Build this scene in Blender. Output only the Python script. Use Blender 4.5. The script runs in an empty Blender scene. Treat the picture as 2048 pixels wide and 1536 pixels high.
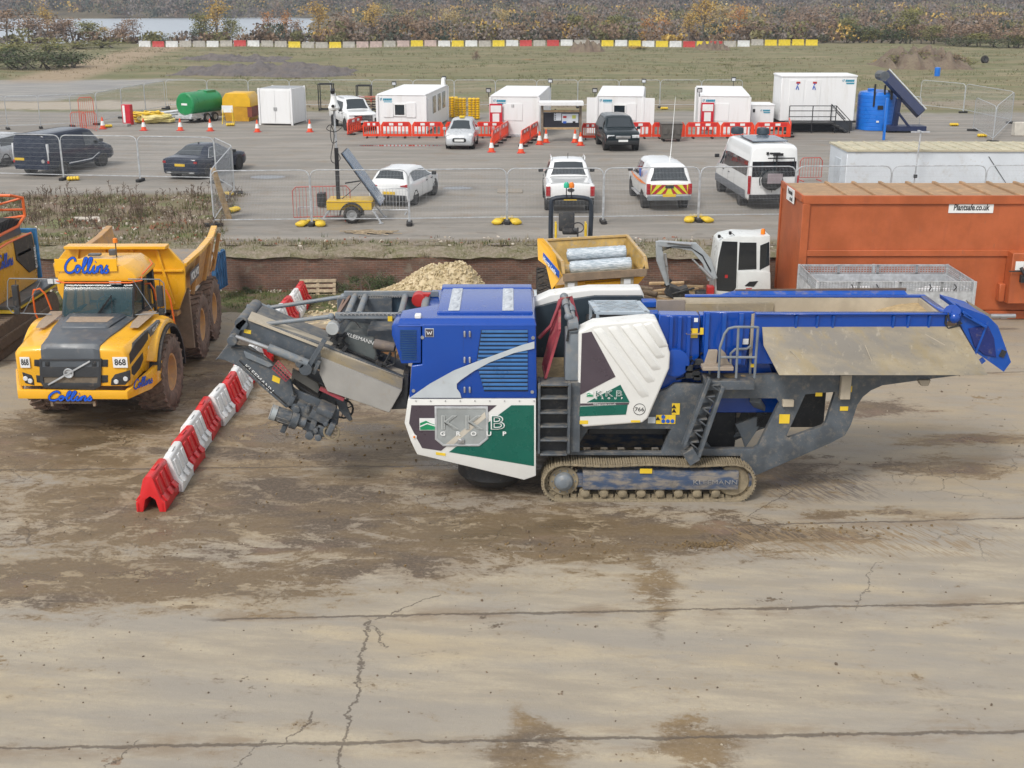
import bpy, bmesh, math, random
from math import radians as R, sin, cos, pi
from mathutils import Vector, Matrix, geometry, noise

SC = bpy.context.scene
COL = SC.collection
# ------------------------------------------------------------------ camera, sky, sun, exposure
CAM_H, CAM_F, CAM_T = 9.76, 2450.0 / 2048.0, R(17.72)
cam_data = bpy.data.cameras.new('camera')
cam_data.sensor_width = 36.0
cam_data.lens = 36.0 * CAM_F
cam_data.clip_start, cam_data.clip_end = 0.5, 6000
cam = bpy.data.objects.new('camera', cam_data)
COL.objects.link(cam)
cam.location = (0, 0, CAM_H)
cam.rotation_euler = (R(90) - CAM_T, 0, 0)
SC.camera = cam
SUN_EL, SUN_AZ = R(48), R(215)          # azimuth clockwise from +Y
world = bpy.data.worlds.new('World')
SC.world = world
world.use_nodes = True
wn = world.node_tree.nodes
sky = wn.new('ShaderNodeTexSky')
sky.sky_type = 'NISHITA'
sky.sun_disc = False
sky.sun_elevation, sky.sun_rotation = SUN_EL, SUN_AZ
sky.air_density, sky.dust_density, sky.ozone_density = 1.0, 4.0, 1.0
hsv = wn.new('ShaderNodeHueSaturation')
hsv.inputs['Saturation'].default_value = 0.38
world.node_tree.links.new(sky.outputs[0], hsv.inputs['Color'])
cloud = wn.new('ShaderNodeMix'); cloud.data_type = 'RGBA'        # thin even cloud over the sky
cloud.inputs[0].default_value = .55; cloud.inputs[7].default_value = (6.7, 6.85, 7.0, 1)
world.node_tree.links.new(hsv.outputs[0], cloud.inputs[6])
world.node_tree.links.new(cloud.outputs[2], wn['Background'].inputs[0])
wn['Background'].inputs[1].default_value = 0.105
sun_data = bpy.data.lights.new('sun', 'SUN')
sun_data.energy, sun_data.angle, sun_data.color = 1.5, R(14), (1.0, 0.96, 0.9)
sun = bpy.data.objects.new('sun', sun_data)
COL.objects.link(sun)
sd = Vector((sin(SUN_AZ) * cos(SUN_EL), cos(SUN_AZ) * cos(SUN_EL), sin(SUN_EL)))
sun.rotation_euler = sd.to_track_quat('Z', 'Y').to_euler()
sun.location = sd * 60
SC.view_settings.view_transform = 'Standard'
SC.view_settings.look = 'None'
SC.view_settings.exposure = 0.62
SC.view_settings.gamma = 1.0
ZU = 1.5                                # level of the upper plateau

# ------------------------------------------------------------------ placing helpers
_s, _c = sin(CAM_T), cos(CAM_T)
def _ray(px, py):
    x, y = (px - 1024) / 2450.0, (768 - py) / 2450.0
    return (x, _c + y * _s, -_s + y * _c)
def G(px, py, z=0.0):
    """where the ground (level z) lies for a spot measured in the survey photograph"""
    r = _ray(px, py); t = (z - CAM_H) / r[2]
    return Vector((r[0] * t, r[1] * t, z))
def V(px, py, Y):
    """the point of the upright plane at distance Y"""
    r = _ray(px, py); t = Y / r[1]
    return Vector((r[0] * t, Y, CAM_H + r[2] * t))
def XZ(Y, pts):
    return [(V(a, b, Y).x, V(a, b, Y).z) for a, b in pts]
def lin(r, g, b):
    f = lambda u: u / 12.92 if u <= 0.04045 else ((u + 0.055) / 1.055) ** 2.4
    return (f(r / 255), f(g / 255), f(b / 255))

# ------------------------------------------------------------------ node expressions
class NT:
    def __init__(s, name):
        s.m = bpy.data.materials.new(name); s.m.use_nodes = True
        s.t = s.m.node_tree; s.n = s.t.nodes; s.bsdf = s.n['Principled BSDF']
        g = s.n.new('ShaderNodeNewGeometry'); s.pos = g.outputs['Position']; s.nrm = g.outputs['Normal']
        sp = s.n.new('ShaderNodeSeparateXYZ'); s.link(s.pos, sp.inputs[0])
        s.x, s.y, s.z = [Ex(s, o) for o in sp.outputs]
    def link(s, a, b): s.t.links.new(a, b)
    def set(s, sock, v):
        if isinstance(v, Ex): s.link(v.o, sock)
        elif hasattr(v, 'is_output'): s.link(v, sock)
        elif isinstance(v, (tuple, list)) and len(v) == 3 and sock.type == 'RGBA': sock.default_value = (*v, 1)
        else: sock.default_value = v
    def math(s, op, a, b=0.0, c=0.0, clamp=False):
        n = s.n.new('ShaderNodeMath'); n.operation = op; n.use_clamp = clamp
        for i, v in enumerate((a, b, c)): s.set(n.inputs[i], v)
        return Ex(s, n.outputs[0])
    def vec(s, x, y, z=0.0):
        n = s.n.new('ShaderNodeCombineXYZ')
        for i, v in enumerate((x, y, z)): s.set(n.inputs[i], v)
        return n.outputs[0]
    def noise(s, scale, detail=4, rough=.55, v=None, dist=0.0):
        n = s.n.new('ShaderNodeTexNoise'); n.inputs['Scale'].default_value = scale
        n.inputs['Detail'].default_value = detail; n.inputs['Roughness'].default_value = rough
        n.inputs['Distortion'].default_value = dist
        s.link(v if v is not None else s.pos, n.inputs['Vector'])
        return Ex(s, n.outputs['Fac'])
    def voro(s, scale, v=None, feature='F1', out='Distance'):
        n = s.n.new('ShaderNodeTexVoronoi'); n.inputs['Scale'].default_value = scale; n.feature = feature
        s.link(v if v is not None else s.pos, n.inputs['Vector'])
        return Ex(s, n.outputs[out])
    def ss(s, x, a, b):
        n = s.n.new('ShaderNodeMapRange'); n.interpolation_type = 'SMOOTHSTEP'
        s.set(n.inputs[0], x); n.inputs[1].default_value = a; n.inputs[2].default_value = b
        return Ex(s, n.outputs[0])
    def mix(s, f, a, b):
        n = s.n.new('ShaderNodeMix'); n.data_type = 'RGBA'
        s.set(n.inputs[0], f); s.set(n.inputs[6], a); s.set(n.inputs[7], b)
        return n.outputs[2]
    def bump(s, h, strength=.3, dist=.02):
        n = s.n.new('ShaderNodeBump'); n.inputs['Strength'].default_value = strength
        n.inputs['Distance'].default_value = dist; s.set(n.inputs['Height'], h)
        s.link(n.outputs[0], s.bsdf.inputs['Normal'])
    def out(s, base=None, rough=None, **k):
        if base is not None: s.set(s.bsdf.inputs['Base Color'], base)
        if rough is not None: s.set(s.bsdf.inputs['Roughness'], rough)
        for kk, v in k.items(): s.set(s.bsdf.inputs[kk.replace('_', ' ')], v)
        return s.m
class Ex:
    def __init__(s, t, o): s.t, s.o = t, o
    def __add__(s, b): return s.t.math('ADD', s, b)
    __radd__ = __add__
    def __sub__(s, b): return s.t.math('SUBTRACT', s, b)
    def __rsub__(s, b): return s.t.math('SUBTRACT', b, s)
    def __mul__(s, b): return s.t.math('MULTIPLY', s, b)
    __rmul__ = __mul__
    def __truediv__(s, b): return s.t.math('DIVIDE', s, b)
    def abs(s): return s.t.math('ABSOLUTE', s)
    def max(s, b): return s.t.math('MAXIMUM', s, b)
    def min(s, b): return s.t.math('MINIMUM', s, b)
    def pow(s, b): return s.t.math('POWER', s, b)
    def clamp(s): return s.t.math('ADD', s, 0.0, clamp=True)

_mats = {}
def mat(name, rgb, rough=.5, metal=0.0, var=.12, dirt=0.0, dirt_rgb=(.26, .2, .14), scale=2.5, spec=.5, coat=0.0, bump=0.0, alpha=1.0):
    """paint, metal, plastic: tone drifts, and settled dust on what faces up and in blotches"""
    if name in _mats: return _mats[name]
    t = NT(name)
    n1 = t.noise(scale, 5, .6)
    col = t.mix(t.ss(n1, .35, .7), tuple(c * (1 - var) for c in rgb), tuple(min(1, c * (1 + var)) for c in rgb))
    rg = t.ss(n1, .3, .75) * (.18 if var > .03 else .03) + (rough - .09)
    if dirt:
        n2 = t.noise(scale * 2.6, 6, .68)
        up = t.n.new('ShaderNodeSeparateXYZ'); t.link(t.nrm, up.inputs[0])
        f = t.ss(n2 + t.math('MAXIMUM', Ex(t, up.outputs[2]), 0.0) * .12, .68 - dirt * .45, .86 - dirt * .18) * min(1, .35 + dirt)
        col = t.mix(f, col, dirt_rgb)
        if dirt >= .3: col = t.mix(t.ss(t.noise(scale * 14, 3, .6), .60, .70) * t.ss(n1, .4, .65) * .6, col, tuple(c * 1.15 for c in dirt_rgb))
        rg = rg + f * .3
    t.out(col, rg, Metallic=metal)
    t.bsdf.inputs['Specular IOR Level'].default_value = spec
    if coat: t.bsdf.inputs['Coat Weight'].default_value = coat; t.bsdf.inputs['Coat Roughness'].default_value = .08
    if bump: t.bump(t.noise(scale * 9, 5, .6), bump, .02)
    if alpha < 1: t.bsdf.inputs['Alpha'].default_value = alpha
    _mats[name] = t.m
    return t.m

# ------------------------------------------------------------------ mesh builder
def rotm(rx=0, ry=0, rz=0):
    return Matrix.Rotation(rz, 3, 'Z') @ Matrix.Rotation(ry, 3, 'Y') @ Matrix.Rotation(rx, 3, 'X')
class MB:
    def __init__(s): s.v, s.f, s.mi, s.M = [], [], [], None
    def add(s, vs, fs, mi=0):
        o = len(s.v)
        s.v += [(s.M @ Vector(p)) if s.M else Vector(p) for p in vs]
        s.f += [tuple(i + o for i in f) for f in fs]; s.mi += [mi] * len(fs)
        return s
    def box(s, c, d, rot=None, mi=0):
        h = [x / 2 for x in d]
        vs = [Vector((a * h[0], b * h[1], e * h[2])) for a in (-1, 1) for b in (-1, 1) for e in (-1, 1)]
        if rot is not None: vs = [(rot if isinstance(rot, Matrix) else rotm(*rot)) @ p for p in vs]
        c = Vector(c)
        return s.add([p + c for p in vs], [(0, 1, 3, 2), (4, 6, 7, 5), (0, 4, 5, 1), (2, 3, 7, 6), (0, 2, 6, 4), (1, 5, 7, 3)], mi)
    def bx(s, x0, x1, y0, y1, z0, z1, mi=0):
        return s.box(((x0 + x1) / 2, (y0 + y1) / 2, (z0 + z1) / 2), (abs(x1 - x0), abs(y1 - y0), abs(z1 - z0)), None, mi)
    def cyl(s, p0, p1, r0, r1=None, n=14, mi=0):
        p0, p1 = Vector(p0), Vector(p1); r1 = r0 if r1 is None else r1
        q = (p1 - p0).to_track_quat('Z', 'Y')
        ring = [Vector((cos(2 * pi * i / n), sin(2 * pi * i / n), 0)) for i in range(n)]
        vs = [p0 + q @ (u * r0) for u in ring] + [p1 + q @ (u * r1) for u in ring]
        fs = [(i, (i + 1) % n, n + (i + 1) % n, n + i) for i in range(n)] + [tuple(range(n))[::-1], tuple(range(n, 2 * n))]
        return s.add(vs, fs, mi)
    def bar(s, p0, p1, w, h=None, up=(0, 0, 1), mi=0):
        p0, p1 = Vector(p0), Vector(p1); h = w if h is None else h
        d = (p1 - p0); L = d.length; d.normalize(); u = Vector(up)
        if abs(d.dot(u)) > .98: u = Vector((0, 1, 0))
        a = d.cross(u).normalized(); b = a.cross(d).normalized()
        vs = [p + a * (i * w / 2) + b * (j * h / 2) for p in (p0, p1) for i, j in ((-1, -1), (1, -1), (1, 1), (-1, 1))]
        return s.add(vs, [(0, 3, 2, 1), (4, 5, 6, 7), (0, 1, 5, 4), (1, 2, 6, 5), (2, 3, 7, 6), (3, 0, 4, 7)], mi)
    def tube(s, pts, r, n=8, closed=False, mi=0):
        pts = [Vector(p) for p in pts]; k = len(pts); rings = []
        ref = None
        for i, p in enumerate(pts):
            a = pts[(i - 1) % k] if (closed or i > 0) else p
            b = pts[(i + 1) % k] if (closed or i < k - 1) else p
            d = (b - a).normalized()
            if ref is None: ref = Vector((0, 0, 1)) if abs(d.z) < .9 else Vector((0, 1, 0))
            x = d.cross(ref).normalized(); y = x.cross(d).normalized(); ref = y
            rings.append([p + (x * cos(2 * pi * j / n) + y * sin(2 * pi * j / n)) * (r[i] if isinstance(r, (list, tuple)) else r) for j in range(n)])
        return s.loft(rings, closed_path=closed, mi=mi)
    def loft(s, rings, caps=True, closed_path=False, closed_ring=True, mi=0):
        n = len(rings[0]); vs = [p for r in rings for p in r]; fs = []
        m = len(rings)
        for i in range(m if closed_path else m - 1):
            for j in range(n if closed_ring else n - 1):
                a, b = i * n + j, i * n + (j + 1) % n
                c_, d = ((i + 1) % m) * n + (j + 1) % n, ((i + 1) % m) * n + j
                fs.append((a, b, c_, d))
        if caps and not closed_path and closed_ring: fs += [tuple(range(n))[::-1], tuple(range((m - 1) * n, m * n))]
        return s.add(vs, fs, mi)
    def prism(s, poly, a0, a1, axis='y', holes=(), mi=0):
        """poly in the plane across axis: y -> (x,z), x -> (y,z), z -> (x,y)"""
        P = {'y': lambda p, t: (p[0], t, p[1]), 'x': lambda p, t: (t, p[0], p[1]), 'z': lambda p, t: (p[0], p[1], t)}[axis]
        loops = [list(poly)] + [list(h) for h in holes]
        flat = [p for l in loops for p in l]; n = len(flat)
        if holes: tris = [tuple(t) for t in geometry.tessellate_polygon([[Vector((p[0], p[1], 0)) for p in l] for l in loops])]
        else: tris = [tuple(range(n))]
        vs = [P(p, a0) for p in flat] + [P(p, a1) for p in flat]
        fs = [t[::-1] for t in tris] + [tuple(i + n for i in t) for t in tris]
        o = 0
        for l in loops:
            k = len(l)
            fs += [(o + i, o + (i + 1) % k, n + o + (i + 1) % k, n + o + i) for i in range(k)]; o += k
        return s.add(vs, fs, mi)
    def lathe(s, prof, c=(0, 0, 0), axis=(0, 0, 1), n=20, mi=0, close=True):
        q = Vector(axis).to_track_quat('Z', 'Y'); c = Vector(c)
        rings = [[c + q @ Vector((r * cos(2 * pi * j / n), r * sin(2 * pi * j / n), h)) for j in range(n)] for r, h in prof]
        return s.loft(rings, caps=close, mi=mi)
    def ball(s, c, r, nu=12, nv=8, sc=(1, 1, 1), mi=0):
        c = Vector(c)
        rings = [[c + Vector((r * sin(pi * i / nv) * cos(2 * pi * j / nu) * sc[0], r * sin(pi * i / nv) * sin(2 * pi * j / nu) * sc[1], -r * cos(pi * i / nv) * sc[2])) for j in range(nu)] for i in range(nv + 1)]
        rings[0] = [p + Vector((0, 0, 0)) for p in rings[0]]
        return s.loft(rings, caps=False, mi=mi)
    def quad(s, a, b, c, d, mi=0): return s.add([a, b, c, d], [(0, 1, 2, 3)], mi)
    def build(s, name, mats, parent=None, bevel=0.0, seg=1, ang=38, loc=None):
        me = bpy.data.meshes.new(name)
        bm = bmesh.new()
        vv = [bm.verts.new(p) for p in s.v]
        mats = mats if isinstance(mats, (list, tuple)) else [mats]
        for f, k in zip(s.f, s.mi):
            try: fc = bm.faces.new([vv[i] for i in f]); fc.material_index = k
            except ValueError: pass
        bmesh.ops.remove_doubles(bm, verts=bm.verts, dist=1e-5)
        bmesh.ops.recalc_face_normals(bm, faces=bm.faces)
        if bevel:
            ed = [e for e in bm.edges if len(e.link_faces) == 2 and e.calc_face_angle(0) > R(32)]
            bmesh.ops.bevel(bm, geom=ed, offset=bevel, segments=seg, affect='EDGES', profile=.6, clamp_overlap=True)
        bm.to_mesh(me); bm.free()
        for m in mats: me.materials.append(m)
        me.polygons.foreach_set('use_smooth', [True] * len(me.polygons))
        me.set_sharp_from_angle(angle=R(ang))
        o = bpy.data.objects.new(name, me); COL.objects.link(o)
        if parent is not None:
            o.parent = parent
            if getattr(s, 'world', False): o.matrix_parent_inverse = parent_matrix(parent).inverted()
        if loc is not None: o.location = loc
        return o
class WB(MB):
    """like MB, its points given in world coordinates even under a placed parent"""
    world = True
def parent_matrix(o):
    m = Matrix.LocRotScale(o.location, o.rotation_euler, None)
    return parent_matrix(o.parent) @ o.matrix_parent_inverse @ m if o.parent else m

def tag(o, label=None, cat=None, group=None, kind=None):
    if label: o['label'] = label
    if cat: o['category'] = cat
    if group: o['group'] = group
    if kind: o['kind'] = kind
    return o
def thing(name, label, cat, loc=(0, 0, 0), rz=0.0, group=None):
    o = bpy.data.objects.new(name, None); COL.objects.link(o)
    o.empty_display_size = .3
    o.location = loc; o.rotation_euler = (0, 0, rz)
    return tag(o, label, cat, group)
KIDS = {}
def dup(o, parent=None):
    c = o.copy(); COL.objects.link(c)
    if parent is not None: c.parent = parent
    for ch in [x for x in COL.objects if x.parent == o]: dup(ch, c)
    return c
def copy_thing(o, loc, rz, label, group=None):
    c = dup(o); c.location = loc; c.rotation_euler = (0, 0, rz); c['label'] = label
    if group: c['group'] = group
    return c
def text_mesh(name, txt, size, m, parent, M, depth=.004, shear=0.0, bold=0.0, sx=1.0, space=1.0, align='CENTER', world=False):
    """lettering as thin real geometry; M places its plane (x right, y up)"""
    cu = bpy.data.curves.new(name, 'FONT'); cu.body = txt; cu.size = size; cu.shear = shear; cu.offset = bold
    cu.extrude = depth / 2; cu.align_x = align; cu.align_y = 'CENTER'; cu.space_character = space; cu.resolution_u = 3
    t = bpy.data.objects.new(name, cu); COL.objects.link(t)
    dg = bpy.context.evaluated_depsgraph_get()
    me = bpy.data.meshes.new_from_object(t.evaluated_get(dg))
    bpy.data.objects.remove(t); bpy.data.curves.remove(cu)
    me.name = name
    me.transform(M @ Matrix.Diagonal((sx, 1, 1, 1)))
    me.materials.clear(); me.materials.append(m)
    o = bpy.data.objects.new(name, me); COL.objects.link(o)
    if parent is not None:
        o.parent = parent
        if world: o.matrix_parent_inverse = parent_matrix(parent).inverted()
    return o
def facing(origin, xdir, ydir):
    """plane at origin with text running along xdir and standing along ydir"""
    x = Vector(xdir).normalized(); z = x.cross(Vector(ydir)).normalized(); y = z.cross(x)
    return Matrix(((x.x, y.x, z.x, origin[0]), (x.y, y.y, z.y, origin[1]), (x.z, y.z, z.z, origin[2]), (0, 0, 0, 1)))
def arc(c, r, a0, a1, n=6):
    return [(c[0] + r * cos(R(a0 + (a1 - a0) * i / n)), c[1] + r * sin(R(a0 + (a1 - a0) * i / n))) for i in range(n + 1)]
def rrect(x0, x1, y0, y1, r, n=4):
    return arc((x1 - r, y0 + r), r, -90, 0, n) + arc((x1 - r, y1 - r), r, 0, 90, n) + arc((x0 + r, y1 - r), r, 90, 180, n) + arc((x0 + r, y0 + r), r, 180, 270, n)
def ordinal(i):
    w = ['first', 'second', 'third', 'fourth', 'fifth', 'sixth', 'seventh', 'eighth', 'ninth', 'tenth', 'eleventh', 'twelfth', 'thirteenth', 'fourteenth', 'fifteenth', 'sixteenth', 'seventeenth', 'eighteenth', 'nineteenth', 'twentieth']
    if i < 20: return w[i]
    t = {2: 'twenty', 3: 'thirty', 4: 'forty', 5: 'fifty', 6: 'sixty'}[(i + 1) // 10]
    u = (i + 1) % 10
    return (t + '-' + w[u - 1]) if u else t[:-1] + 'ieth'
RND = random.Random(7)
# ================================================================== THE SETTING
def line_of(p, q):
    a, b = G(*p), G(*q); k = (b.y - a.y) / (b.x - a.x)
    return a.y - k * a.x, k
def yard_material():
    t = NT('yard_concrete')
    x, y = t.x, t.y
    st = t.vec(x * .22 - y * .05, y + x * .12)                     # drag direction of the scraper
    st2 = t.vec(x * .35, y)
    n_big = t.noise(.35, 4, .6); n_mid = t.noise(1.6, 6, .68, st2); n_str = t.noise(2.2, 6, .65, st)
    n_fine = t.noise(14, 5, .7); n_grit = t.noise(70, 3, .8)
    c = t.mix(t.ss(n_str, .36, .66), (.295, .254, .195), (.405, .345, .25))
    c = t.mix(t.ss(t.noise(.9, 4, .6, st), .42, .62) * .7, c, (.27, .245, .21))
    c = t.mix(t.ss(n_fine, .35, .75) * .4, c, (.27, .24, .20))
    c = t.mix(t.ss(t.noise(.55, 5, .65, st), .52, .7) * .45, c, (.40, .31, .18))
    # old slab joints, dark and uneven
    wob = (t.noise(1.4, 5, .7) - .5) * .22 + (t.noise(9, 4, .7) - .5) * .08
    jm = None
    for p, q, w, xa, xb in (((450, 1238), (2048, 1206), .045, -4.9, 30), ((0, 1497), (2048, 1462), .04, -30, 30), ((1500, 1050), (2048, 1036), .035, 4.2, 30), ((0, 940), (1000, 930), .03, -30, 0), ((1700, 752), (2048, 744), .05, 8, 40), ((0, 722), (480, 700), .04, -30, -6)):
        a, k = line_of(p, q)
        d = (y - (x * k + a) + wob).abs()
        wid = t.ss(t.noise(.7, 3, .6), .3, .72) * .045 + w * .7
        m = 1.0 - t.ss(d / wid, .3, 1.0)
        m = m * t.ss(x, xa - .3, xa + .3) * (1.0 - t.ss(x, xb - .5, xb + .5))
        jm = m if jm is None else jm.max(m)
        rim = (1.0 - t.ss(d, .0, .5)) * t.ss(n_mid, .45, .62) * t.ss(x, xa - .3, xa + .3)
        c = t.mix(rim * .8, c, (.22, .165, .11))
    # the branching crack
    cw = (t.noise(1.3, 2, .5) - .5) * .45 + (t.noise(5, 4, .7) - .5) * .35
    top, bot = G(735, 1240), G(695, 1478)
    for off, y0, y1, w, k in ((0, bot.y - .9, top.y, .03, 0.0), (.0, top.y - .9, top.y + .05, .022, -.42), (.1, top.y, top.y + .9, .03, 1.1), (.06, bot.y - .2, bot.y + .7, .02, .25), (.95, 10, bot.y, .012, .6), (-1.1, 10, bot.y, .014, .5), (7.9, top.y + .3, top.y + 2.2, .012, .5), (3.3, 22, 25, .02, .9)):
        xc = (y - top.y) * k + ((y - top.y) * -.02 + top.x + .02 + off) + cw
        m = (1.0 - t.ss((x - xc).abs(), w * .25, w * 1.15)) * t.ss(y, y0 - .02, y0 + .05) * (1.0 - t.ss(y, y1 - .05, y1 + .02))
        jm = jm.max(m)
    # map cracking in the old slab on the left and behind the tracks
    vc = t.voro(1.6, t.vec(x + (n_mid - .5) * .5, y + (n_fine - .5) * .3), 'DISTANCE_TO_EDGE')
    old = t.ss(t.noise(.3, 2, .5), .54, .62) * t.ss(y, 19.5, 21)
    jm = jm.max((1.0 - t.ss(vc, .004, .016)) * old * .8)
    # mud carried over the slab: overlapping tongues, broken by drier islands
    wx, wy = x + (n_mid - .5) * 2.4 + (n_big - .5) * 2.0, y + (n_mid - .5) * 1.2 + (n_fine - .5) * .35
    band = None
    for cx, cy, rx, ry in ((-6.2, 22.5, 7.0, 3.4), (-6.6, 19.4, 5.6, 1.5), (-2.4, 21.2, 5.6, 2.6), (.8, 21.3, 5.4, 2.0), (3.9, 21.1, 4.0, .75), (-.6, 24.6, 3.2, 3.0), (-4.2, 26.6, 5.0, 3.2), (-10.5, 26.2, 4.6, 3.2), (5.6, 24.4, 1.8, 1.7), (9.0, 24.6, 2.2, .6), (8.6, 28.5, 2.0, .8), (10.8, 26.4, 2.0, .5), (-9, 31, 4, 3.4), (-5.2, 33, 3.2, 3.4), (10, 33, 3, 1.0), (7.2, 22.2, 2.2, .3)):
        d_ = t.math('SQRT', ((wx - cx) / rx) * ((wx - cx) / rx) + ((wy - cy) / ry) * ((wy - cy) / ry))
        m_ = 1.0 - t.ss(d_, .25, 1.25)
        band = m_ if band is None else band.max(m_)
    st_ = lambda n_, lo=.32, hi=.68: t.ss(n_, lo, hi)
    frag = st_(t.noise(1.1, 8, .74, t.vec(x * .6, y, 3.0), 1.2)) * .45 + st_(t.noise(3.4, 7, .75, t.vec(x * .5 + y * .12, y, 5.0), .8)) * .35 + st_(t.noise(11, 5, .75)) * .2
    d = frag
    mud = t.ss(frag + band * .46 - .80, .0, .12)
    tone = t.ss(t.noise(.5, 5, .65, st2), .40, .58)
    film = t.ss(frag * .8 + band * .55 + n_big * .3 - .62, .0, .45)
    spots = t.ss(t.noise(.8, 5, .7, t.vec(x + 31, y * 1.3)) + t.noise(5, 4, .7) * .12, .71, .74)
    ptop = 1.0 - t.ss((x - .25 + (n_mid - .5) * 2).abs() + (y - 14.3 + (n_fine - .5) * .8).abs() * .7, .5, .95)
    p2 = 1.0 - t.ss((x - 2.4 + (n_mid - .5) * 1.6).abs() * 1.4 + (y - 19.2 + (n_fine - .5) * 1.4).abs() * .35, .35, .85)
    p3 = 1.0 - t.ss((x - 2.55 + (n_mid - .5) * 2).abs() + (y - 14.4 + (n_fine - .5)).abs() * .8, .5, .9)
    spots = spots.max(ptop).max(p2).max(p3)
    mud = mud.max(spots * t.ss(frag, .25, .45))
    mc = t.mix(tone, (.088, .064, .044), (.195, .132, .062))
    mc = t.mix(t.ss(n_fine, .4, .8) * .5, mc, (.30, .235, .165))
    red = t.ss(t.noise(.45, 4, .6, t.vec(x * .6 + 9, y)), .56, .7)
    mc = t.mix(red * .6, mc, (.24, .15, .11))
    thin = film * .8 + t.ss(y + (n_mid - .5) * 3, 21.5, 24.5) * t.ss(n_str, .3, .6) * .35
    c = t.mix(thin, c, t.mix(tone, (.18, .135, .092), (.26, .185, .098)))
    c = t.mix(mud * .94, c, mc)
    wet = t.ss(t.noise(.5, 5, .62, st2) + band * .05, .5, .66) * band.min(mud + .25)
    c = t.mix(wet * .6, c, (.075, .057, .04))
    # tyre and track smears
    sm = t.noise(6, 4, .6, t.vec(x * 2.4 + y * 1.2, y * .35))
    zone = (1.0 - t.ss((y - 21.0).abs(), .3, 1.1)) * t.ss(x, 3.0, 4.5) * (1.0 - t.ss(x, 8.0, 10.0))
    c = t.mix(t.ss(sm, .5, .56) * zone * .8, c, (.24, .17, .095))
    zone2 = (1.0 - t.ss((y - 23.6).abs(), .3, 1.2)) * t.ss(x, 4.9, 5.6) * (1.0 - t.ss(x, 7, 8))
    c = t.mix(t.ss(sm, .48, .56) * zone2 * .8, c, (.12, .10, .085))
    c = t.mix(jm * .75, c, (.085, .065, .048))
    peb = t.ss(t.noise(3.6, 2, .5), .66, .72) * t.ss(t.voro(16), .28, .12)
    c = t.mix(peb * .8, c, (.16, .115, .07))
    c = t.mix(t.ss(n_grit, .55, .85) * .3, c, (.2, .17, .14))
    rg = .86 - wet * .5 - mud * .12
    t.bump(n_fine * .5 + n_grit * .35 + mud * .45 * n_mid - jm * .9 + n_str * .2, .55, .03)
    return t.out(c, rg)

M_YARD = yard_material()
g = MB(); nx, ny = 60, 40
g.loft([[Vector((-60 + 120 * i / nx, 6 + 35.6 * j / ny, 0)) for i in range(nx + 1)] for j in range(ny + 1)], caps=False, closed_ring=False)
tag(g.build('yard_ground', M_YARD), kind='structure')

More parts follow.
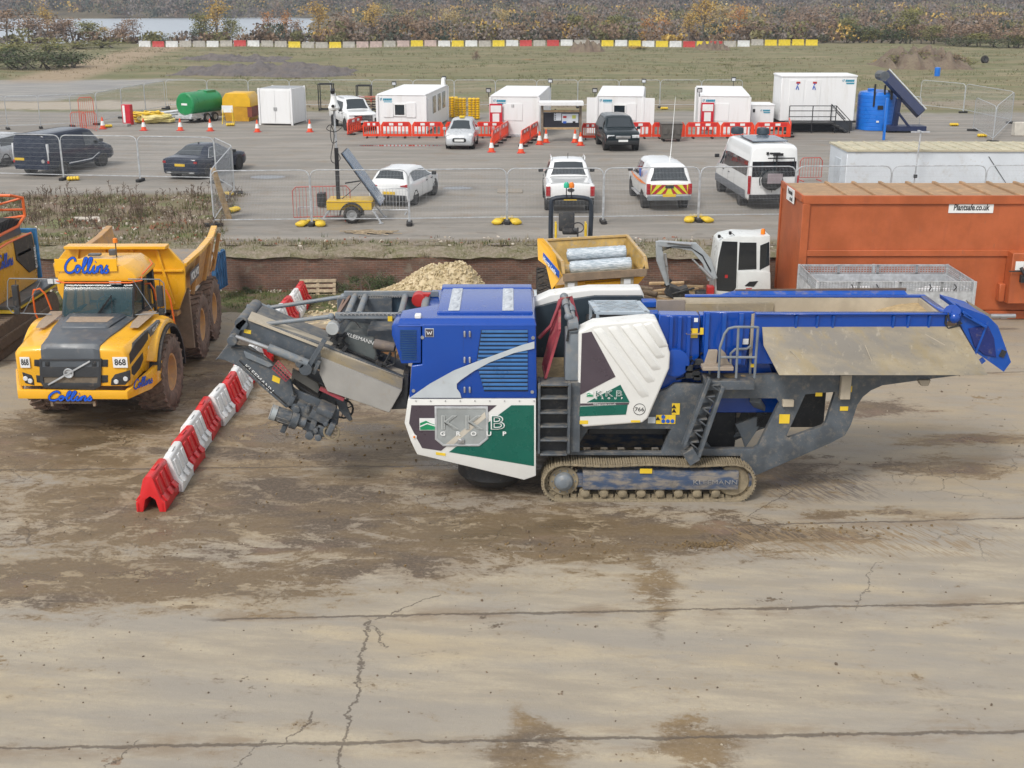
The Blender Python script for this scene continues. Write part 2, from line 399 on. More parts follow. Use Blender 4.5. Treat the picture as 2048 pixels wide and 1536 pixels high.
def sm(a, b, v):
    v = max(0, min(1, (v - a) / (b - a))); return v * v * (3 - 2 * v)
def ground_h(x, y):
    n = noise.noise(Vector((x * .05, y * .05, 3)))
    h = ZU + sm(92, 105, y) * (n * .35 + noise.noise(Vector((x * .2, y * .2, 1))) * .12)
    drop = sm(214, 275, y)
    right = sm(-90, -35, x + (y - 430) * .16)
    h -= drop * (6.2 - 4.4 * right)
    far = max(0.0, y - 655 + 40 * noise.noise(Vector((x * .006, 2, 7))))
    h += far * .085 + sm(0, 60, far) * n * 2.5
    if y > 260: h += right * 1.2 * noise.noise(Vector((x * .02, y * .02, 9)))
    return h
def upper_material():
    t = NT('plateau_ground'); x, y = t.x, t.y
    n1 = t.noise(.12, 5, .62); n2 = t.noise(.7, 6, .65); n3 = t.noise(7, 5, .7)
    st = t.noise(.8, 6, .66, t.vec(x * .18, y * 1.1)); sf = t.noise(3, 5, .7, t.vec(x * .2, y * 1.2))
    asph = t.mix(t.ss(st, .36, .66), (.20, .186, .165), (.285, .258, .225))
    asph = t.mix(t.ss(n2, .52, .68) * .55, asph, (.23, .18, .13))
    asph = t.mix(t.ss(sf, .55, .72) * .5, asph, (.15, .135, .12))
    asph = t.mix(t.ss(n3, .4, .8) * .3, asph, (.16, .145, .125))
    tr = t.ss(t.noise(2.5, 3, .5, t.vec(x * .06 + y * .02, y)), .56, .62) * t.ss(y, 60, 66)
    asph = t.mix(tr * .35, asph, (.13, .115, .10))
    # field
    fl = t.noise(.35, 6, .66, t.vec(x * .25, y * .8)); ff = t.noise(2.6, 6, .72, t.vec(x * .5, y * .6))
    grass = t.mix(t.ss(fl, .38, .64), (.125, .128, .05), (.215, .175, .095))
    grass = t.mix(t.ss(ff, .45, .7) * .7, grass, (.10, .095, .045))
    grass = t.mix(t.ss(t.noise(.22, 5, .6, t.vec(x * .3 + 40, y)), .54, .68) * .7, grass, (.27, .225, .13))
    grass = t.mix(t.ss(t.noise(.4, 4, .6, t.vec(x * .4, y + 70)), .6, .7) * .55, grass, (.11, .16, .05))
    # bare bands behind the cabins
    bare = (1.0 - t.ss((y - 97 + (n1 - .5) * 14).abs(), 1.5, 5)) * .8
    grass = t.mix(bare, grass, t.mix(t.ss(st, .4, .6), (.20, .155, .105), (.27, .22, .16)))
    # concrete apron and dirt track on the far left
    yy = y + (n2 - .5) * 5
    apron = t.ss(yy, 99, 101) * (1.0 - t.ss(yy, 124, 127)) * (1.0 - t.ss(x + (n2 - .5) * 6 - (y - 100) * .15, -38, -35))
    grass = t.mix(apron, grass, t.mix(t.ss(st, .42, .6), (.215, .21, .205), (.30, .285, .255)))
    ap2 = t.ss(yy, 92, 93.5) * (1.0 - t.ss(yy, 98, 100)) * (1.0 - t.ss(x + (n2 - .5) * 6, -27, -24))
    grass = t.mix(ap2, grass, (.35, .30, .235))
    a, b = G(150, 142, ZU), G(330, 92, ZU); k = (b.x - a.x) / (b.y - a.y)
    trk = (1.0 - t.ss((x - ((y - a.y) * k + a.x) + (n2 - .5) * 3).abs(), 2.0, 5.0)) * t.ss(y, 118, 128) * (1.0 - t.ss(y, 200, 211))
    grass = t.mix(trk * .9, grass, t.mix(t.ss(ff, .4, .6), (.26, .19, .12), (.33, .25, .165)))
    wood = t.ss(y, 212, 226)
    grass = t.mix(wood, grass, t.mix(t.ss(n2, .4, .6), (.10, .075, .04), (.15, .12, .06)))
    gm = t.ss(y + (n1 - .5) * 9 + (n2 - .5) * 3, 89.5, 92.5)
    c = t.mix(gm, asph, grass)
    # weeds and rubble patch behind the haul truck, thin grass along the wall
    wx = x + (n2 - .5) * 1.6
    pt = (1.0 - t.ss(wx + (y - 45) * .12, -11.2, -10.2)) * (1.0 - t.ss(y + (n2 - .5) * 1.6 + x * -.06, 53.0, 54.4))
    wl = (1.0 - t.ss(y + (n2 - .5) * 1.1, 42.2, 42.9)) * t.ss(n2, .3, .5)
    soil = t.mix(t.ss(n2, .4, .62), (.185, .135, .095), (.135, .12, .055))
    soil = t.mix(t.ss(n3, .5, .75) * .6, soil, (.28, .215, .16))
    soil = t.mix(t.ss(t.noise(.5, 3, .5), .58, .66) * .6, soil, (.12, .15, .04))
    c = t.mix(pt.max(wl * .8), c, soil)
    lv = t.ss(t.noise(1.1, 4, .6, t.vec(x * .5, y)), .57, .63) * (1.0 - t.ss(y, 43, 46.5))
    c = t.mix(lv * .4, c, (.10, .085, .07))
    # standing water in the car park
    pud = None
    for px, py, rx, ry in ((915, 376, .75, .5), (535, 354, 1.0, .65), (800, 291, 2.9, .45), (1900, 300, 1.5, .4)):
        p = G(px, py, ZU)
        d = t.math('SQRT', ((x - p.x) / rx) * ((x - p.x) / rx) + ((y - p.y) / ry) * ((y - p.y) / ry)) + (n2 - .5) * .5
        m = 1.0 - t.ss(d, .8, .95); halo = (1.0 - t.ss(d, .9, 1.9)) * .55
        c = t.mix(halo, c, (.12, .11, .10)); pud = m if pud is None else pud.max(m)
    rut = t.ss(t.noise(1.3, 3, .5, t.vec(x * .12, y * 1.6)), .66, .69) * t.ss(y, 60, 64) * (1.0 - t.ss(y, 76, 80))
    c = t.mix(pud, c, (.05, .05, .05))
    t.bump((n3 * .6 + ff * .8 * gm) * (1.0 - pud), .5, .05)
    return t.out(c, .9 - pud * .88 - rut * .4)
M_UP = upper_material()
rows = [41.5, 41.9, 42.4, 43] + [43 + (i * 1.0) for i in range(1, 50)] + [92 + i * 2.2 for i in range(0, 54)]
yv = rows[-1] + 4
while yv < 1600: rows.append(yv); yv *= 1.035
g = MB()
g.loft([[Vector(((-1 + 2 * i / 130) * (y * .62 + 14), y, ground_h((-1 + 2 * i / 130) * (y * .62 + 14), y))) for i in range(131)] for y in rows], caps=False, closed_ring=False)
tag(g.build('terrain', M_UP, ang=180), kind='structure')

t = NT('lake_water'); t.bump(t.noise(1.2, 3, .6, t.vec(t.x, t.y * 2.5)), .02, .05)
M_LAKE = t.out((.34, .38, .42), .40, Specular_IOR_Level=.9)
g = MB(); g.loft([[Vector((-480, 225, -3)), Vector((60, 225, -3))], [Vector((-480, 700, -3)), Vector((60, 700, -3))]], caps=False, closed_ring=False)
tag(g.build('lake', M_LAKE), kind='structure')

# --- brick retaining wall between the levels, with the earth bank that has slid over its top
def brick_material():
    t = NT('old_brick'); x, z = t.x, t.z
    b = t.n.new('ShaderNodeTexBrick'); b.inputs['Scale'].default_value = 1
    b.inputs['Brick Width'].default_value = .225; b.inputs['Row Height'].default_value = .075
    b.inputs['Mortar Size'].default_value = .008; b.inputs['Color1'].default_value = (.19, .085, .058, 1)
    b.inputs['Color2'].default_value = (.115, .065, .05, 1); b.inputs['Mortar'].default_value = (.20, .17, .14, 1)
    t.link(t.vec(x, z), b.inputs['Vector'])
    n = t.noise(1.2, 5, .65); n2 = t.noise(6, 5, .7, t.vec(x * .5, z * 1.3))
    c = t.mix(t.ss(n, .42, .68) * .6, b.outputs[0], (.115, .08, .058))
    c = t.mix(t.ss(n2, .5, .7) * .55, c, (.26, .15, .10))
    c = t.mix(t.ss(t.noise(2.4, 4, .6), .6, .7) * .6, c, (.22, .19, .15))
    t.bump(Ex(t, b.outputs['Fac']) * -.6 + n2 * .8, .8, .03)
    return t.out(c, .92)
wall = thing('retaining_wall', 'low weathered brick retaining wall between yard and car park', 'wall', (0, 41, 0))
w = WB(); rn = random.Random(3)
ys = lambda x: 41.0 + .05 * sin(x * 1.7)
w.loft([[Vector((x, 40.95 + .10 * noise.noise(Vector((x * .9, j * .7, 0))) + .05 * noise.noise(Vector((x * 4, j, 3))), z)) for x in [-40 + k * .25 for k in range(380)]] for j, z in enumerate((-.1, .2, .4, .6, .8, 1.0, 1.22))], caps=False, closed_ring=False)
w.build('brick_face', brick_material(), wall, ang=30)
t = NT('wall_bank'); n2 = t.noise(2.2, 6, .7, t.vec(t.x * .6, t.y, t.z)); n3 = t.noise(10, 5, .7)
c = t.mix(t.ss(n2, .38, .6), (.23, .19, .14), (.15, .14, .07)); c = t.mix(t.ss(n3, .42, .72) * .7, c, (.36, .31, .25))
t.bump(n3 + n2, .9, .08); M_BANK = t.out(c, .95)
w = MB()
w.loft([[Vector((x, yy + (.14 * noise.noise(Vector((x * 1.1, yy * 3, 0))) if 0 < k < 5 else 0), zz + .1 * noise.noise(Vector((x * 1.3, yy * 5, 5))) * (0 < k < 5))) for x in [-40 + k2 * .2 for k2 in range(476)]] for k, (yy, zz) in enumerate(((40.97, 1.12), (40.86, 1.2), (41.0, 1.31), (41.25, 1.43), (41.45, 1.5), (42.0, 1.512)))], caps=False, closed_ring=False)
tag(w.build('wall_top_bank', M_BANK, ang=60), kind='structure')

# thin grass strip at the foot of the wall
t = NT('wall_foot_soil'); n2 = t.noise(1.6, 6, .7); n3 = t.noise(9, 5, .7)
c = t.mix(t.ss(n2, .4, .6), (.075, .095, .022), (.13, .10, .06)); c = t.mix(t.ss(n3, .5, .75) * .5, c, (.05, .06, .02))
t.bump(n3, .8, .05); M_FOOT = t.out(c, .95)
w = MB()
def foot_y(x):
    e = 38.1 if x < -1 else 38.9
    return e + .5 * noise.noise(Vector((x * .35, 0, 2))) + .25 * noise.noise(Vector((x * 1.6, 0, 4))) + (1.5 if 3 < x else 0)
w.loft([[Vector((x, foot_y(x) * (1 - k) + 40.97 * k, .004 + .07 * k * (1 - k) * 4 * (.6 + noise.noise(Vector((x, k * 4, 0)))) + .03 * k)) for x in [-16 + j * .2 for j in range(130)]] for k in (0, .15, .35, .6, .8, 1.0)], caps=False, closed_ring=False)
tag(w.build('wall_foot_verge', M_FOOT, ang=60), kind='structure')
# ================================================================== SHARED PAINTS
M_BLUE = mat('crusher_blue', (.0, .05, .31), .3, var=.03, dirt=.03, dirt_rgb=(.14, .16, .22), scale=1.6, spec=.35, coat=.5)
M_BLUE_IN = mat('hopper_blue', (.0, .062, .34), .5, var=.1, dirt=.25, dirt_rgb=(.22, .19, .15), scale=2.2)
M_WHITE = mat('white_paint', (.72, .72, .70), .35, var=.03, dirt=.05, dirt_rgb=(.45, .41, .35), scale=1.8)
M_SILV = mat('silver_vinyl', (.46, .50, .53), .45, var=.05, dirt=.15, dirt_rgb=(.3, .27, .22))
M_COVER = mat('cover_white', (.68, .68, .655), .42, var=.03, dirt=.12, dirt_rgb=(.42, .38, .31), scale=2)
M_GREEN = mat('decal_green', (.003, .105, .075), .3, var=.05, dirt=.08, dirt_rgb=(.2, .22, .19))
M_PURP = mat('decal_plum', (.068, .052, .066), .35, var=.05, dirt=.1)
M_SLATE = mat('slate_paint', (.072, .086, .102), .5, var=.18, dirt=.45, dirt_rgb=(.21, .185, .15), scale=2.4, bump=.1)
M_SLATE_L = mat('slate_light', (.16, .185, .21), .45, var=.12, dirt=.45, dirt_rgb=(.25, .23, .2), scale=2.4)
M_DARK = mat('dark_steel', (.020, .022, .025), .6, var=.2, dirt=.35, dirt_rgb=(.12, .10, .08), scale=4)
M_BLACK = mat('black_rubber', (.018, .018, .019), .75, var=.2, dirt=.3, dirt_rgb=(.10, .085, .07), scale=5)
M_MUDST = mat('muddy_steel', (.235, .195, .13), .85, var=.2, dirt=.5, dirt_rgb=(.33, .265, .17), scale=5, bump=.3)
t = NT('worn_plate'); n = t.noise(.7, 6, .65, t.vec(t.x * .7 + t.z, t.y, t.z * 1.6)); n2 = t.noise(2.4, 6, .7, t.vec(t.x + t.z * .8, t.y, t.z * .7)); c = t.mix(t.ss(n, .36, .64), (.215, .195, .165), (.36, .30, .20)); c = t.mix(t.ss(n2, .48, .66) * .65, c, (.30, .235, .125)); c = t.mix(t.ss(t.noise(7, 5, .7, t.vec(t.x, t.y, t.z * .5)), .56, .68) * .5, c, (.44, .39, .30)); c = t.mix(t.ss(t.noise(22, 3, .6), .62, .7) * .5, c, (.16, .14, .12)); t.bump(n2, .25, .03); M_WORN = t.out(c, .5, Metallic=.15)
M_BEIGE = mat('dusty_plate', (.43, .375, .29), .7, var=.12, dirt=.3, dirt_rgb=(.33, .29, .22), scale=2)
M_SAND = mat('damp_sand', (.42, .31, .17), .95, var=.2, dirt=.3, dirt_rgb=(.34, .24, .12), scale=9, bump=.6)
M_STEEL = mat('bright_steel', (.45, .46, .47), .35, metal=.7, var=.15, dirt=.2)
M_GALV = mat('galvanised', (.52, .54, .56), .42, metal=.35, var=.15, dirt=.08, scale=6)
M_YELLOW = mat('sticker_yellow', (.72, .50, .03), .5, var=.08, dirt=.2)
M_RED = mat('red_paint', (.42, .02, .02), .45, var=.1, dirt=.15)
M_REDMESH = mat('red_mesh', (.30, .045, .06), .6, var=.15, dirt=.3)
M_GLASS = mat('dark_glass', (.012, .016, .02), .06, var=.1, spec=.8)
M_INK = mat('black_ink', (.012, .012, .014), .5, var=.05)
M_TXTW = mat('white_lettering', (.75, .76, .75), .45, var=.04)
M_LAMPC = mat('clear_lens', (.62, .64, .66), .15, var=.1)
M_LAMPR = mat('red_lens', (.35, .008, .012), .18, var=.1)
M_LAMPO = mat('amber_lens', (.75, .20, .01), .2, var=.08)

# ================================================================== THE MOBILE CRUSHER
ZA = lambda p: [(430 + a / 3.097, 540 + b / 3.097) for a, b in p]
ZB = lambda p: [(1050 + a / 3.269, 560 + b / 3.269) for a, b in p]
ZC = lambda p: [(1480 + a / 3.6056, 560 + b / 3.6056) for a, b in p]
CR = thing('mobile_crusher', 'large blue and slate tracked jaw crusher with white side covers, parked in the yard', 'crusher', (1.8, 24.2, 0))
def plate(name, pts, Y, th, m, parent=CR, holes=(), bevel=.012, seg=2):
    w = WB(); w.prism(XZ(Y, pts), Y, Y + th, 'y', [XZ(Y, h) for h in holes])
    return w.build(name, m, parent, bevel=bevel, seg=seg)
YN, YC, YF = 22.75, 24.2, 25.6
# -- main frame: two side plates, cross members
frame_px = [(1092, 850), (1170, 842), (1335, 778), (1350, 768), (1405, 768), (1460, 756), (1520, 750), (1545, 749), (1925, 750), (1830, 762), (1765, 771), (1742, 781), (1726, 794), (1715, 810), (1702, 850), (1690, 871), (1660, 887), (1512, 951), (1495, 958), (1480, 912), (1092, 910)]
hole_a = [(1177, 858), (1342, 858), (1323, 905), (1160, 905), (1158, 888)]
hole_b = [(1432, 797), (1553, 797), (1559, 806), (1516, 893), (1508, 898), (1384, 898), (1378, 892)]
hole_c = [(1611, 789), (1671, 784), (1652, 846), (1646, 853), (1578, 877), (1573, 872)]
fr = plate('main_frame', frame_px, 23.05, .14, M_SLATE, holes=[hole_a, hole_b, hole_c], bevel=.015)
o = plate('main_frame', frame_px, 23.05, .14, M_SLATE, holes=[hole_a, hole_b, hole_c], bevel=.015); o.location.y += 2.1
w = WB()
for px, py, r in ((1400, 812, .16), (1480, 770, .13), (1700, 800, .14), (1120, 880, .12)):
    p = V(px, py, 23.1); w.cyl((p.x, 23.15, p.z), (p.x, 25.2, p.z), r, n=14)
pl = V(1460, 850, 23.6); w.bx(pl.x - 1.2, pl.x + .2, 24.0, 24.9, .55, 1.9)
w.bx(5.0, 6.4, 23.7, 24.9, 1.25, 2.1)
w.build('cross_member', M_DARK, CR, bevel=.02)
# cross braces and the wedge plate seen through the openings
w = WB()
w.bar(V(1510, 800, 23.35), V(1550, 860, 24.6), .22, .10); w.bar(V(1405, 880, 23.6), V(1425, 905, 23.6), .2, .08)
w.prism(XZ(23.7, ZB([(1375, 945), (1560, 880), (1600, 860), (1440, 1100), (1420, 1040)])), 23.7, 23.78, 'y')
w.bar(V(1440, 880, 24.2), V(1535, 850, 23.8), .16, .06)
w.build('brace', M_SLATE_L, CR, bevel=.01)
plate('chute_plate', ZB([(1275, 775), (1450, 775), (1400, 900), (1235, 890)]), 24.3, .1, M_BEIGE)
# -- crawler tracks
def crawler(y0, y1, label=None):
    lo, hi = V(1086, 968, YN), V(1509, 968, YN)
    zc, r = .40, .40; x0, x1 = lo.x + r, hi.x - r
    path = []
    n_top, n_arc = 23, 7
    for i in range(n_top): path.append((x0 + (x1 - x0) * i / n_top, 0.0, 0.0))
    path += [(x1 + r * sin(pi * i / n_arc), zc - r * cos(pi * i / n_arc), i * 180 / n_arc) for i in range(n_arc)]
    sag = lambda u: .035 * sin(pi * min(1, max(0, u)) * 2.0) ** 2
    path += [(x1 + (x0 - x1) * i / n_top, zc + r - sag(i / n_top), 180) for i in range(n_top)]
    path += [(x0 - r * sin(pi * i / n_arc), zc + r * cos(pi * i / n_arc), 180 + i * 180 / n_arc) for i in range(n_arc)]
    belt = WB()
    for i, (x, z, a) in enumerate(path):
        nx_, nz_ = path[(i + 1) % len(path)][:2]
        cx, cz = (x + nx_) / 2, (z + nz_) / 2; an = math.atan2(nz_ - z, nx_ - x); L = math.hypot(nx_ - x, nz_ - z)
        m = rotm(0, -an, 0)
        belt.box((cx, (y0 + y1) / 2, cz + .0), (L * .96, y1 - y0, .035), m)
        ux, uz = sin(an), -cos(an)
        for k in (-.32, .0, .32):
            belt.box((cx + cos(an) * L * k + ux * .03, (y0 + y1) / 2, cz + sin(an) * L * k + uz * .03), (.022, (y1 - y0) * .98, .03), m)
        belt.box((cx - ux * .06, (y0 + y1) / 2, cz - uz * .06), (L * .8, .16, .08), m)
    tr = belt.build('crawler_track', M_MUDST, CR)
    f = WB()
    a, b = V(1166, 944, YN), V(1477, 981, YN)
    f.bx(a.x, b.x, y0 + .03, y1 - .06, b.z, a.z); f.bx(a.x - .5, b.x + .35, y0 + .14, y1 - .1, .26, .56)
    t = NT('track_frame_paint'); n = t.noise(2.2, 5, .65, t.vec(t.x, t.z * 3))
    c = t.mix(t.ss(n, .4, .62), (.045, .075, .14), (.23, .205, .175)); c = t.mix(t.ss(t.noise(7, 5, .7), .5, .7) * .6, c, (.085, .085, .085))
    fm = _mats.setdefault('trk', t.out(c, .5))
    f.build('track_frame', fm, tr, bevel=.025, seg=2)
    s = WB(); c0 = (x0 + .02, 0, zc + .0)
    prof = []
    s.cyl((c0[0], y0 + .12, zc), (c0[0], y1 - .1, zc), .30, n=26)
    for k in range(18):
        an = 2 * pi * k / 18; s.box((c0[0] + .31 * cos(an), y0 + .2, zc + .31 * sin(an)), (.07, .1, .05), rotm(0, -an, 0))
    s.build('sprocket', M_MUDST, tr, bevel=.012)
    s = WB(); s.lathe([(.0, -.02), (.10, -.02), (.12, .0), (.17, .02), (.20, .12), (.20, .2)], (c0[0], y0 + .0, zc), (0, 1, 0), 22)
    for k in range(10): s.cyl((c0[0] + .235 * cos(k * .628), y0 + .10, zc + .235 * sin(k * .628)), (c0[0] + .235 * cos(k * .628), y0 + .13, zc + .235 * sin(k * .628)), .018, n=6)
    s.build('sprocket_hub', M_SLATE_L, tr, bevel=.006)
    s = WB(); s.lathe([(.0, 0), (.30, 0), (.33, .03), (.33, .2), (0, .2)], (x1, y0 + .12, zc), (0, 1, 0), 26); s.build('idler_wheel', M_MUDST, tr)
    for k in range(8):
        s = WB(); xx = x0 + .45 + k * (x1 - x0 - .8) / 7; s.lathe([(.0, 0), (.05, 0), (.09, .02), (.09, .12), (.11, .13), (.11, .3), (0, .3)], (xx, y0 + .06, .15), (0, 1, 0), 14); s.build('track_roller', M_MUDST, tr)
    s = WB(); a, b = V(1280, 938, YN), V(1304, 947, YN); s.bx(a.x, b.x, y0 + .0, y0 + .02, b.z, a.z); s.build('warning_sticker', M_YELLOW, tr)
    return tr
tr = crawler(YN, YN + .5)
crawler(25.15, 25.65)
p = V(1431, 966, YN); text_mesh('lettering', 'KLEEMANN', .13, M_STEEL, tr, facing((p.x, YN + .025, p.z), (1, 0, 0), (0, 0, 1)), .012, sx=1.35, world=True)
# -- power pack
Y1 = YN
body = WB()
body.prism(XZ(Y1, [(844, 648), (1072, 648), (1074, 797), (818, 797), (823, 731), (844, 729)]), Y1, YF, 'y')
pp = body.build('power_pack_housing', M_BLUE, CR, bevel=.035, seg=3)
w = WB(); w.prism(XZ(Y1, [(783, 652), (787, 648), (842, 648), (842, 727), (802, 728), (794, 701), (783, 670)]), Y1 + .01, Y1 + .75, 'y')
lv = w.build('louvre_box', M_BLUE, CR, bevel=.03, seg=2)
w = WB()
for k in range(13):
    yy = 660 + k * 4.7; a, b = V(800 if k < 9 else 803, yy, Y1), V(833, yy + 3, Y1); w.bx(a.x, b.x, Y1 - .004, Y1 + .02, b.z, a.z)
w.build('vent_slots', mat('slot_blue', (.006, .05, .16), .4), lv)
# roof lid, stepped, with two row of moulded vents
z0 = V(960, 650, Y1).z
w = WB()
xr0, xr1 = V(874, 626, 23.2).x, V(1071, 626, 23.2).x
w.loft([[Vector(p) for p in ((xr0 - .75, Y1 - .015, z0 - .03), (xr1 + .02, Y1 - .015, z0 - .03), (xr1 + .02, YF - .02, z0 - .03), (xr0 - .75, Y1 + .85, z0 - .03))],
        [Vector(p) for p in ((xr0 - .70, Y1 + .12, z0 + .10), (xr1 - .03, Y1 + .12, z0 + .10), (xr1 - .03, YF - .1, z0 + .10), (xr0 - .70, Y1 + .75, z0 + .10))]])
w.bx(xr0, xr1 - .05, Y1 + .45, YF - .35, z0 + .02, z0 + .15); w.bx(xr0 - .02, xr1 - .04, YF - .42, YF - .06, z0 - .2, z0 + .16)
rf = w.build('roof_lid', M_BLUE, CR, bevel=.03, seg=3)
w = WB()
for cx in (.17, .72):
    X = xr0 + (xr1 - xr0) * cx
    w.bx(X - .11, X + .11, Y1 + .5, YF - .5, z0 + .15, z0 + .17)
    for k in range(3): w.ball((X, Y1 + .85 + k * .62, z0 + .17), .1, 12, 6, (.8, 2.0, .35))
w.build('roof_vent', mat('vent_white', (.52, .55, .58), .4, var=.1, dirt=.4, dirt_rgb=(.3, .33, .38), scale=5), rf, bevel=.01)
w = WB(); w.box((xr0 - .35, Y1 + .2, z0 + .13), (.12, .18, .07)); w.build('roof_sensor', M_WHITE, rf, bevel=.01)
# louvred door
w = WB(); w.prism(XZ(Y1, ZA([(1648, 370), (1938, 370), (1938, 752), (1668, 752), (1618, 575)])), Y1 - .006, Y1 + .0, 'y'); gr = w.build('louvre_panel', mat('louvre_dark', (.004, .018, .06), .5), pp)
w = WB()
for k in range(15):
    y_ = 372 + k * 25.2
    xl = 1648 - (y_ - 370) * .146 if y_ < 575 else 1618 + (y_ - 575) * .28
    a, b = V(*ZA([(xl + 4, y_)])[0], Y1), V(*ZA([(1936, y_ + 15)])[0], Y1)
    w.loft([[Vector((x, Y1 - .004, a.z)), Vector((x, Y1 - .028, b.z + .015)), Vector((x, Y1 - .028, b.z)), Vector((x, Y1 - .004, b.z + .01))] for x in (a.x, b.x)])
w.build('louvre_slats', mat('slat_blue', (.012, .105, .30), .35, dirt=.1), pp)
w = WB()
for xx in (1541, 1586):
    a, b = V(*ZA([(xx - 2.5, 342)])[0], Y1), V(*ZA([(xx + 2.5, 792)])[0], Y1); w.bx(a.x, b.x, Y1 - .003, Y1 + .01, b.z, a.z)
w.build('door_seams', M_INK, pp)
for k in range(9):
    for x0_, x1_, y_ in ((832, 1068, 801),): p = V(x0_ + (x1_ - x0_) * k / 8, y_, Y1); w = WB(); w.cyl((p.x, Y1 - .035, p.z), (p.x, Y1 - .015, p.z), .014, n=6); w.build('door_bolt', M_STEEL, pp)
for yy in (395, 555, 740):
    for xx in (1546, 1578):
        p = V(*ZA([(xx, yy)])[0], Y1); w = WB(); w.box((p.x, Y1 - .02, p.z), (.035, .04, .12)); w.build('door_hinge', M_STEEL, pp, bevel=.008)
for xx, yy in ((1285, 418), (1970, 420), (1230, 748), (1965, 755)):
    p = V(*ZA([(xx, yy)])[0], Y1); w = WB(); w.lathe([(.0, 0), (.032, 0), (.036, .012), (.036, .03), (0, .03)], (p.x, Y1 - .016, p.z), (0, 1, 0), 14); w.build('cover_bolt', M_STEEL, pp)
p = V(*ZA([(1328, 388)])[0], Y1)
w = WB(); w.box((p.x, Y1 - .006, p.z), (.17, .012, .17)); em = w.build('maker_emblem', M_SILV, pp, bevel=.003)
w = WB(); w.box((p.x, Y1 - .014, p.z), (.145, .008, .145)); w.build('emblem_field', M_PURP, em)
w = WB()
for a, b in (((-.05, .035), (-.025, -.035)), ((-.025, -.035), (0, .02)), ((0, .02), (.025, -.035)), ((.025, -.035), (.05, .035))): w.bar((p.x + a[0], Y1 - .02, p.z + a[1]), (p.x + b[0], Y1 - .02, p.z + b[1]), .012, .016, (0, 1, 0))
w.build('emblem_mark', M_TXTW, em)
st_px = [(1205, 792), (1330, 705), (1480, 622), (1640, 560), (1800, 502), (1900, 465), (1978, 443), (1978, 486), (1850, 515), (1700, 573), (1600, 628), (1525, 680), (1497, 705), (1498, 735), (1518, 762), (1526, 792)]
plate('silver_stripe', ZA(st_px), Y1 - .034, .006, M_SILV, pp, bevel=0)
# lower door with the livery
low_px = [(816, 798), (1072, 798), (1072, 952), (1048, 960), (834, 909), (822, 884), (809, 846)]
ld = plate('lower_side_door', low_px, Y1 - .02, .3, M_COVER, CR, bevel=.02)
w = WB(); w.prism(XZ(Y1 + .3, [(820, 800), (1072, 800), (1072, 945), (1050, 955), (845, 905), (812, 846)]), Y1 + .3, YF - .05, 'y'); w.build('lower_body', M_SLATE, CR, bevel=.03)
ins = [(1215, 838), (1976, 838), (1976, 1215), (1450, 1130), (1283, 1103), (1248, 1040), (1202, 950)]
plate('plum_field', ZA([(1216, 838), (1745, 838), (1400, 1120), (1283, 1103), (1248, 1040), (1202, 950)]), Y1 - .026, .006, M_PURP, ld, bevel=0)
plate('green_field', ZA([(1836, 838), (1976, 838), (1976, 1215), (1450, 1128)]), Y1 - .026, .006, M_GREEN, ld, bevel=0)
hx = ZA([(1360, 846), (1690, 846), (1693, 1045), (1637, 1092), (1412, 1092), (1362, 1050)])
hin = ZA([(1374, 860), (1678, 860), (1680, 1040), (1632, 1080), (1416, 1080), (1375, 1044)])
hatch = plate('inspection_hatch', hx, Y1 - .045, .025, M_GALV, ld, holes=[hin], bevel=.006)
plate('hatch_mesh', hin, Y1 - .034, .01, mat('hatch_grey', (.29, .31, .31), .5, var=.1, dirt=.3, dirt_rgb=(.34, .33, .3), scale=3), hatch, bevel=0)
plate('hatch_stripe', ZA([(1672, 880), (1678, 915), (1478, 1080), (1428, 1080)]), Y1 - .037, .005, mat('stripe_beige', (.50, .46, .39), .5), hatch, bevel=0)
p = V(*ZA([(1525, 1055)])[0], Y1); w = WB(); w.box((p.x, Y1 - .05, p.z), (.13, .03, .1)); w.cyl((p.x, Y1 - .075, p.z), (p.x, Y1 - .05, p.z), .03, n=10); w.build('hatch_latch', M_STEEL, hatch, bevel=.006)
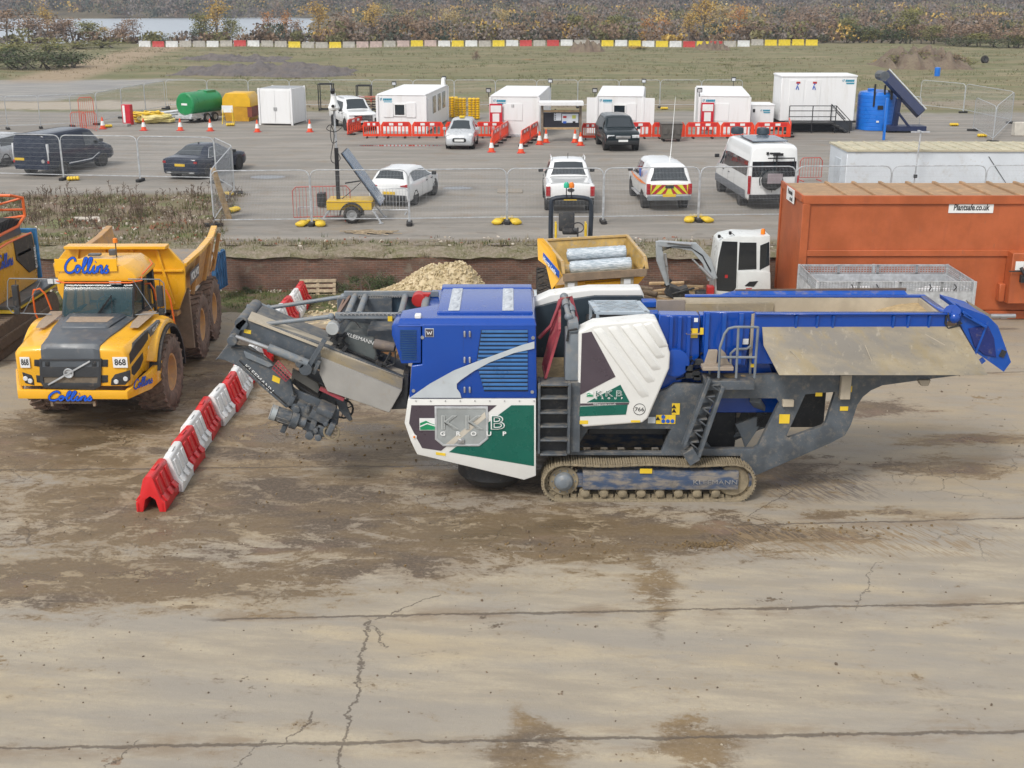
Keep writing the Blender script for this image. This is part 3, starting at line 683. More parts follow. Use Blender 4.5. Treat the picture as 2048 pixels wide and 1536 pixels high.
def livery(parent, cx, cz, Y, W, mg, mt, small=False):
    """wave mark, outlined KKB, spaced GROUP"""
    s = W / 1.9
    w = WB(); w.prism([(cx - .95 * s, cz - .13 * s), (cx - .63 * s, cz - .13 * s), (cx - .63 * s, cz + .12 * s), (cx - .95 * s, cz + .12 * s)], Y, Y + .004, 'y'); lg = w.build('logo_field', M_TXTW, parent)
    w = WB(); w.prism([(cx - .94 * s, cz - .12 * s), (cx - .64 * s, cz - .12 * s), (cx - .64 * s, cz - .02 * s), (cx - .74 * s, cz + .02 * s), (cx - .82 * s, cz + .07 * s), (cx - .94 * s, cz + .02 * s)], Y - .004, Y, 'y'); w.build('logo_wave', mat('leaf_green', (.01, .26, .11), .4), lg)
    w = WB(); w.prism([(cx - .94 * s, cz - .06 * s), (cx - .80 * s, cz - .0 * s), (cx - .64 * s, cz - .05 * s), (cx - .64 * s, cz - .03 * s), (cx - .80 * s, cz + .025 * s), (cx - .94 * s, cz - .035 * s)], Y - .008, Y - .004, 'y'); w.build('logo_wave', M_TXTW, lg)
    for i, ch in enumerate('KKB'):
        x = cx + (-.38 + i * .47) * s
        text_mesh('lettering', ch, .40 * s, M_TXTW if small or i == 2 else mat('faded_lettering', (.42, .44, .43), .5), parent, facing((x, Y - .010, cz + .02 * s), (1, 0, 0), (0, 0, 1)), .004, bold=.008 * s, sx=1.35, world=True)
        text_mesh('lettering', ch, .40 * s, mg if i == 2 or small else mt, parent, facing((x, Y - .016, cz + .02 * s), (1, 0, 0), (0, 0, 1)), .004, bold=-.007 * s, sx=1.33, world=True)
    for i, ch in enumerate('GROUP'):
        text_mesh('lettering', ch, .12 * s, M_TXTW, parent, facing((cx + (-.5 + i * .30) * s, Y - .010, cz - .20 * s), (1, 0, 0), (0, 0, 1)), .004, bold=.004 * s, sx=1.2, world=True)
p = V(*ZA([(1560, 950)])[0], Y1)
livery(ld, p.x + .03, p.z, Y1 - .04, 1.92, M_GREEN, mat('hatch_grey', (.3, .32, .32)))
plate('warning_sticker', ZA([(1368, 1128), (1428, 1136), (1428, 1152), (1368, 1144)]), Y1 - .028, .006, M_YELLOW, ld, bevel=0)
p = V(*ZA([(1235, 1030)])[0], Y1); w = WB(); w.lathe([(.0, 0), (.05, 0), (.05, .03), (0, .03)], (p.x, Y1 - .03, p.z), (0, 1, 0), 12); w.build('tow_eye_cap', M_WHITE, ld); w = WB(); w.lathe([(.0, 0), (.022, 0), (.022, .03), (0, .03)], (p.x, Y1 - .045, p.z), (0, 1, 0), 10); w.build('reflector', M_LAMPO, ld)
w = WB(); a = V(985, 945, 23.4); w.lathe([(.0, 0), (.55, .02), (.72, .2), (.72, .5), (0, .5)], (a.x, 23.7, .12), (0, 0, 1), 26); w.build('belly_drum', M_DARK, CR)
# -- jaw unit covers
cov = [(1157, 664), (1155.5, 844), (1167, 855), (1285, 846), (1296, 837), (1339, 737), (1340.6, 707), (1333, 682), (1314, 640), (1300, 639), (1188, 649)]
YV = 22.85
w = WB(); w.prism(XZ(YV, cov), YV, YV + .5, 'y'); cv = w.build('jaw_side_cover', M_COVER, CR, bevel=.05, seg=4)
for k in range(5):     # moulded flutes
    a, b = ZB([[((470, 318), (790, 765)), ((565, 305), (828, 668)), ((650, 298), (866, 588)), ((730, 288), (890, 510)), ((800, 280), (905, 440))][k][q] for q in (0, 1)])
    w = WB(); A, B = V(*a, YV), V(*b, YV)
    w.loft([[Vector((q.x - .10, YV + .01, q.z - .03)), Vector((q.x - .06, YV + e_ - .02, q.z - .015)), Vector((q.x + .06, YV + e_ - .02, q.z + .015)), Vector((q.x + .10, YV + .01, q.z + .03))] for q, e_ in ((A, .018), (A.lerp(B, .06), -.01), (A.lerp(B, .9), -.005), (B, .018))])
    w.build('cover_flute', M_COVER, cv, bevel=.015, seg=2)
plate('plum_field', ZB([(372, 350), (435, 338), (592, 632), (360, 752)]), YV - .008, .008, M_PURP, cv, bevel=0)
plate('green_field', ZB([(405, 800), (624, 685), (682, 795), (682, 800)]), YV - .008, .008, M_GREEN, cv, bevel=0)
plate('green_field', ZB([(358, 828), (672, 815), (660, 880), (356, 892)]), YV - .008, .008, M_GREEN, cv, bevel=0)
plate('plum_band', ZB([(360, 808), (680, 803), (678, 814), (360, 822)]), YV - .008, .008, M_PURP, cv, bevel=0)
p = V(*ZB([(535, 745)])[0], YV); livery(cv, p.x, p.z, YV - .010, .80, M_GREEN, M_GREEN, True)
p = V(*ZB([(520, 811)])[0], YV); text_mesh('lettering', 'kkbgroup.co.uk', .045, M_TXTW, cv, facing((p.x, YV - .012, p.z), (1, 0, 0), (0, 0, 1)), .003, sx=1.6, world=True)
p = V(*ZB([(748, 845)])[0], YV)
w = WB(); w.tube([(p.x + .115 * cos(a * pi / 16), YV - .003, p.z + .115 * sin(a * pi / 16)) for a in range(32)], .006, 5, True); w.build('number_ring', M_INK, cv)
text_mesh('lettering', '766', .115, M_INK, cv, facing((p.x, YV - .005, p.z - .005), (1, 0, 0), (0, 0, 1)), .004, sx=1.1, world=True)
for q in (((385, 930), (55, 24)), ((722, 924), (60, 14))):
    a = ZB([(q[0][0] - q[1][0] / 2, q[0][1] - q[1][1] / 2), (q[0][0] + q[1][0] / 2, q[0][1] + q[1][1] / 2)]); a0, a1 = V(*a[0], YV), V(*a[1], YV)
    w = WB(); w.bx(a0.x, a1.x, YV - .004, YV + .01, a1.z, a0.z); w.build('warning_sticker', M_YELLOW, cv)
# far cover and the engine deck between
w = WB(); w.prism(XZ(25.1, [(1064, 604), (1100, 588), (1180, 578), (1282, 577), (1288, 590), (1290, 640), (1270, 760), (1064, 760)]), 25.1, 25.55, 'y'); fc = w.build('jaw_side_cover', M_COVER, CR, bevel=.05, seg=3)
w = WB(); w.prism(XZ(25.0, [(1066, 616), (1110, 604), (1190, 592), (1286, 592), (1292, 606), (1292, 640), (1270, 760), (1064, 760)]), 24.98, 25.09, 'y'); w.build('cover_lining', mat('lining_navy', (.022, .036, .048), .5, dirt=.2), fc, bevel=.01)
a = V(1185, 600, 24.3); b = V(1290, 640, 24.3)
w = WB(); w.bx(1.55, 3.15, 23.4, 25.0, 1.2, 3.32); w.bx(.45, 1.2, 22.95, 25.0, 1.0, 2.35); w.build('engine_deck', M_DARK, CR, bevel=.02)
w = WB(); w.bx(.5, 1.15, 23.0, 24.9, 2.352, 2.40); w.build('deck_dust', M_SAND, CR)
# perforated walkway guard
gp = [V(*q, Y) for q, Y in zip(ZB([(430, 150), (735, 120), (800, 212), (475, 232)]), (24.6, 24.6, 23.7, 23.7))]
gz = sum(q.z for q in gp) / 4
w = WB(); a, b, c_, d = [Vector((q.x, q.y, gz)) for q in gp]
NX, NY = 15, 11
for i in range(NX + NY):
    for sgn in (0, 1):
        pts = []
        for k in range(NY + 1):
            u = (i - k if sgn == 0 else i - NY + k) / NX
            if 0 <= u <= 1:
                v = k / NY; pts.append(a.lerp(b, u).lerp(d.lerp(c_, u), v))
        if len(pts) > 1: w.bar(pts[0], pts[-1], .028, .03)
for q, r in ((a, b), (b, c_), (c_, d), (d, a)): w.bar(q, r, .11, .05)
for q in (a, b, c_, d): w.bar(q, (q.x, q.y, gz - .5), .06)
w.build('walkway_grating', mat('pale_blue_steel', (.36, .42, .47), .5, dirt=.2), CR)
w = WB(); w.bx(a.x, b.x, 23.8, 24.5, gz - .35, gz - .3); w.build('grating_floor', M_DARK, CR)
for q0, q1 in ((ZB([(815, 180)])[0], ZB([(775, 140)])[0]),):
    w = WB(); p = V(1298, 606, 24.6); w.box((p.x, 24.6, p.z), (.3, .3, .12)); p = V(1303, 628, 24.0); w.box((p.x, 24.0, p.z), (.28, .3, .1)); w.build('blue_bracket', M_BLUE_IN, CR, bevel=.01)
# red guard and the lifting cylinders
rp = [V(*q, Y) for q, Y in zip(ZB([(132, 635), (120, 560), (216, 320), (228, 300), (226, 440)]), (23.0, 23.6, 23.6, 23.0, 23.0))]
w = WB()
A, B, Cc, D = V(*ZB([(135, 640)])[0], 23.05), V(*ZB([(120, 560)])[0], 23.5), V(*ZB([(228, 130)])[0], 23.9), V(*ZB([(226, 330)])[0], 23.05)
for i in range(19):
    u = i / 18; w.bar(A.lerp(D, u), B.lerp(Cc, u), .012); w.bar(A.lerp(B, u), D.lerp(Cc, u), .012)
for q, r in ((A, B), (B, Cc), (Cc, D), (D, A)): w.bar(q, r, .05)
w.build('red_guard', M_REDMESH, CR)
for q0, q1 in (((255, 110), (285, 240)), ((292, 135), (325, 295))):
    w = WB(); a, b = V(*ZB([q0])[0], 23.7), V(*ZB([q1])[0], 23.3); w.cyl(a, b, .05, n=12); w.cyl(a, a.lerp(b, .45), .075, n=12); w.ball(a, .085); w.ball(b, .085); w.build('lift_cylinder', M_SLATE_L, CR)
w = WB(); w.tube([V(*q, 23.6) for q in ZB([(90, 380), (170, 300), (240, 120), (300, 110), (340, 250), (330, 330)])], .04, 6); w.build('red_arm', M_REDMESH, CR)
w = WB(); a, b = V(1131, 668, 22.95), V(1156, 762, 22.95); w.bx(a.x, b.x + .2, 22.95, 23.6, b.z, a.z); w.bx(a.x + .05, b.x, 23.0, 23.5, a.z, a.z + .22); tk = w.build('coolant_tank', M_SLATE_L, CR, bevel=.04, seg=2)
w = WB(); w.tube([V(*q, 22.92) for q in ZB([(275, 400), (285, 330), (345, 320)])], .025, 6); w.build('hose', M_BLACK, tk)
# -- service ladder beside the power pack
w = WB(); a, b = V(1076, 768, YN), V(1140, 908, YN)
w.bx(a.x, a.x + .05, YN, YN + .5, b.z, a.z); w.bx(b.x - .06, b.x, YN, YN + .5, b.z, a.z); w.bx(a.x, b.x, YN + .4, YN + .45, b.z, a.z)
w.bx(b.x, b.x + .2, YN + .1, YN + .6, b.z, a.z)
for k, yy in enumerate((682, 770, 865, 955, 1045, 1138)):
    z = V(*ZB([(180, yy)])[0], YN).z; w.bx(a.x + .05, b.x - .06, YN - .02, YN + .42, z - .035, z)
la = w.build('service_ladder', M_SLATE, CR, bevel=.008)
for x0_, y0_, x1_, y1_, m in ((136, 690, 228, 744, M_YELLOW), (134, 786, 178, 812, M_TXTW), (186, 872, 254, 914, M_RED), (100, 786, 130, 812, M_SLATE_L)):
    q0, q1 = [V(*q, YN + .38) for q in ZB([(x0_, y0_), (x1_, y1_)])]; w = WB(); w.bx(q0.x, q1.x, YN + .375, YN + .395, q1.z, q0.z); w.build('safety_sticker', m, la)
# -- blue jaw housing, screen casing
w = WB(); w.prism(XZ(23.2, ZB([(880, 228), (1142, 232), (1142, 500), (1030, 640), (1020, 690), (985, 690), (905, 850), (800, 855)])), 23.2, 23.55, 'y'); w.bx(3.0, 5.6, 23.6, 24.9, 1.6, 2.95); jh = w.build('jaw_housing', M_BLUE, CR, bevel=.02)
w = WB()
for xx in (945, 1000, 1060): a, b = V(*ZB([(xx, 236)])[0], 23.2), V(*ZB([(xx + 10, 560)])[0], 23.2); w.bx(a.x, b.x, 23.12, 23.2, b.z, a.z)
w.build('housing_rib', M_BLUE, jh, bevel=.006)
p = V(*ZB([(975, 525)])[0], 23.2); w = WB(); w.cyl((p.x, 23.0, p.z), (p.x, 23.2, p.z), .28, n=24); w.build('flywheel_boss', M_BLUE, jh, bevel=.02, seg=2)
w = WB(); w.prism(XZ(23.1, ZB([(1170, 210), (1500, 210), (1480, 250), (1460, 420), (1440, 560), (1180, 560), (1160, 400)])), 23.1, 23.2, 'y')
w.prism(XZ(23.3, [(1400, 630), (1520, 630), (1545, 752), (1400, 770)]), 23.3, 23.6, 'y'); hb = w.build('feed_box', M_BLUE, CR, bevel=.012)
w = WB()
for xx in (1180, 1290, 1400): a, b = V(*ZB([(xx, 216)])[0], 23.1), V(*ZB([(xx + 8, 540)])[0], 23.1); w.bx(a.x, b.x, 23.03, 23.1, b.z, a.z)
w.build('box_rib', M_BLUE_IN, hb)
w = WB()
for x0_, y0_, x1_, y1_, Yq, m in ((1067, 316, 1128, 378, 23.18, 0), (1145, 312, 1166, 356, 23.08, 0), (1424, 384, 1460, 420, 23.08, 1), (1106, 248, 1130, 274, 23.18, 1), (1476, 548, 1502, 570, 22.9, 0), (962, 806, 1010, 880, 23.04, 0), (858, 882, 982, 940, 23.04, 0), (804, 895, 852, 936, 23.04, 2)):
    q0, q1 = [V(*q, Yq) for q in ZB([(x0_, y0_), (x1_, y1_)])]; w.bx(q0.x, q1.x, Yq - .006, Yq, q1.z, q0.z, m)
for x0_, y0_, x1_, y1_ in ((285, 968, 355, 1034), (722, 912, 778, 942), (780, 766, 806, 808), (545, 812, 592, 838), (328, 258, 362, 306)):
    q0, q1 = [V(*q, 23.04) for q in ZC([(x0_, y0_), (x1_, y1_)])]; w.bx(q0.x, q1.x, 23.034, 23.04, q1.z, q0.z, 0)
stk = w.build('safety_stickers', [M_YELLOW, M_TXTW, M_SILV], fr)
w = WB()
for x0_, y0_ in ((870, 908), (905, 926), (935, 926), (965, 926), (905, 898), (975, 830), (975, 858), (1085, 345)):
    q = V(*ZB([(x0_, y0_)])[0], 23.0); Yq = 23.16 if x0_ > 1080 else 23.024
    if x0_ in (905, 935, 965): w.cyl((q.x, Yq, q.z), (q.x, Yq + .008, q.z), .04, n=12, mi=1)
    else: w.prism([(q.x - .045, q.z - .035), (q.x + .045, q.z - .035), (q.x, q.z + .045)], Yq, Yq + .008, 'y')
w.build('sticker_pictograms', [M_INK, mat('sign_blue', (.01, .09, .45), .5)], fr)
w = WB(); rn = random.Random(5)
for k in range(16): p = V(*ZB([(1040 + rn.random() * 110, 480 + rn.random() * 150)])[0], 23.1 + rn.random() * .3); w.tube([p, p + Vector((.15 * rn.uniform(-1, 1), -.06, .12 * rn.uniform(-1, 1))), p + Vector((.2 * rn.uniform(-1, 1), .05, -.2 * rn.random()))], .018, 5)
for k in range(5): p = V(*ZB([(1060 + rn.random() * 90, 520 + rn.random() * 120)])[0], 23.05); w.box(p, (.14, .1, .1))
w.build('hydraulic_valves', M_DARK, CR)
w = WB()
for q in (((1150, 560), (1190, 440), (1250, 440), (1240, 540)), ((1260, 560), (1270, 430), (1300, 460), (1330, 545))): w.prism(XZ(23.2, ZB(q)), 22.98, 23.08, 'y')
a = V(*ZB([(1150, 545)])[0], 23.0); b = V(*ZB([(1350, 570)])[0], 23.0); w.bx(a.x, b.x, 22.75, 23.2, b.z, a.z)
w.build('pivot_bracket', mat('dusty_bracket', (.30, .25, .2), .7, dirt=.5), CR, bevel=.01)
# -- platform ladder and handrails
w = WB()
YL = 22.72
for st in (((1205, 640), (1035, 1085)), ((1292, 690), (1132, 1150))):
    w.bar(V(*ZB([st[0]])[0], YL), V(*ZB([st[1]])[0], YL), .07, .2, (0, 1, 0))
for st in (((1205, 640), (1035, 1085)), ((1292, 690), (1132, 1150))):
    w.bar(V(*ZB([st[0]])[0], YL + .45), V(*ZB([st[1]])[0], YL + .45), .06, .12, (0, 1, 0))
for k in range(6):
    u = (k + .4) / 6; l = Vector((1205, 640)).lerp(Vector((1035, 1085)), u); r = Vector((1292, 690)).lerp(Vector((1132, 1150)), u)
    c0 = V(*ZB([(l.x + 14, l.y + 14)])[0], YL); c1 = V(*ZB([(r.x - 10, r.y - 26)])[0], YL)
    w.bx(c0.x, c1.x, YL - .02, YL + .45, c0.z - .03, c0.z); w.bar(c0, V(*ZB([(r.x - 8, r.y + 10)])[0], YL), .03, .03)
w.bar(V(*ZB([(1060, 1110)])[0], YL), V(*ZB([(1110, 1185)])[0], YL), .24, .2, (0, 1, 0))
a, b = V(*ZB([(1180, 645)])[0], 22.75), V(*ZB([(1500, 720)])[0], 22.75); w.bx(a.x, b.x, 22.75, 23.6, b.z, a.z - .05)
lad = w.build('boarding_ladder', M_SLATE, CR, bevel=.008)
w = WB()
hr = lambda pts, Y, r=.026: w.tube([V(*q, Y) for q in ZB(pts)], r, 8)
hr([(1205, 650), (1212, 520), (1250, 400), (1295, 285), (1312, 264), (1340, 258), (1460, 262), (1490, 275), (1522, 306)], 23.2)
hr([(1265, 640), (1275, 440), (1305, 350), (1330, 318), (1370, 308), (1500, 308), (1524, 310)], YL + .05)
hr([(1524, 306), (1515, 430), (1500, 640)], YL + .05); hr([(1482, 275), (1478, 430), (1470, 650)], 23.2)
hr([(1278, 505), (1508, 506)], YL + .05); hr([(1396, 310), (1380, 640)], YL + .05); hr([(1345, 560), (1345, 480), (1375, 452), (1450, 450), (1478, 430)], 23.0); hr([(1230, 560), (1290, 420)], 23.2)
w.build('handrail', M_SLATE_L, lad)
w = WB()
for xx, s_ in ((1350, 1.0), (1440, .9), (1260, .7)): p = V(*ZB([(xx, 665)])[0], 22.9); w.ball(p + Vector((0, .2, -.02)), .24 * s_, 12, 6, (1, 1.2, .4))
w.build('spilt_sand', M_SAND, lad)
# -- feed hopper
zr = V(1896, 629, 23.0).z
w = WB()
xh0, xh1 = V(1500, 629, 23.0).x, V(1896, 629, 23.0).x
Yh0, Yh1 = 23.0, 24.5
w.bx(V(1510, 629, 23.0).x, xh1, Yh0, Yh0 + .06, zr - 1.0, zr); w.bx(V(1390, 629, 23.0).x, xh1, Yh1 - .06, Yh1, zr - 1.0, zr)
w.bx(xh1 - .06, xh1, Yh0 + .06, Yh1 - .06, zr - .8, zr); w.bx(V(1510, 629, 23.0).x, xh1 + .04, Yh0 - .06, Yh0 + .09, zr, zr + .035); w.bx(V(1390, 629, 23.0).x, xh1 + .04, Yh1 - .1, Yh1 + .04, zr, zr + .035); w.bx(xh1 - .1, xh1 + .04, Yh0 + .09, Yh1 - .1, zr, zr + .035)
hp = w.build('feed_hopper', M_BLUE, CR, bevel=.01)
w = WB()
w.bx(xh0 - 1.3, xh1 - .08, Yh1 - .12, Yh1 - .07, zr - .9, zr - .01); w.bx(xh1 - .13, xh1 - .08, Yh0 + .1, Yh1 - .14, zr - .8, zr - .01)
w.bx(xh0 + .05, xh1 - .1, Yh0 + .08, Yh0 + .12, zr - .9, zr - .01)
w.build('hopper_lining', M_BEIGE, hp)
w = WB(); w.loft([[Vector((x, y, zr - .42 + .34 * sm(xh1 - 1.6, xh1 - .3, x) * (.7 + .3 * (y - Yh0) / 2.2) + .03 * noise.noise(Vector((x * 4, y * 4, 0))))) for x in [xh0 - 1.2 + i * (xh1 - xh0 + 1.1) / 40 for i in range(41)]] for y in [Yh0 + .1 + j * (Yh1 - Yh0 - .22) / 12 for j in range(13)]], caps=False, closed_ring=False)
w.build('hopper_load', M_SAND, hp)
w = WB()
for xx in (1592, 1634, 1666, 1786, 1816, 1858): p = V(xx, 640, 23.0); w.loft([[Vector((p.x + d, Yh0 - .001, zr - .02)), Vector((p.x + d, Yh0 - .06, zr - .02)), Vector((p.x + d, Yh0 - .001, zr - .4))] for d in (-.02, .02)])
w.build('hopper_gusset', M_BLUE_IN, hp)
w = WB()
a0, a1, b1, b0 = [V(*q, 23.0) for q in ((1524, 655), (1919, 654), (1976, 751), (1558, 751))]
a2 = V(1527, 692, 22.8)
tp = [Vector((a0.x, 22.98, a0.z)), Vector((a1.x, 22.98, a1.z)), V(1976, 751, 22.5), V(1558, 751, 22.5), V(1527, 692, 22.79)]
nrm = Vector((0, .035, .02))
w.add(tp + [q + nrm for q in tp], [(0, 1, 2, 3, 4), (9, 8, 7, 6, 5)] + [(i, 5 + i, 5 + (i + 1) % 5, (i + 1) % 5) for i in range(5)])
wg = w.build('hopper_wing', M_WORN, hp, bevel=.008)
for k in range(16): p = tp[0].lerp(tp[1], (k + .5) / 16); w = WB(); w.cyl((p.x, 22.95, p.z - .07), (p.x, 22.99, p.z - .07), .018, n=6); w.build('wing_bolt', M_DARK, wg)
for q in ((1580, 700, 1620, 740), (1730, 690, 1752, 742), (1850, 668, 1890, 690)): w = WB(); A, B = V(q[0], q[1], 22.72), V(q[2], q[3], 22.6); w.bar(A, B, .012, .01); w.build('weld_scar', M_BEIGE, wg)
w = WB(); q0, q1 = V(1815, 580, 25.4), V(1480, 602, 25.4)
w.add([V(1470, 581, 24.6), V(1808, 580, 24.6), Vector((V(1815, 600, 24.5).x, 24.5, zr + .03)), Vector((V(1440, 600, 24.5).x, 24.5, zr + .03)), V(1470, 581, 24.65), V(1808, 580, 24.65), Vector((V(1815, 600, 24.5).x, 24.55, zr + .03)), Vector((V(1440, 600, 24.5).x, 24.55, zr + .03))], [(0, 1, 2, 3), (7, 6, 5, 4), (0, 4, 5, 1), (1, 5, 6, 2), (2, 6, 7, 3), (3, 7, 4, 0)])
w.build('hopper_wing', M_BLUE_IN, hp)
w = WB(); a, b = V(1812, 579, 24.62), V(1470, 582, 24.62); w.bar(a, b, .06, .06); w.build('wing_edge', mat('rust_brown', (.12, .08, .06), .8, dirt=.3), hp)
for x0_, y0_, x1_, y1_, Yq, m in ((1090, 96, 1402, 152, 24.7, M_BEIGE), (1050, 150, 1622, 232, 24.3, M_WORN), (860, 132, 1045, 226, 24.3, mat('brown_plate', (.22, .19, .17), .7, dirt=.4))):
    q0, q1 = [V(*q, Yq) for q in ZB([(x0_, y0_), (x1_, y1_)])]; w = WB(); w.bx(q0.x, q1.x, Yq, Yq + .06, q1.z - .3, q0.z); w.build('feed_chute_board', m, hp, bevel=.01)
# -- hinged hopper end wall, folded down
YA, YB = 23.05, 24.35
prof = ZC([(1590, 190), (1790, 262), (1860, 330), (1955, 592), (1902, 662), (1832, 612), (1705, 525), (1640, 420), (1585, 315)])
w = WB(); w.prism(XZ(YA, prof), YA, YA + .28, 'y'); w.prism(XZ(YA, ZC([(1600, 215), (1790, 270), (1860, 335), (1955, 592), (1925, 640), (1830, 360), (1780, 310), (1600, 245)])), YA + .28, YB, 'y')
ew = w.build('hopper_end_wall', M_BLUE_IN, CR, bevel=.02)
w = WB()
P0 = lambda q, Y: V(*ZC([q])[0], Y)
w.prism(XZ(YA - .03, ZC([(1648, 350), (1790, 330), (1832, 420), (1850, 560), (1760, 540), (1690, 480)])), YA - .028, YA - .0, 'y'); w.build('end_wall_recess', mat('deep_blue', (.006, .018, .14), .5, dirt=.3), ew, bevel=.008)
w = WB(); w.bar(P0((1610, 245), YA - .06), P0((1770, 335), YA - .06), .12, .05); w.bar(P0((1600, 225), YA - .05), P0((1665, 270), YA - .05), .14, .05); w.build('end_wall_rib', M_BLUE_IN, ew, bevel=.008)
p = P0((1893, 530), YA); w = WB(); w.box((p.x, YA - .01, p.z), (.1, .03, .14), rotm(0, .35, 0)); w.build('end_wall_pocket', M_DARK, ew)
w = WB(); w.cyl(P0((1530, 240), 23.0), P0((1530, 240), 23.4), .17, n=16); w.cyl(P0((1560, 225), 22.95), P0((1560, 225), 25.2), .09, n=12); w.ball(P0((1545, 270), 23.0), .12); w.build('hinge_knuckle', M_BLUE, ew, bevel=.01)
w = WB(); w.tube([P0(q, 22.98) for q in ((1490, 255), (1480, 310), (1500, 350), (1560, 330), (1600, 310))], .02, 6); w.tube([P0(q, 22.95) for q in ((1500, 240), (1510, 300), (1590, 300))], .018, 6); w.build('hose', M_DARK, ew)
w = WB(); w.bar(P0((1780, 318), YA - .02), P0((1690, 545), YA - .02), .04, .04); w.bar(P0((1760, 570), YA), P0((1720, 600), YA), .08, .08); w.build('stay_rod', M_BLUE_IN, ew)
w = WB(); w.prism(XZ(YB, [(1932, 600), (1978, 628), (1984, 640), (1938, 612)]), YB - .05, YB + .02, 'y'); w.build('end_wall_edge', M_WORN, ew)
w = WB()
p = V(1690, 778, 23.0); w.bx(p.x - .1, p.x + .1, 22.93, 23.05, p.z - .2, p.z + .3); p = V(1577, 806, 23.0); w.bx(p.x - .12, p.x + .1, 22.95, 23.05, p.z - .07, p.z + .07); p = V(1849, 765, 23.0); w.prism([(p.x - .12, p.z + .05), (p.x + .12, p.z + .06), (p.x + .08, p.z - .07), (p.x - .06, p.z - .07)], 22.98, 23.2, 'y')
w.build('hopper_stay', M_BEIGE, CR, bevel=.01)
# -- main discharge conveyor, folded tail and overband frame
YCN, YCF = 23.45, 24.85
def zslab(name, pts, Y0, Y1_, m, parent=CR, bevel=.012): 
    w = WB(); w.prism(XZ(Y0, ZA(pts)), Y0, Y1_, 'y'); return w.build(name, m, parent, bevel=bevel)
cvb = zslab('conveyor_frame', [(160, 315), (215, 300), (700, 470), (1165, 660), (1165, 690), (700, 545), (650, 620), (600, 600), (150, 420)], YCN, YCN + .1, M_SLATE)
w = WB()
def strip(pa, pb, Ya, Yb, up=0.0):
    A, B = V(*ZA([pa])[0], Ya), V(*ZA([pb])[0], Ya)
    return [A, B, Vector((B.x, Yb, B.z + up)), Vector((A.x, Yb, A.z + up))]
q = strip((215, 318), (1165, 690), YCN + .1, YCF); w.add(q + [v - Vector((0, 0, .06)) for v in q], [(0, 1, 2, 3), (7, 6, 5, 4), (0, 4, 5, 1), (1, 5, 6, 2), (2, 6, 7, 3), (3, 7, 4, 0)])
w.build('conveyor_belt', mat('belt_rubber', (.075, .085, .095), .6, var=.2, dirt=.5, dirt_rgb=(.2, .185, .16)), cvb)
w = WB(); q = strip((205, 300), (1165, 672), YCN - .05, YCN + .32, .05); w.add(q + [v - Vector((0, 0, .04)) for v in q], [(0, 1, 2, 3), (7, 6, 5, 4), (0, 4, 5, 1), (1, 5, 6, 2), (2, 6, 7, 3), (3, 7, 4, 0)])
w.build('belt_skirt', M_BEIGE, cvb)
w = WB(); A, B = V(*ZA([(200, 285)])[0], YCF), V(*ZA([(1165, 650)])[0], YCF); w.bar(A, B, .08, .35); A2, B2 = A + Vector((0, .02, .22)), B + Vector((0, .02, .22)); w.bar(A2, B2, .12, .05); w.build('far_side_frame', M_SLATE_L, cvb)
sp = zslab('side_skirt', [(655, 540), (1160, 742), (1080, 885), (695, 752), (645, 640)], YCN - .10, YCN - .04, mat('grey_sheet', (.31, .30, .28), .5, var=.08, dirt=.35, dirt_rgb=(.30, .27, .22), scale=1.6), cvb)
zslab('skirt_top', [(650, 480), (1165, 672), (1160, 742), (655, 540)], YCN - .07, YCN + .0, M_WORN, cvb)
zslab('seal_flap', [(1165, 640), (1200, 650), (1190, 860), (1090, 865), (1160, 745)], YCN, YCN + .6, M_DARK, cvb)
# head drum end
w = WB(); p = V(*ZA([(165, 330)])[0], YCN); w.cyl((p.x, YCN - .05, p.z), (p.x, YCF + .05, p.z), .13, n=18); w.build('head_drum', M_SLATE, cvb)
zslab('head_plate', [(100, 455), (75, 480), (90, 400), (130, 335), (175, 300), (200, 320), (165, 360), (150, 400)], YCN - .05, YCF, M_SLATE, cvb)
zslab('head_plate', [(230, 255), (262, 195), (300, 215), (700, 405), (690, 430), (270, 270)], YCF + .02, YCF + .1, M_SLATE_L, cvb)
for q0, q1, r in (((128, 412), (350, 490), .045), ((330, 480), (575, 580), .085)):
    w = WB(); w.cyl(V(*ZA([q0])[0], YCN - .22), V(*ZA([q1])[0], YCN - .22), r, n=14); w.build('fold_cylinder', M_STEEL if r < .05 else M_SLATE_L, cvb)
w = WB()
for q0, r in (((125, 415), .1), ((575, 590), .13), ((540, 555), .09)): p = V(*ZA([q0])[0], YCN); w.cyl((p.x, YCN - .3, p.z), (p.x, YCN + .05, p.z), r, n=16)
w.bar(V(*ZA([(575, 605)])[0], YCN - .2), V(*ZA([(680, 430)])[0], YCN - .2), .1, .1); w.bar(V(*ZA([(610, 640)])[0], YCN - .16), V(*ZA([(650, 560)])[0], YCN - .16), .12, .08)
w.build('fold_pivot', M_SLATE, cvb, bevel=.01)
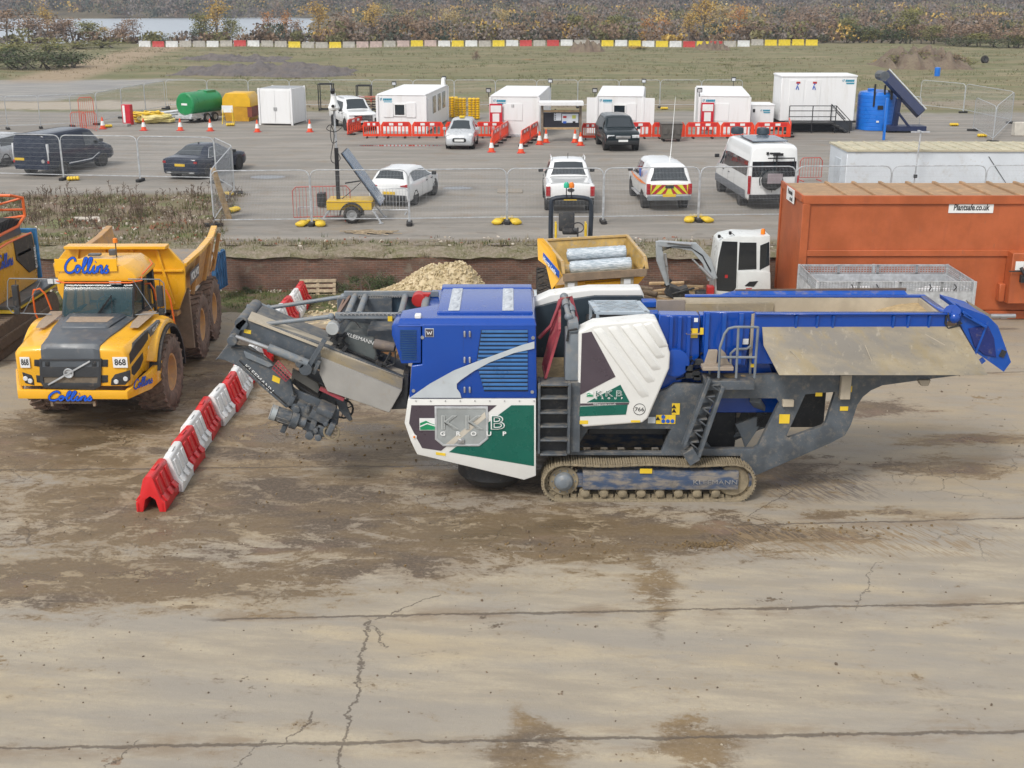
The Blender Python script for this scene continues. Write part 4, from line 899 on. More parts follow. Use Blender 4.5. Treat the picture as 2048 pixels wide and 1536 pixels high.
# folded tail section
tl = zslab('folded_tail_frame', [(85, 450), (140, 475), (215, 480), (330, 560), (470, 690), (490, 770), (460, 850), (440, 855), (310, 745), (150, 600), (60, 560), (20, 552), (0, 560)], YCN - .2, YCN - .08, M_SLATE)
zslab('tail_gusset', [(175, 500), (345, 580), (360, 595), (330, 605), (190, 545)], YCN - .26, YCN - .2, M_SLATE_L, tl)
A, B = V(*ZA([(205, 625)])[0], YCN - .2), V(*ZA([(328, 745)])[0], YCN - .2)
d = (B - A).normalized(); u = Vector((-d.z, 0, d.x))
text_mesh('lettering', 'KLEEMANN', .12, M_TXTW, tl, facing((A.lerp(B, .5).x + .02, YCN - .205, A.lerp(B, .5).z + .04), d, u), .004, sx=1.25, world=True)
w = WB(); w.tube([V(*q, YCN - .24) for q in ZA([(100, 480), (200, 480), (235, 500), (300, 520)])], .016, 6); w.tube([V(*q, YCN - .23) for q in ZA([(150, 560), (260, 670), (440, 830)])], .014, 5); w.build('hose', M_BLACK, tl)
zslab('warning_sticker', [(358, 650), (405, 672), (398, 704), (352, 685)], YCN - .206, YCN - .2, M_YELLOW, tl, 0); zslab('warning_sticker', [(180, 365), (224, 375), (222, 398), (178, 388)], YCN - .006, YCN - .0, M_YELLOW, cvb, 0)
w = WB(); w.bx(V(*ZA([(40, 540)])[0], YCN).x, V(*ZA([(140, 600)])[0], YCN).x + .9, YCN - .08, YCF, V(*ZA([(100, 600)])[0], YCN).z, V(*ZA([(100, 560)])[0], YCN).z); 
w = WB(); q = strip((480, 690), (640, 790), YCN, YCF); w.add(q + [v - Vector((0, 0, .05)) for v in q], [(0, 1, 2, 3), (7, 6, 5, 4), (0, 4, 5, 1), (1, 5, 6, 2), (2, 6, 7, 3), (3, 7, 4, 0)]); w.build('tail_belt', M_BLACK, tl)
zslab('tail_belt_edge', [(480, 610), (640, 700), (650, 740), (620, 800), (545, 770), (470, 690)], YCN + .2, YCN + .26, mat('belt_grey', (.12, .118, .108), .6, dirt=.4, dirt_rgb=(.22, .2, .16)), tl)
zslab('tail_plate', [(640, 700), (760, 770), (755, 860), (700, 840), (620, 800)], YCN + .5, YCN + .58, M_SLATE, tl)
w = WB()
A, B, Cc, D = [V(*q, YCN - .3) for q in ZA([(390, 560), (475, 650), (440, 690), (355, 610)])]
for i in range(7): w.bar(A.lerp(B, i / 6), D.lerp(Cc, i / 6), .013)
for i in range(4): w.bar(A.lerp(D, i / 3), B.lerp(Cc, i / 3), .02)
w.build('red_guard', M_REDMESH, tl); w = WB(); w.bar(V(*ZA([(650, 730)])[0], YCN), V(*ZA([(800, 800)])[0], YCN), .08); w.build('red_bar', M_REDMESH, tl)
zslab('tail_cheek', [(440, 690), (500, 740), (640, 800), (770, 870), (760, 960), (640, 950), (500, 890), (450, 850)], YCN - .06, YCN + .0, M_SLATE, tl)
# drive motor, gearbox, return wheel
w = WB(); A, B = V(*ZA([(345, 878)])[0], YCN - .35), V(*ZA([(470, 920)])[0], YCN - .3)
w.cyl(A, A.lerp(B, .3), .16, n=18, mi=1); w.cyl(A.lerp(B, .3), B, .15, n=18); 
for k in range(10): an = k * .628; w.bar(A.lerp(B, .35) + Vector((0, .155 * cos(an), .155 * sin(an))), B + Vector((0, .155 * cos(an), .155 * sin(an))), .02)
w.cyl(B, B.lerp(A, -.35), .19, n=14); B2 = V(*ZA([(565, 950)])[0], YCN - .3)
w.cyl(B, B2, .11, n=14); mo = w.build('drive_motor', [M_SLATE, mat('fan_cowl', (.33, .36, .37), .5, dirt=.3)], tl, bevel=.01)
w = WB(); rn = random.Random(11)
for q0, d in (((505, 840), (.16, .3, .14)), ((575, 880), (.42, .3, .2)), ((655, 895), (.40, .4, .18)), ((605, 968), (.34, .26, .2)), ((665, 985), (.22, .26, .2)), ((725, 965), (.12, .5, .26)), ((430, 975), (.1, .25, .16)), ((690, 860), (.34, .5, .14)), ((480, 800), (.1, .3, .2)), ((540, 830), (.2, .2, .1)), ((620, 930), (.12, .34, .34))):
    w.box(V(*ZA([q0])[0], YCN - .15), d, rotm(0, rn.uniform(.38, .52), 0))
for q0, r in (((600, 992), .085), ((655, 1005), .07), ((520, 832), .08), ((585, 835), .06), ((640, 960), .05), ((700, 920), .05)): p = V(*ZA([q0])[0], YCN); w.cyl((p.x, YCN - .36, p.z), (p.x, YCN + .1, p.z), r, n=14)
w.build('gearbox', M_SLATE, mo, bevel=.02, seg=2)
for q0, YY, r in (((722, 1005), YCN - .3, .15), ((795, 860), YCN + .5, .2)):
    w = WB(); p = V(*ZA([q0])[0], YY)
    w.tube([(p.x + r * cos(a * .393), YY, p.z + r * sin(a * .393)) for a in range(16)], .022, 6, True)
    for k in range(6): an = k * pi / 3 + .3; w.bar(p, p + Vector((r * cos(an), 0, r * sin(an))), .022)
    w.cyl((p.x, YY - .06, p.z), (p.x, YY + .9, p.z), .035, n=8); w.build('return_wheel', M_MUDST if r < .18 else M_DARK, mo)
w = WB(); w.prism(XZ(YCN + .4, ZA([(740, 780), (800, 800), (850, 930), (830, 935), (770, 870)])), YCN + .4, YCN + .46, 'y'); w.tube([V(*q, YCN - .28) for q in ZA([(480, 970), (495, 910), (520, 880), (510, 960), (490, 980)])], .02, 6); w.build('tail_bracket', M_SLATE, mo)
# overband suspension frame: rails, cross tubes, chains, struts
zf = V(1000, 585, 24.0).z
w = WB()
for pa, pb, Y in (((800, 148), (1385, 148), 24.95), ((745, 282), (1450, 282), 23.55)):
    w.bar(V(*ZA([pa])[0], Y), V(*ZA([pb])[0], Y), .09, .12)
ov = w.build('overband_frame', M_SLATE_L, CR, bevel=.01)
for xa, xb in ((868, 820), (932, 890), (1180, 1150), (1312, 1290)):
    w = WB(); w.cyl(V(*ZA([(xa, 160)])[0], 24.95), V(*ZA([(xb, 275)])[0], 23.55), .065 if xa < 1300 else .08, n=12); w.build('cross_tube', M_SLATE_L, ov)
for pa, pb, Y in (((270, 340), (720, 288), 23.55), ((330, 235), (795, 165), 24.95)):
    w = WB(); w.cyl(V(*ZA([pa])[0], Y), V(*ZA([pb])[0], Y), .045, n=10); w.ball(V(*ZA([pa])[0], Y), .07); w.ball(V(*ZA([pb])[0], Y), .07); w.build('suspension_strut', M_SLATE_L, ov)
for pa, pb, Y in (((850, 160), (1180, 165), 24.9), ((760, 274), (1300, 274), 23.5)):
    w = WB(); A, B = V(*ZA([pa])[0], Y), V(*ZA([pb])[0], Y); n = 44
    for k in range(n): c0 = A.lerp(B, k / n); c1 = A.lerp(B, (k + 1.25) / n); w.bar(c0 + Vector((0, -.02 * (k % 2), .02)), c1 + Vector((0, -.02 * (k % 2), -.02 + .04 * (k % 2))), .02, .02)
    w.build('chain', M_STEEL, ov)
w = WB(); w.bar(V(*ZA([(835, 165)])[0], 24.9), V(*ZA([(745, 300)])[0], 23.55), .05); w.bar(V(*ZA([(800, 180)])[0], 24.9), V(*ZA([(740, 310)])[0], 24.0), .04); w.build('end_link', mat('rust_link', (.2, .13, .1), .7), ov)
p = V(*ZA([(1262, 182)])[0], 24.6); w = WB(); w.cyl((p.x, 24.5, p.z), (p.x, 24.8, p.z), .14, n=18); w.prism([(p.x - .1, p.z + .12), (p.x + .25, p.z + .12), (p.x + .1, p.z - .12)], 24.6, 24.75, 'y'); w.build('red_link', M_RED, ov, bevel=.01)
# overband magnet: slate belt drum hung under the frame, with its motor
w = WB(); q = [(800, 400), (985, 430), (1010, 560), (990, 580), (780, 490), (770, 440)]
w.prism(XZ(23.7, ZA(q)), 23.7, 24.8, 'y'); mg = w.build('overband_magnet', mat('magnet_slate', (.09, .105, .105), .6, var=.15, dirt=.4, dirt_rgb=(.16, .155, .14)), CR, bevel=.08, seg=3)
p = V(*ZA([(900, 410)])[0], 23.7); text_mesh('lettering', 'KLEEMANN', .11, M_TXTW, mg, facing((p.x, 23.68, p.z - .05), (1, 0, -.36), (.36, 0, 1)), .004, world=True)
w = WB(); A, B = V(*ZA([(770, 480)])[0], 23.62), V(*ZA([(1000, 575)])[0], 23.62); n = 26
for k in range(n): w.box(A.lerp(B, k / n), (.045, .1, .06), rotm(0, .36, 0))
w.build('magnet_chain', M_DARK, mg)
p = V(*ZA([(735, 350)])[0], 23.5)
w = WB(); w.cyl((p.x, 23.3, p.z), (p.x, 23.5, p.z), .13, n=18); w.cyl((p.x, 23.5, p.z), (p.x, 23.8, p.z - .02), .115, n=16); w.build('magnet_motor', mat('motor_grey', (.38, .40, .40), .45, dirt=.3), mg, bevel=.012)
w = WB(); rn = random.Random(2)
for k in range(14): q0 = (690 + rn.random() * 120, 380 + rn.random() * 110); w.box(V(*ZA([q0])[0], 23.5 + rn.random() * .2), (.06 + rn.random() * .1, .12, .05 + rn.random() * .1), rotm(0, rn.random(), 0))
for k in range(8): q0 = (1000 + rn.random() * 90, 520 + rn.random() * 80); w.box(V(*ZA([q0])[0], 23.5 + rn.random() * .2), (.05 + rn.random() * .08, .12, .06 + rn.random() * .1), rotm(0, rn.random(), 0))
w.tube([V(*q0, 23.55) for q0 in ZA([(770, 330), (810, 300), (870, 320), (900, 360)])], .014, 5); w.tube([V(*q0, 23.5) for q0 in ZA([(1100, 480), (1060, 560), (1030, 600)])], .02, 5); w.tube([V(*q0, 23.45) for q0 in ZA([(1120, 500), (1110, 580), (1060, 600)])], .02, 5)
w.build('magnet_fittings', M_DARK, mg, bevel=.008)
w = WB(); w.cyl(V(*ZA([(985, 455)])[0], 23.55), V(*ZA([(1110, 480)])[0], 23.55), .1, n=14); w.build('exhaust_pipe', mat('exhaust_brown', (.14, .115, .10), .6, dirt=.3), CR)
w = WB(); w.bx(V(*ZA([(940, 345)])[0], 23.9).x, V(*ZA([(1110, 345)])[0], 23.9).x, 23.9, 24.6, V(*ZA([(1000, 450)])[0], 23.9).z - .2, V(*ZA([(1000, 370)])[0], 23.9).z)
w.bx(V(*ZA([(760, 282)])[0], 24.9).x, V(*ZA([(1100, 282)])[0], 24.9).x, 24.85, 24.9, V(*ZA([(1000, 360)])[0], 24.9).z - .2, V(1000, 594, 24.9).z); w.build('rear_bulkhead', M_SLATE, CR, bevel=.02)
w = WB(); w.bx(V(1085, 600, 24.9).x - 3.9, V(872, 600, 24.9).x, 25.0, 25.08, 2.6, V(1000, 592, 25.0).z); w.build('far_side_panel', mat('panel_teal', (.045, .085, .12), .5, dirt=.2), CR)
zslab('warning_sticker', [(1070, 288), (1098, 288), (1098, 318), (1070, 318)], 23.48, 23.5, M_YELLOW, CR, 0)
# ================================================================== SHARED SHAPES: WHEELS, SCRIPT LETTERING
M_TYRE = mat('tyre', (.022, .021, .02), .8, var=.2, dirt=.35, dirt_rgb=(.15, .115, .085), scale=4)
M_TYREMUD = mat('muddy_tyre', (.10, .075, .06), .88, var=.3, dirt=.75, dirt_rgb=(.23, .155, .115), scale=3, bump=.2)
M_YEL = mat('plant_yellow', (.78, .40, .018), .32, var=.05, dirt=.14, dirt_rgb=(.40, .26, .12), scale=1.6, coat=.35)
M_YELMUD = mat('muddy_yellow', (.58, .31, .08), .55, var=.1, dirt=.8, dirt_rgb=(.40, .25, .14), scale=1.8)
M_GREY = mat('hood_grey', (.078, .09, .104), .42, var=.05, dirt=.2, dirt_rgb=(.2, .18, .16), scale=2)
M_ORANGE = mat('rail_orange', (.72, .13, .015), .4, var=.08, dirt=.2)
M_MUDFLAP = mat('muddy_flap', (.22, .165, .115), .85, var=.15, dirt=.5, dirt_rgb=(.30, .22, .15), scale=2, bump=.2)
M_SCRIPT = mat('script_blue', (.01, .10, .62), .35, var=.03)
M_NAVY = mat('script_navy', (.006, .012, .05), .4, var=.03)
M_TREAD = mat('anti_slip', (.36, .27, .19), .8, var=.15, dirt=.4, dirt_rgb=(.25, .2, .16), scale=12)

def wheel(parent, c, ax, r, w, tyre, rim, lugs=22, rimf=.55, W=MB, spokes=0, n=28):
    ax = Vector(ax).normalized(); c = Vector(c)
    t = W(); h = w / 2
    t.lathe([(r * rimf, -h * .8), (r * (rimf + .12), -h), (r * .86, -h * 1.02), (r * .95, -h * .88), (r * .97, 0), (r * .95, h * .88), (r * .86, h * 1.02), (r * (rimf + .12), h), (r * rimf, h * .8), (r * rimf, -h * .8)], c, ax, n, close=False)
    q = ax.to_track_quat('Z', 'Y')
    for k in range(lugs):
        a = 2 * pi * k / lugs
        for sg in (-1, 1):
            a2 = a + (pi / lugs if sg > 0 else 0)
            m = (q.to_matrix() @ rotm(0, 0, a2) @ rotm(sg * .45, 0, 0))
            t.box(c + q @ Vector((r * .955 * cos(a2), r * .955 * sin(a2), sg * h * .5)), (r * .09, r * .11, h * 1.0), m)
    ty = t.build('wheel', tyre, parent)
    t = W()
    t.lathe([(0, h * .50), (r * .16, h * .50), (r * .18, h * .38), (r * .30, h * .25), (r * rimf * .8, h * .45), (r * rimf * .92, h * .82), (r * rimf * 1.03, h * .84), (r * rimf * 1.03, -h * .8), (0, -h * .8)], c, ax, n, close=False)
    for k in range(10 if r > .5 else 5):
        a = 2 * pi * k / (10 if r > .5 else 5)
        if spokes: t.box(c + q @ Vector((r * rimf * .5 * cos(a), r * rimf * .5 * sin(a), h * .66)), (r * rimf * .95, r * .13, h * .3), q.to_matrix() @ rotm(0, 0, a))
        else: t.box(c + q @ Vector((r * .24 * cos(a), r * .24 * sin(a), h * .36)), (r * .05, r * .05, h * .12), q.to_matrix() @ rotm(0, 0, a))
    t.build('rim', rim, ty)
    return ty
def smooth_path(p, k=4):
    out = []
    for i in range(len(p) - 1):
        a, b, c, d = p[max(0, i - 1)], p[i], p[i + 1], p[min(len(p) - 1, i + 2)]
        for j in range(k):
            t = j / k
            out.append(tuple(.5 * (2 * b[m] + (c[m] - a[m]) * t + (2 * a[m] - 5 * b[m] + 4 * c[m] - d[m]) * t * t + (3 * b[m] - a[m] - 3 * c[m] + d[m]) * t ** 3) for m in range(len(b))))
    return out + [p[-1]]
SCRIPT = [[(1.3, 1.5), (1.2, 1.9), (.8, 2.0), (.3, 1.5), (.05, .8), (.2, .2), (.6, 0), (1.0, .1), (1.4, .5)],
          [(1.4, .5), (1.5, .9), (1.8, 1.0), (2.0, .7), (1.9, .2), (1.6, 0), (1.4, .3), (1.55, .8), (2.0, .75), (2.3, .6)],
          [(2.3, .5), (2.7, 1.4), (2.8, 1.95), (2.55, 1.9), (2.4, 1.0), (2.45, .2), (2.65, 0), (2.95, .3)],
          [(2.95, .3), (3.35, 1.4), (3.45, 1.95), (3.2, 1.9), (3.05, 1.0), (3.1, .2), (3.3, 0), (3.6, .3)],
          [(3.6, .3), (3.85, 1.0), (3.75, .2), (3.95, 0), (4.2, .3)], [(3.95, 1.45), (4.02, 1.5)],
          [(4.2, .1), (4.3, .95), (4.3, 0), (4.45, .7), (4.75, 1.0), (4.9, .7), (4.85, .1), (5.0, 0), (5.25, .4)],
          [(5.25, .4), (5.6, 1.05), (5.5, .75), (5.75, .35), (5.6, 0), (5.25, .05)]]
def script_word(parent, M, W, W_=WB, sq=1.0):
    s = W / 6.0
    for rr, z, m, nm in ((.19, 0, M_NAVY, 'lettering'), (.115, .12, M_SCRIPT, 'lettering')):
        w = W_()
        w.M = M @ Matrix.Diagonal((1, 1, .09, 1))
        for st in SCRIPT:
            p = smooth_path(st, 3); ps = [Vector(((x - 2.9 + y * .18) * s, (y - 1) * s * sq, z * s)) for x, y in p]
            w.tube(ps, rr * s, 5)
        w.build(nm, m, parent)

# ================================================================== THE ARTICULATED DUMP TRUCK
ZD = lambda p: [(a / 3.2, 360 + b / 3.2) for a, b in p]
DT = thing('articulated_dump_truck', 'yellow articulated dump truck with a grey bonnet, facing the camera beside the barrier line', 'dump truck', (-9.95, 28.6, 0))
XC = -9.93
D = lambda q, Y: V(*ZD([q])[0], Y)
YFR = 26.45
def fplate(name, pts, Y, th, m, parent=DT, bevel=.02, holes=(), seg=2):
    w = WB(); w.prism(XZ(Y, ZD(pts)), Y, Y + th, 'y', [XZ(Y, ZD(h)) for h in holes]); return w.build(name, m, parent, bevel=bevel, seg=seg)
# bonnet body: sections from the grille back to the cab
zf_t, zf_b = D((450, 1090), YFR).z, D((450, 1320), YFR).z
def sec(Y, hw, hwt, zb, zm, zt, zc):
    return [Vector((XC + x, Y, z)) for x, z in ((-hw, zb), (-hw, zm), (-hwt, zt), (-hwt * .62, zc), (0, zc + .02), (hwt * .62, zc), (hwt, zt), (hw, zm), (hw, zb))]
w = WB()
w.loft([sec(YFR, 1.22, 1.10, zf_b, zf_t - .15, zf_t - .02, zf_t), sec(YFR + .08, 1.28, 1.18, zf_b, zf_t - .08, zf_t + .05, zf_t + .08), sec(YFR + .8, 1.36, 1.22, zf_b + .1, zf_t - .02, zf_t + .08, zf_t + .13), sec(YFR + 1.6, 1.46, 1.25, 1.2, zf_t + .05, zf_t + .13, zf_t + .19), sec(YFR + 2.6, 1.55, 1.3, 1.3, zf_t + .1, zf_t + .17, zf_t + .22)])
hood = w.build('bonnet', M_YEL, DT, bevel=.03, seg=2)
w = WB()   # grey centre lid
w.loft([[Vector((XC + x, Y, z)) for x, z in ((-h, z0 - .03), (-h, z0 + .02), (-h * .8, z0 + .06), (h * .8, z0 + .06), (h, z0 + .02), (h, z0 - .03))] for Y, h, z0 in ((YFR - .03, .66, zf_t - .35), (YFR - .01, .66, zf_t - .02), (YFR + .06, .66, zf_t + .08), (YFR + .6, .70, zf_t + .13), (YFR + 1.2, .80, zf_t + .18), (YFR + 2.05, .88, zf_t + .22))])
lid = w.build('bonnet_lid', M_GREY, hood, bevel=.02, seg=2)
w = WB(); w.loft([[Vector((XC + x, Y, z)) for x in (-h, h)] for Y, h, z in ((YFR + .33, .66, zf_t + .16), (YFR + .35, .66, zf_t + .162))], caps=False, closed_ring=False)
w.loft([[Vector((XC + x, Y, z)) for x, z in ((-h, z0), (-h * .9, z0 + .07), (h * .9, z0 + .07), (h, z0))] for Y, h, z0 in ((YFR + 1.0, .55, zf_t + .20), (YFR + 1.15, .6, zf_t + .26), (YFR + 1.95, .72, zf_t + .29))]); w.build('lid_hump', M_GREY, lid, bevel=.02)
w = WB(); w.loft([[Vector((XC + x, Y, z)) for x in (-h, h)] for Y, h, z in ((YFR + 1.2, .48, zf_t + .338), (YFR + 1.65, .52, zf_t + .352))], caps=False, closed_ring=False); w.build('anti_slip_mat', M_TREAD, lid)
for sg in (-1, 1):
    w = WB(); w.loft([[Vector((XC + sg * x, Y, z)) for x in (a, b)] for Y, a, b, z in ((YFR + 1.2, 1.0, 1.2, zf_t + .20), (YFR + 1.6, .95, 1.25, zf_t + .24), (YFR + 2.5, .95, 1.3, zf_t + .27))], caps=False, closed_ring=False); w.build('anti_slip_mat', M_TREAD, hood)
# grille
gl = fplate('grille', [(250, 1145), (650, 1145), (645, 1320), (600, 1345), (280, 1330), (255, 1290)], YFR - .04, .05, mat('grille_black', (.035, .038, .043), .5, var=.1, dirt=.2), DT, .012, [[(268, 1160), (632, 1160), (632, 1196), (268, 1196)], [(275, 1262), (625, 1262), (620, 1300), (280, 1300)]])
fplate('grille_mesh', [(262, 1155), (638, 1155), (632, 1306), (275, 1306)], YFR - .015, .01, mat('grille_dusty', (.14, .115, .085), .8, dirt=.5), gl, 0)
for q in ((300, 1178), (600, 1178)): fplate('marker_lamp', [(q[0] - 14, q[1] - 14), (q[0] + 14, q[1] - 14), (q[0] + 14, q[1] + 14), (q[0] - 14, q[1] + 14)], YFR - .05, .03, M_DARK, gl, .008)
A, B = D((315, 1305), YFR), D((580, 1155), YFR); w = WB(); w.bar((A.x, YFR - .06, A.z), (B.x, YFR - .06, B.z), .035, .02, (0, 1, 0)); c = D((445, 1232), YFR)
w.tube([(c.x + .1 * cos(k * pi / 10), YFR - .065, c.z + .1 * sin(k * pi / 10)) for k in range(20)], .018, 6, True); w.cyl((c.x, YFR - .06, c.z), (c.x, YFR - .05, c.z), .1, n=18); w.build('grille_badge', M_GALV, gl)
text_mesh('lettering', 'VOLVO', .045, M_INK, gl, facing((c.x, YFR - .064, c.z), (1, 0, 0), (0, 0, 1)), .004, bold=.002, world=True)
for pts in ([(218, 1150), (255, 1150), (255, 1196), (218, 1190)], [(650, 1150), (690, 1150), (690, 1196), (650, 1196)], [(230, 1250), (272, 1255), (275, 1300), (235, 1295)], [(650, 1250), (690, 1250), (690, 1295), (650, 1300)]): fplate('air_vent', pts, YFR - .012, .03, M_DARK, DT, .006)
# headlamps and number plates
for pts, lamps in (([(712, 1275), (735, 1245), (832, 1218), (832, 1280), (800, 1312), (708, 1315)], ((745, 1290), (805, 1272))), ([(140, 1230), (200, 1250), (215, 1280), (218, 1315), (160, 1300)], ((165, 1270), (195, 1285)))):
    hl = fplate('headlamp', pts, YFR - .016, .05, M_DARK, DT, .012)
    for q in lamps: p = D(q, YFR); w = WB(); w.lathe([(0, 0), (.045, .0), (.06, .02), (.06, .05), (0, .05)], (p.x, YFR - .035, p.z), (0, 1, 0), 14); w.build('lamp_lens', M_LAMPC, hl)
for q, wd in (((772, 1165), .33), ((163, 1165), .22)):
    p = D(q, YFR); w = WB(); w.box((p.x, YFR - .03, p.z), (wd, .016, .25)); npl = w.build('number_board', M_TXTW, DT, bevel=.004)
    text_mesh('lettering', '868', .2, M_INK, npl, facing((p.x, YFR - .041, p.z), (1, 0, 0), (0, 0, 1)), .004, bold=.004, sx=.86 if wd > .3 else .56, world=True)
# bumper, wrapping round to the wheels
bz1, bz0 = D((450, 1345), YFR).z, D((450, 1415), YFR).z
w = WB(); ring = lambda t: [Vector((XC + x, y, z)) for x, y, z in t]
pl = [(-1.62, YFR + 1.75), (-1.60, YFR + .75), (-1.28, YFR - .06), (1.22, YFR - .10), (1.56, YFR + .60), (1.64, YFR + 1.75)]
w.loft([[Vector((XC + x, y, z)) for z, k in ((bz0 + .06 * abs(x), 0), (bz1 + max(0, (abs(x) - 1.25)) * .75, 0))] + [Vector((XC + x * .93, y + .10, z)) for z in (bz1 + max(0, abs(x) - 1.25) * .75, bz0 + .06 * abs(x))] for x, y in pl])
bp = w.build('front_bumper', M_YEL, DT, bevel=.015, seg=2)
p = D((455, 1385), YFR); script_word(bp, facing((p.x, YFR - .095, p.z + .04), (1, .0, 0), (0, 0, 1)), 1.02, WB, .62)
a, b = Vector((XC + 1.24, YFR - .05, 0)), Vector((XC + 1.58, YFR + .62, 0)); m = a.lerp(b, .60)
script_word(bp, facing((m.x + .02, m.y - .02, bz0 + .36), (b - a), (0, 0, 1)), .62)
w = WB(); p = D((470, 1418), YFR); w.bx(p.x - .5, p.x + .5, YFR, YFR + .06, p.z - .05, p.z); 
for dx in (-.48, .48): w.bx(p.x + dx - .03, p.x + dx + .03, YFR - .04, YFR + .02, p.z - .1, p.z + .02)
w.build('tow_bar', M_MUDFLAP, bp)
# side panel beside the left headlamp: black vents
w = WB(); sidex = lambda y: XC + 1.235 + .12 * (y - YFR) 
def sideplate(name, yz, m, off=.012, parent=hood):
    w = WB(); n = len(yz)
    vs = [Vector((sidex(y) + off + .02, y, z)) for y, z in yz] + [Vector((sidex(y) - .05, y, z)) for y, z in yz]
    w.add(vs, [tuple(range(n)), tuple(range(n, 2 * n))[::-1]] + [(i, n + i, n + (i + 1) % n, (i + 1) % n) for i in range(n)]); return w.build(name, m, parent, bevel=.01)
sideplate('side_grille', [(YFR + .10, zf_t - .38), (YFR + .12, zf_t - .12), (YFR + .5, zf_t + .04), (YFR + 1.25, zf_t + .14), (YFR + 1.2, zf_t - .08), (YFR + .9, zf_t - .18)], M_DARK)
sideplate('side_grille', [(YFR + .10, zf_t - .72), (YFR + .16, zf_t - .44), (YFR + .85, zf_t - .28), (YFR + .85, zf_t - .46), (YFR + .6, zf_t - .62)], M_DARK)
sideplate('service_label', [(YFR + 1.12, zf_t - .62), (YFR + 1.14, zf_t - .24), (YFR + 1.28, zf_t - .22), (YFR + 1.26, zf_t - .62)], M_TXTW)
sideplate('model_strip', [(YFR + 1.3, zf_t - .06), (YFR + 1.3, zf_t + .14), (YFR + 1.95, zf_t + .2), (YFR + 1.95, zf_t + .02)], M_GREY, .02)
text_mesh('lettering', 'VOLVO', .14, M_TXTW, hood, facing((sidex(YFR + 1.62) + .046, YFR + 1.62, zf_t + .08), (.12, 1, .12), (0, 0, 1)), .004, sx=.8, world=True)
# front wheels, mudguards
for sg in (-1, 1):
    wheel(DT, (XC + sg * 1.30, 28.62, .93), (sg, 0, 0), .93, .74, M_TYREMUD, M_YELMUD, 24, .48, WB)
    w = WB(); w.loft([[Vector((XC + sg * x, 28.62 - 1.09 * cos(R(a)), .93 + 1.12 * sin(R(a)))) for x in (1.0, 1.66)] + [Vector((XC + sg * x, 28.62 - 1.16 * cos(R(a)), .93 + 1.19 * sin(R(a)))) for x in (1.66, 1.0)] for a in range(18, 190, 12)])
    w.build('mudguard', M_DARK, DT)
    w = WB(); w.loft([[Vector((XC + sg * x, 28.62 - r * cos(R(a)), .93 + r * sin(R(a)))) for x, r in ((1.1, 1.20), (1.60, 1.20), (1.57, 1.32), (1.1, 1.36))] for a in range(28, 150, 10)]); w.build('wing', M_YEL, hood, bevel=.015)
# cab
YB, YT = 28.45, 28.85
cz0, cz1 = D((600, 885), YB).z, D((600, 640), YT).z
hw = .83
glass = NT('cab_glass'); glass.out((.025, .06, .072), .1, Alpha=.74, Specular_IOR_Level=.25); M_CABG = glass.m
w = WB()
w.loft([[Vector((XC + sx * x, y, z)) for sx in (-1, 1)] for x, y, z in ((hw, YB, cz0 + .0), (hw, YB + .1, (cz0 + cz1) / 2), (hw * .97, YT, cz1))], caps=False, closed_ring=False); w.build('windscreen', M_CABG, DT)
w = WB()
for sg in (-1, 1):
    w.bar((XC + sg * hw, YB + .02, cz0), (XC + sg * hw * .97, YT + .02, cz1), .07, .07); w.bar((XC + sg * (hw + .02), YB + 1.75, cz0 - .9), (XC + sg * hw, YT + 1.35, cz1), .14, .14); w.bar((XC + sg * hw, YB + .02, cz0), (XC + sg * (hw + .02), YB + 1.75, cz0 - .1), .09, .09)
    w.bar((XC + sg * (hw + .01), YB + .9, cz0), (XC + sg * hw, YT + .75, cz1), .06, .06)
w.bar((XC - hw, YB - .01, cz0 - .03), (XC + hw, YB - .01, cz0 - .03), .06, .08); w.bar((XC - hw, YB + 1.7, cz0), (XC + hw, YB + 1.7, cz0), .06); w.build('cab_frame', M_DARK, DT, bevel=.012)
w = WB(); w.bx(XC - hw, XC + hw, YB + .05, YB + 1.75, 1.5, cz0 - .08); w.bx(XC - hw, XC + hw, YB + 1.72, YB + 1.8, 1.5, cz1); w.build('cab_body', M_YEL, DT, bevel=.03)
for sg in (-1, 1):
    w = WB(); w.quad((XC + sg * (hw + .005), YB + .08, cz0), (XC + sg * (hw + .005), YB + 1.72, cz0 - .1), (XC + sg * hw * .98, YT + 1.33, cz1), (XC + sg * hw * .98, YT + .05, cz1)); w.build('side_window', M_CABG, DT)
    w = WB(); w.loft([[Vector((XC + sg * x, y, z)) for x, y, z in ((hw + .04, YB + 1.55, cz0 - .8), (hw + .04, YB + 1.75, cz0 - .8), (hw + .03, YT + 1.5, cz1), (hw + .03, YT + 1.34, cz1))], [Vector((XC + sg * x, y, z)) for x, y, z in ((hw - .1, YB + 1.55, cz0 - .8), (hw - .1, YB + 1.75, cz0 - .8), (hw - .1, YT + 1.5, cz1), (hw - .1, YT + 1.34, cz1))]]); w.build('rear_pillar', M_YEL, DT, bevel=.02)
w = WB(); w.bx(XC - .25, XC + .3, YB + .9, YB + 1.5, cz0 - .3, cz0 + .12); w.box((XC + .0, YB + 1.45, cz0 + .35), (.5, .16, .75), rotm(-.15, 0, 0)); w.ball((XC, YB + 1.42, cz0 + .82), .14, sc=(1, .6, .8)); w.build('driver_seat', mat('seat_cloth', (.06, .065, .07), .8), DT, bevel=.05, seg=2)
w = WB(); w.loft([[Vector((XC + x, YB + .1 + .22 * (1 - (x / hw) ** 2) * k, cz0 - .05 + .2 * k * (1 - (x / hw) ** 2))) for x in [-.8 + .16 * i for i in range(11)]] for k in (0, .5, 1)], caps=False, closed_ring=False)
w.tube([(XC + .02 + .22 * cos(k * .4), YB + .62 + .08 * sin(k * .4), cz0 + .18 + .2 * sin(k * .4)) for k in range(16)], .018, 6, True); w.build('dashboard', M_GREY, DT)
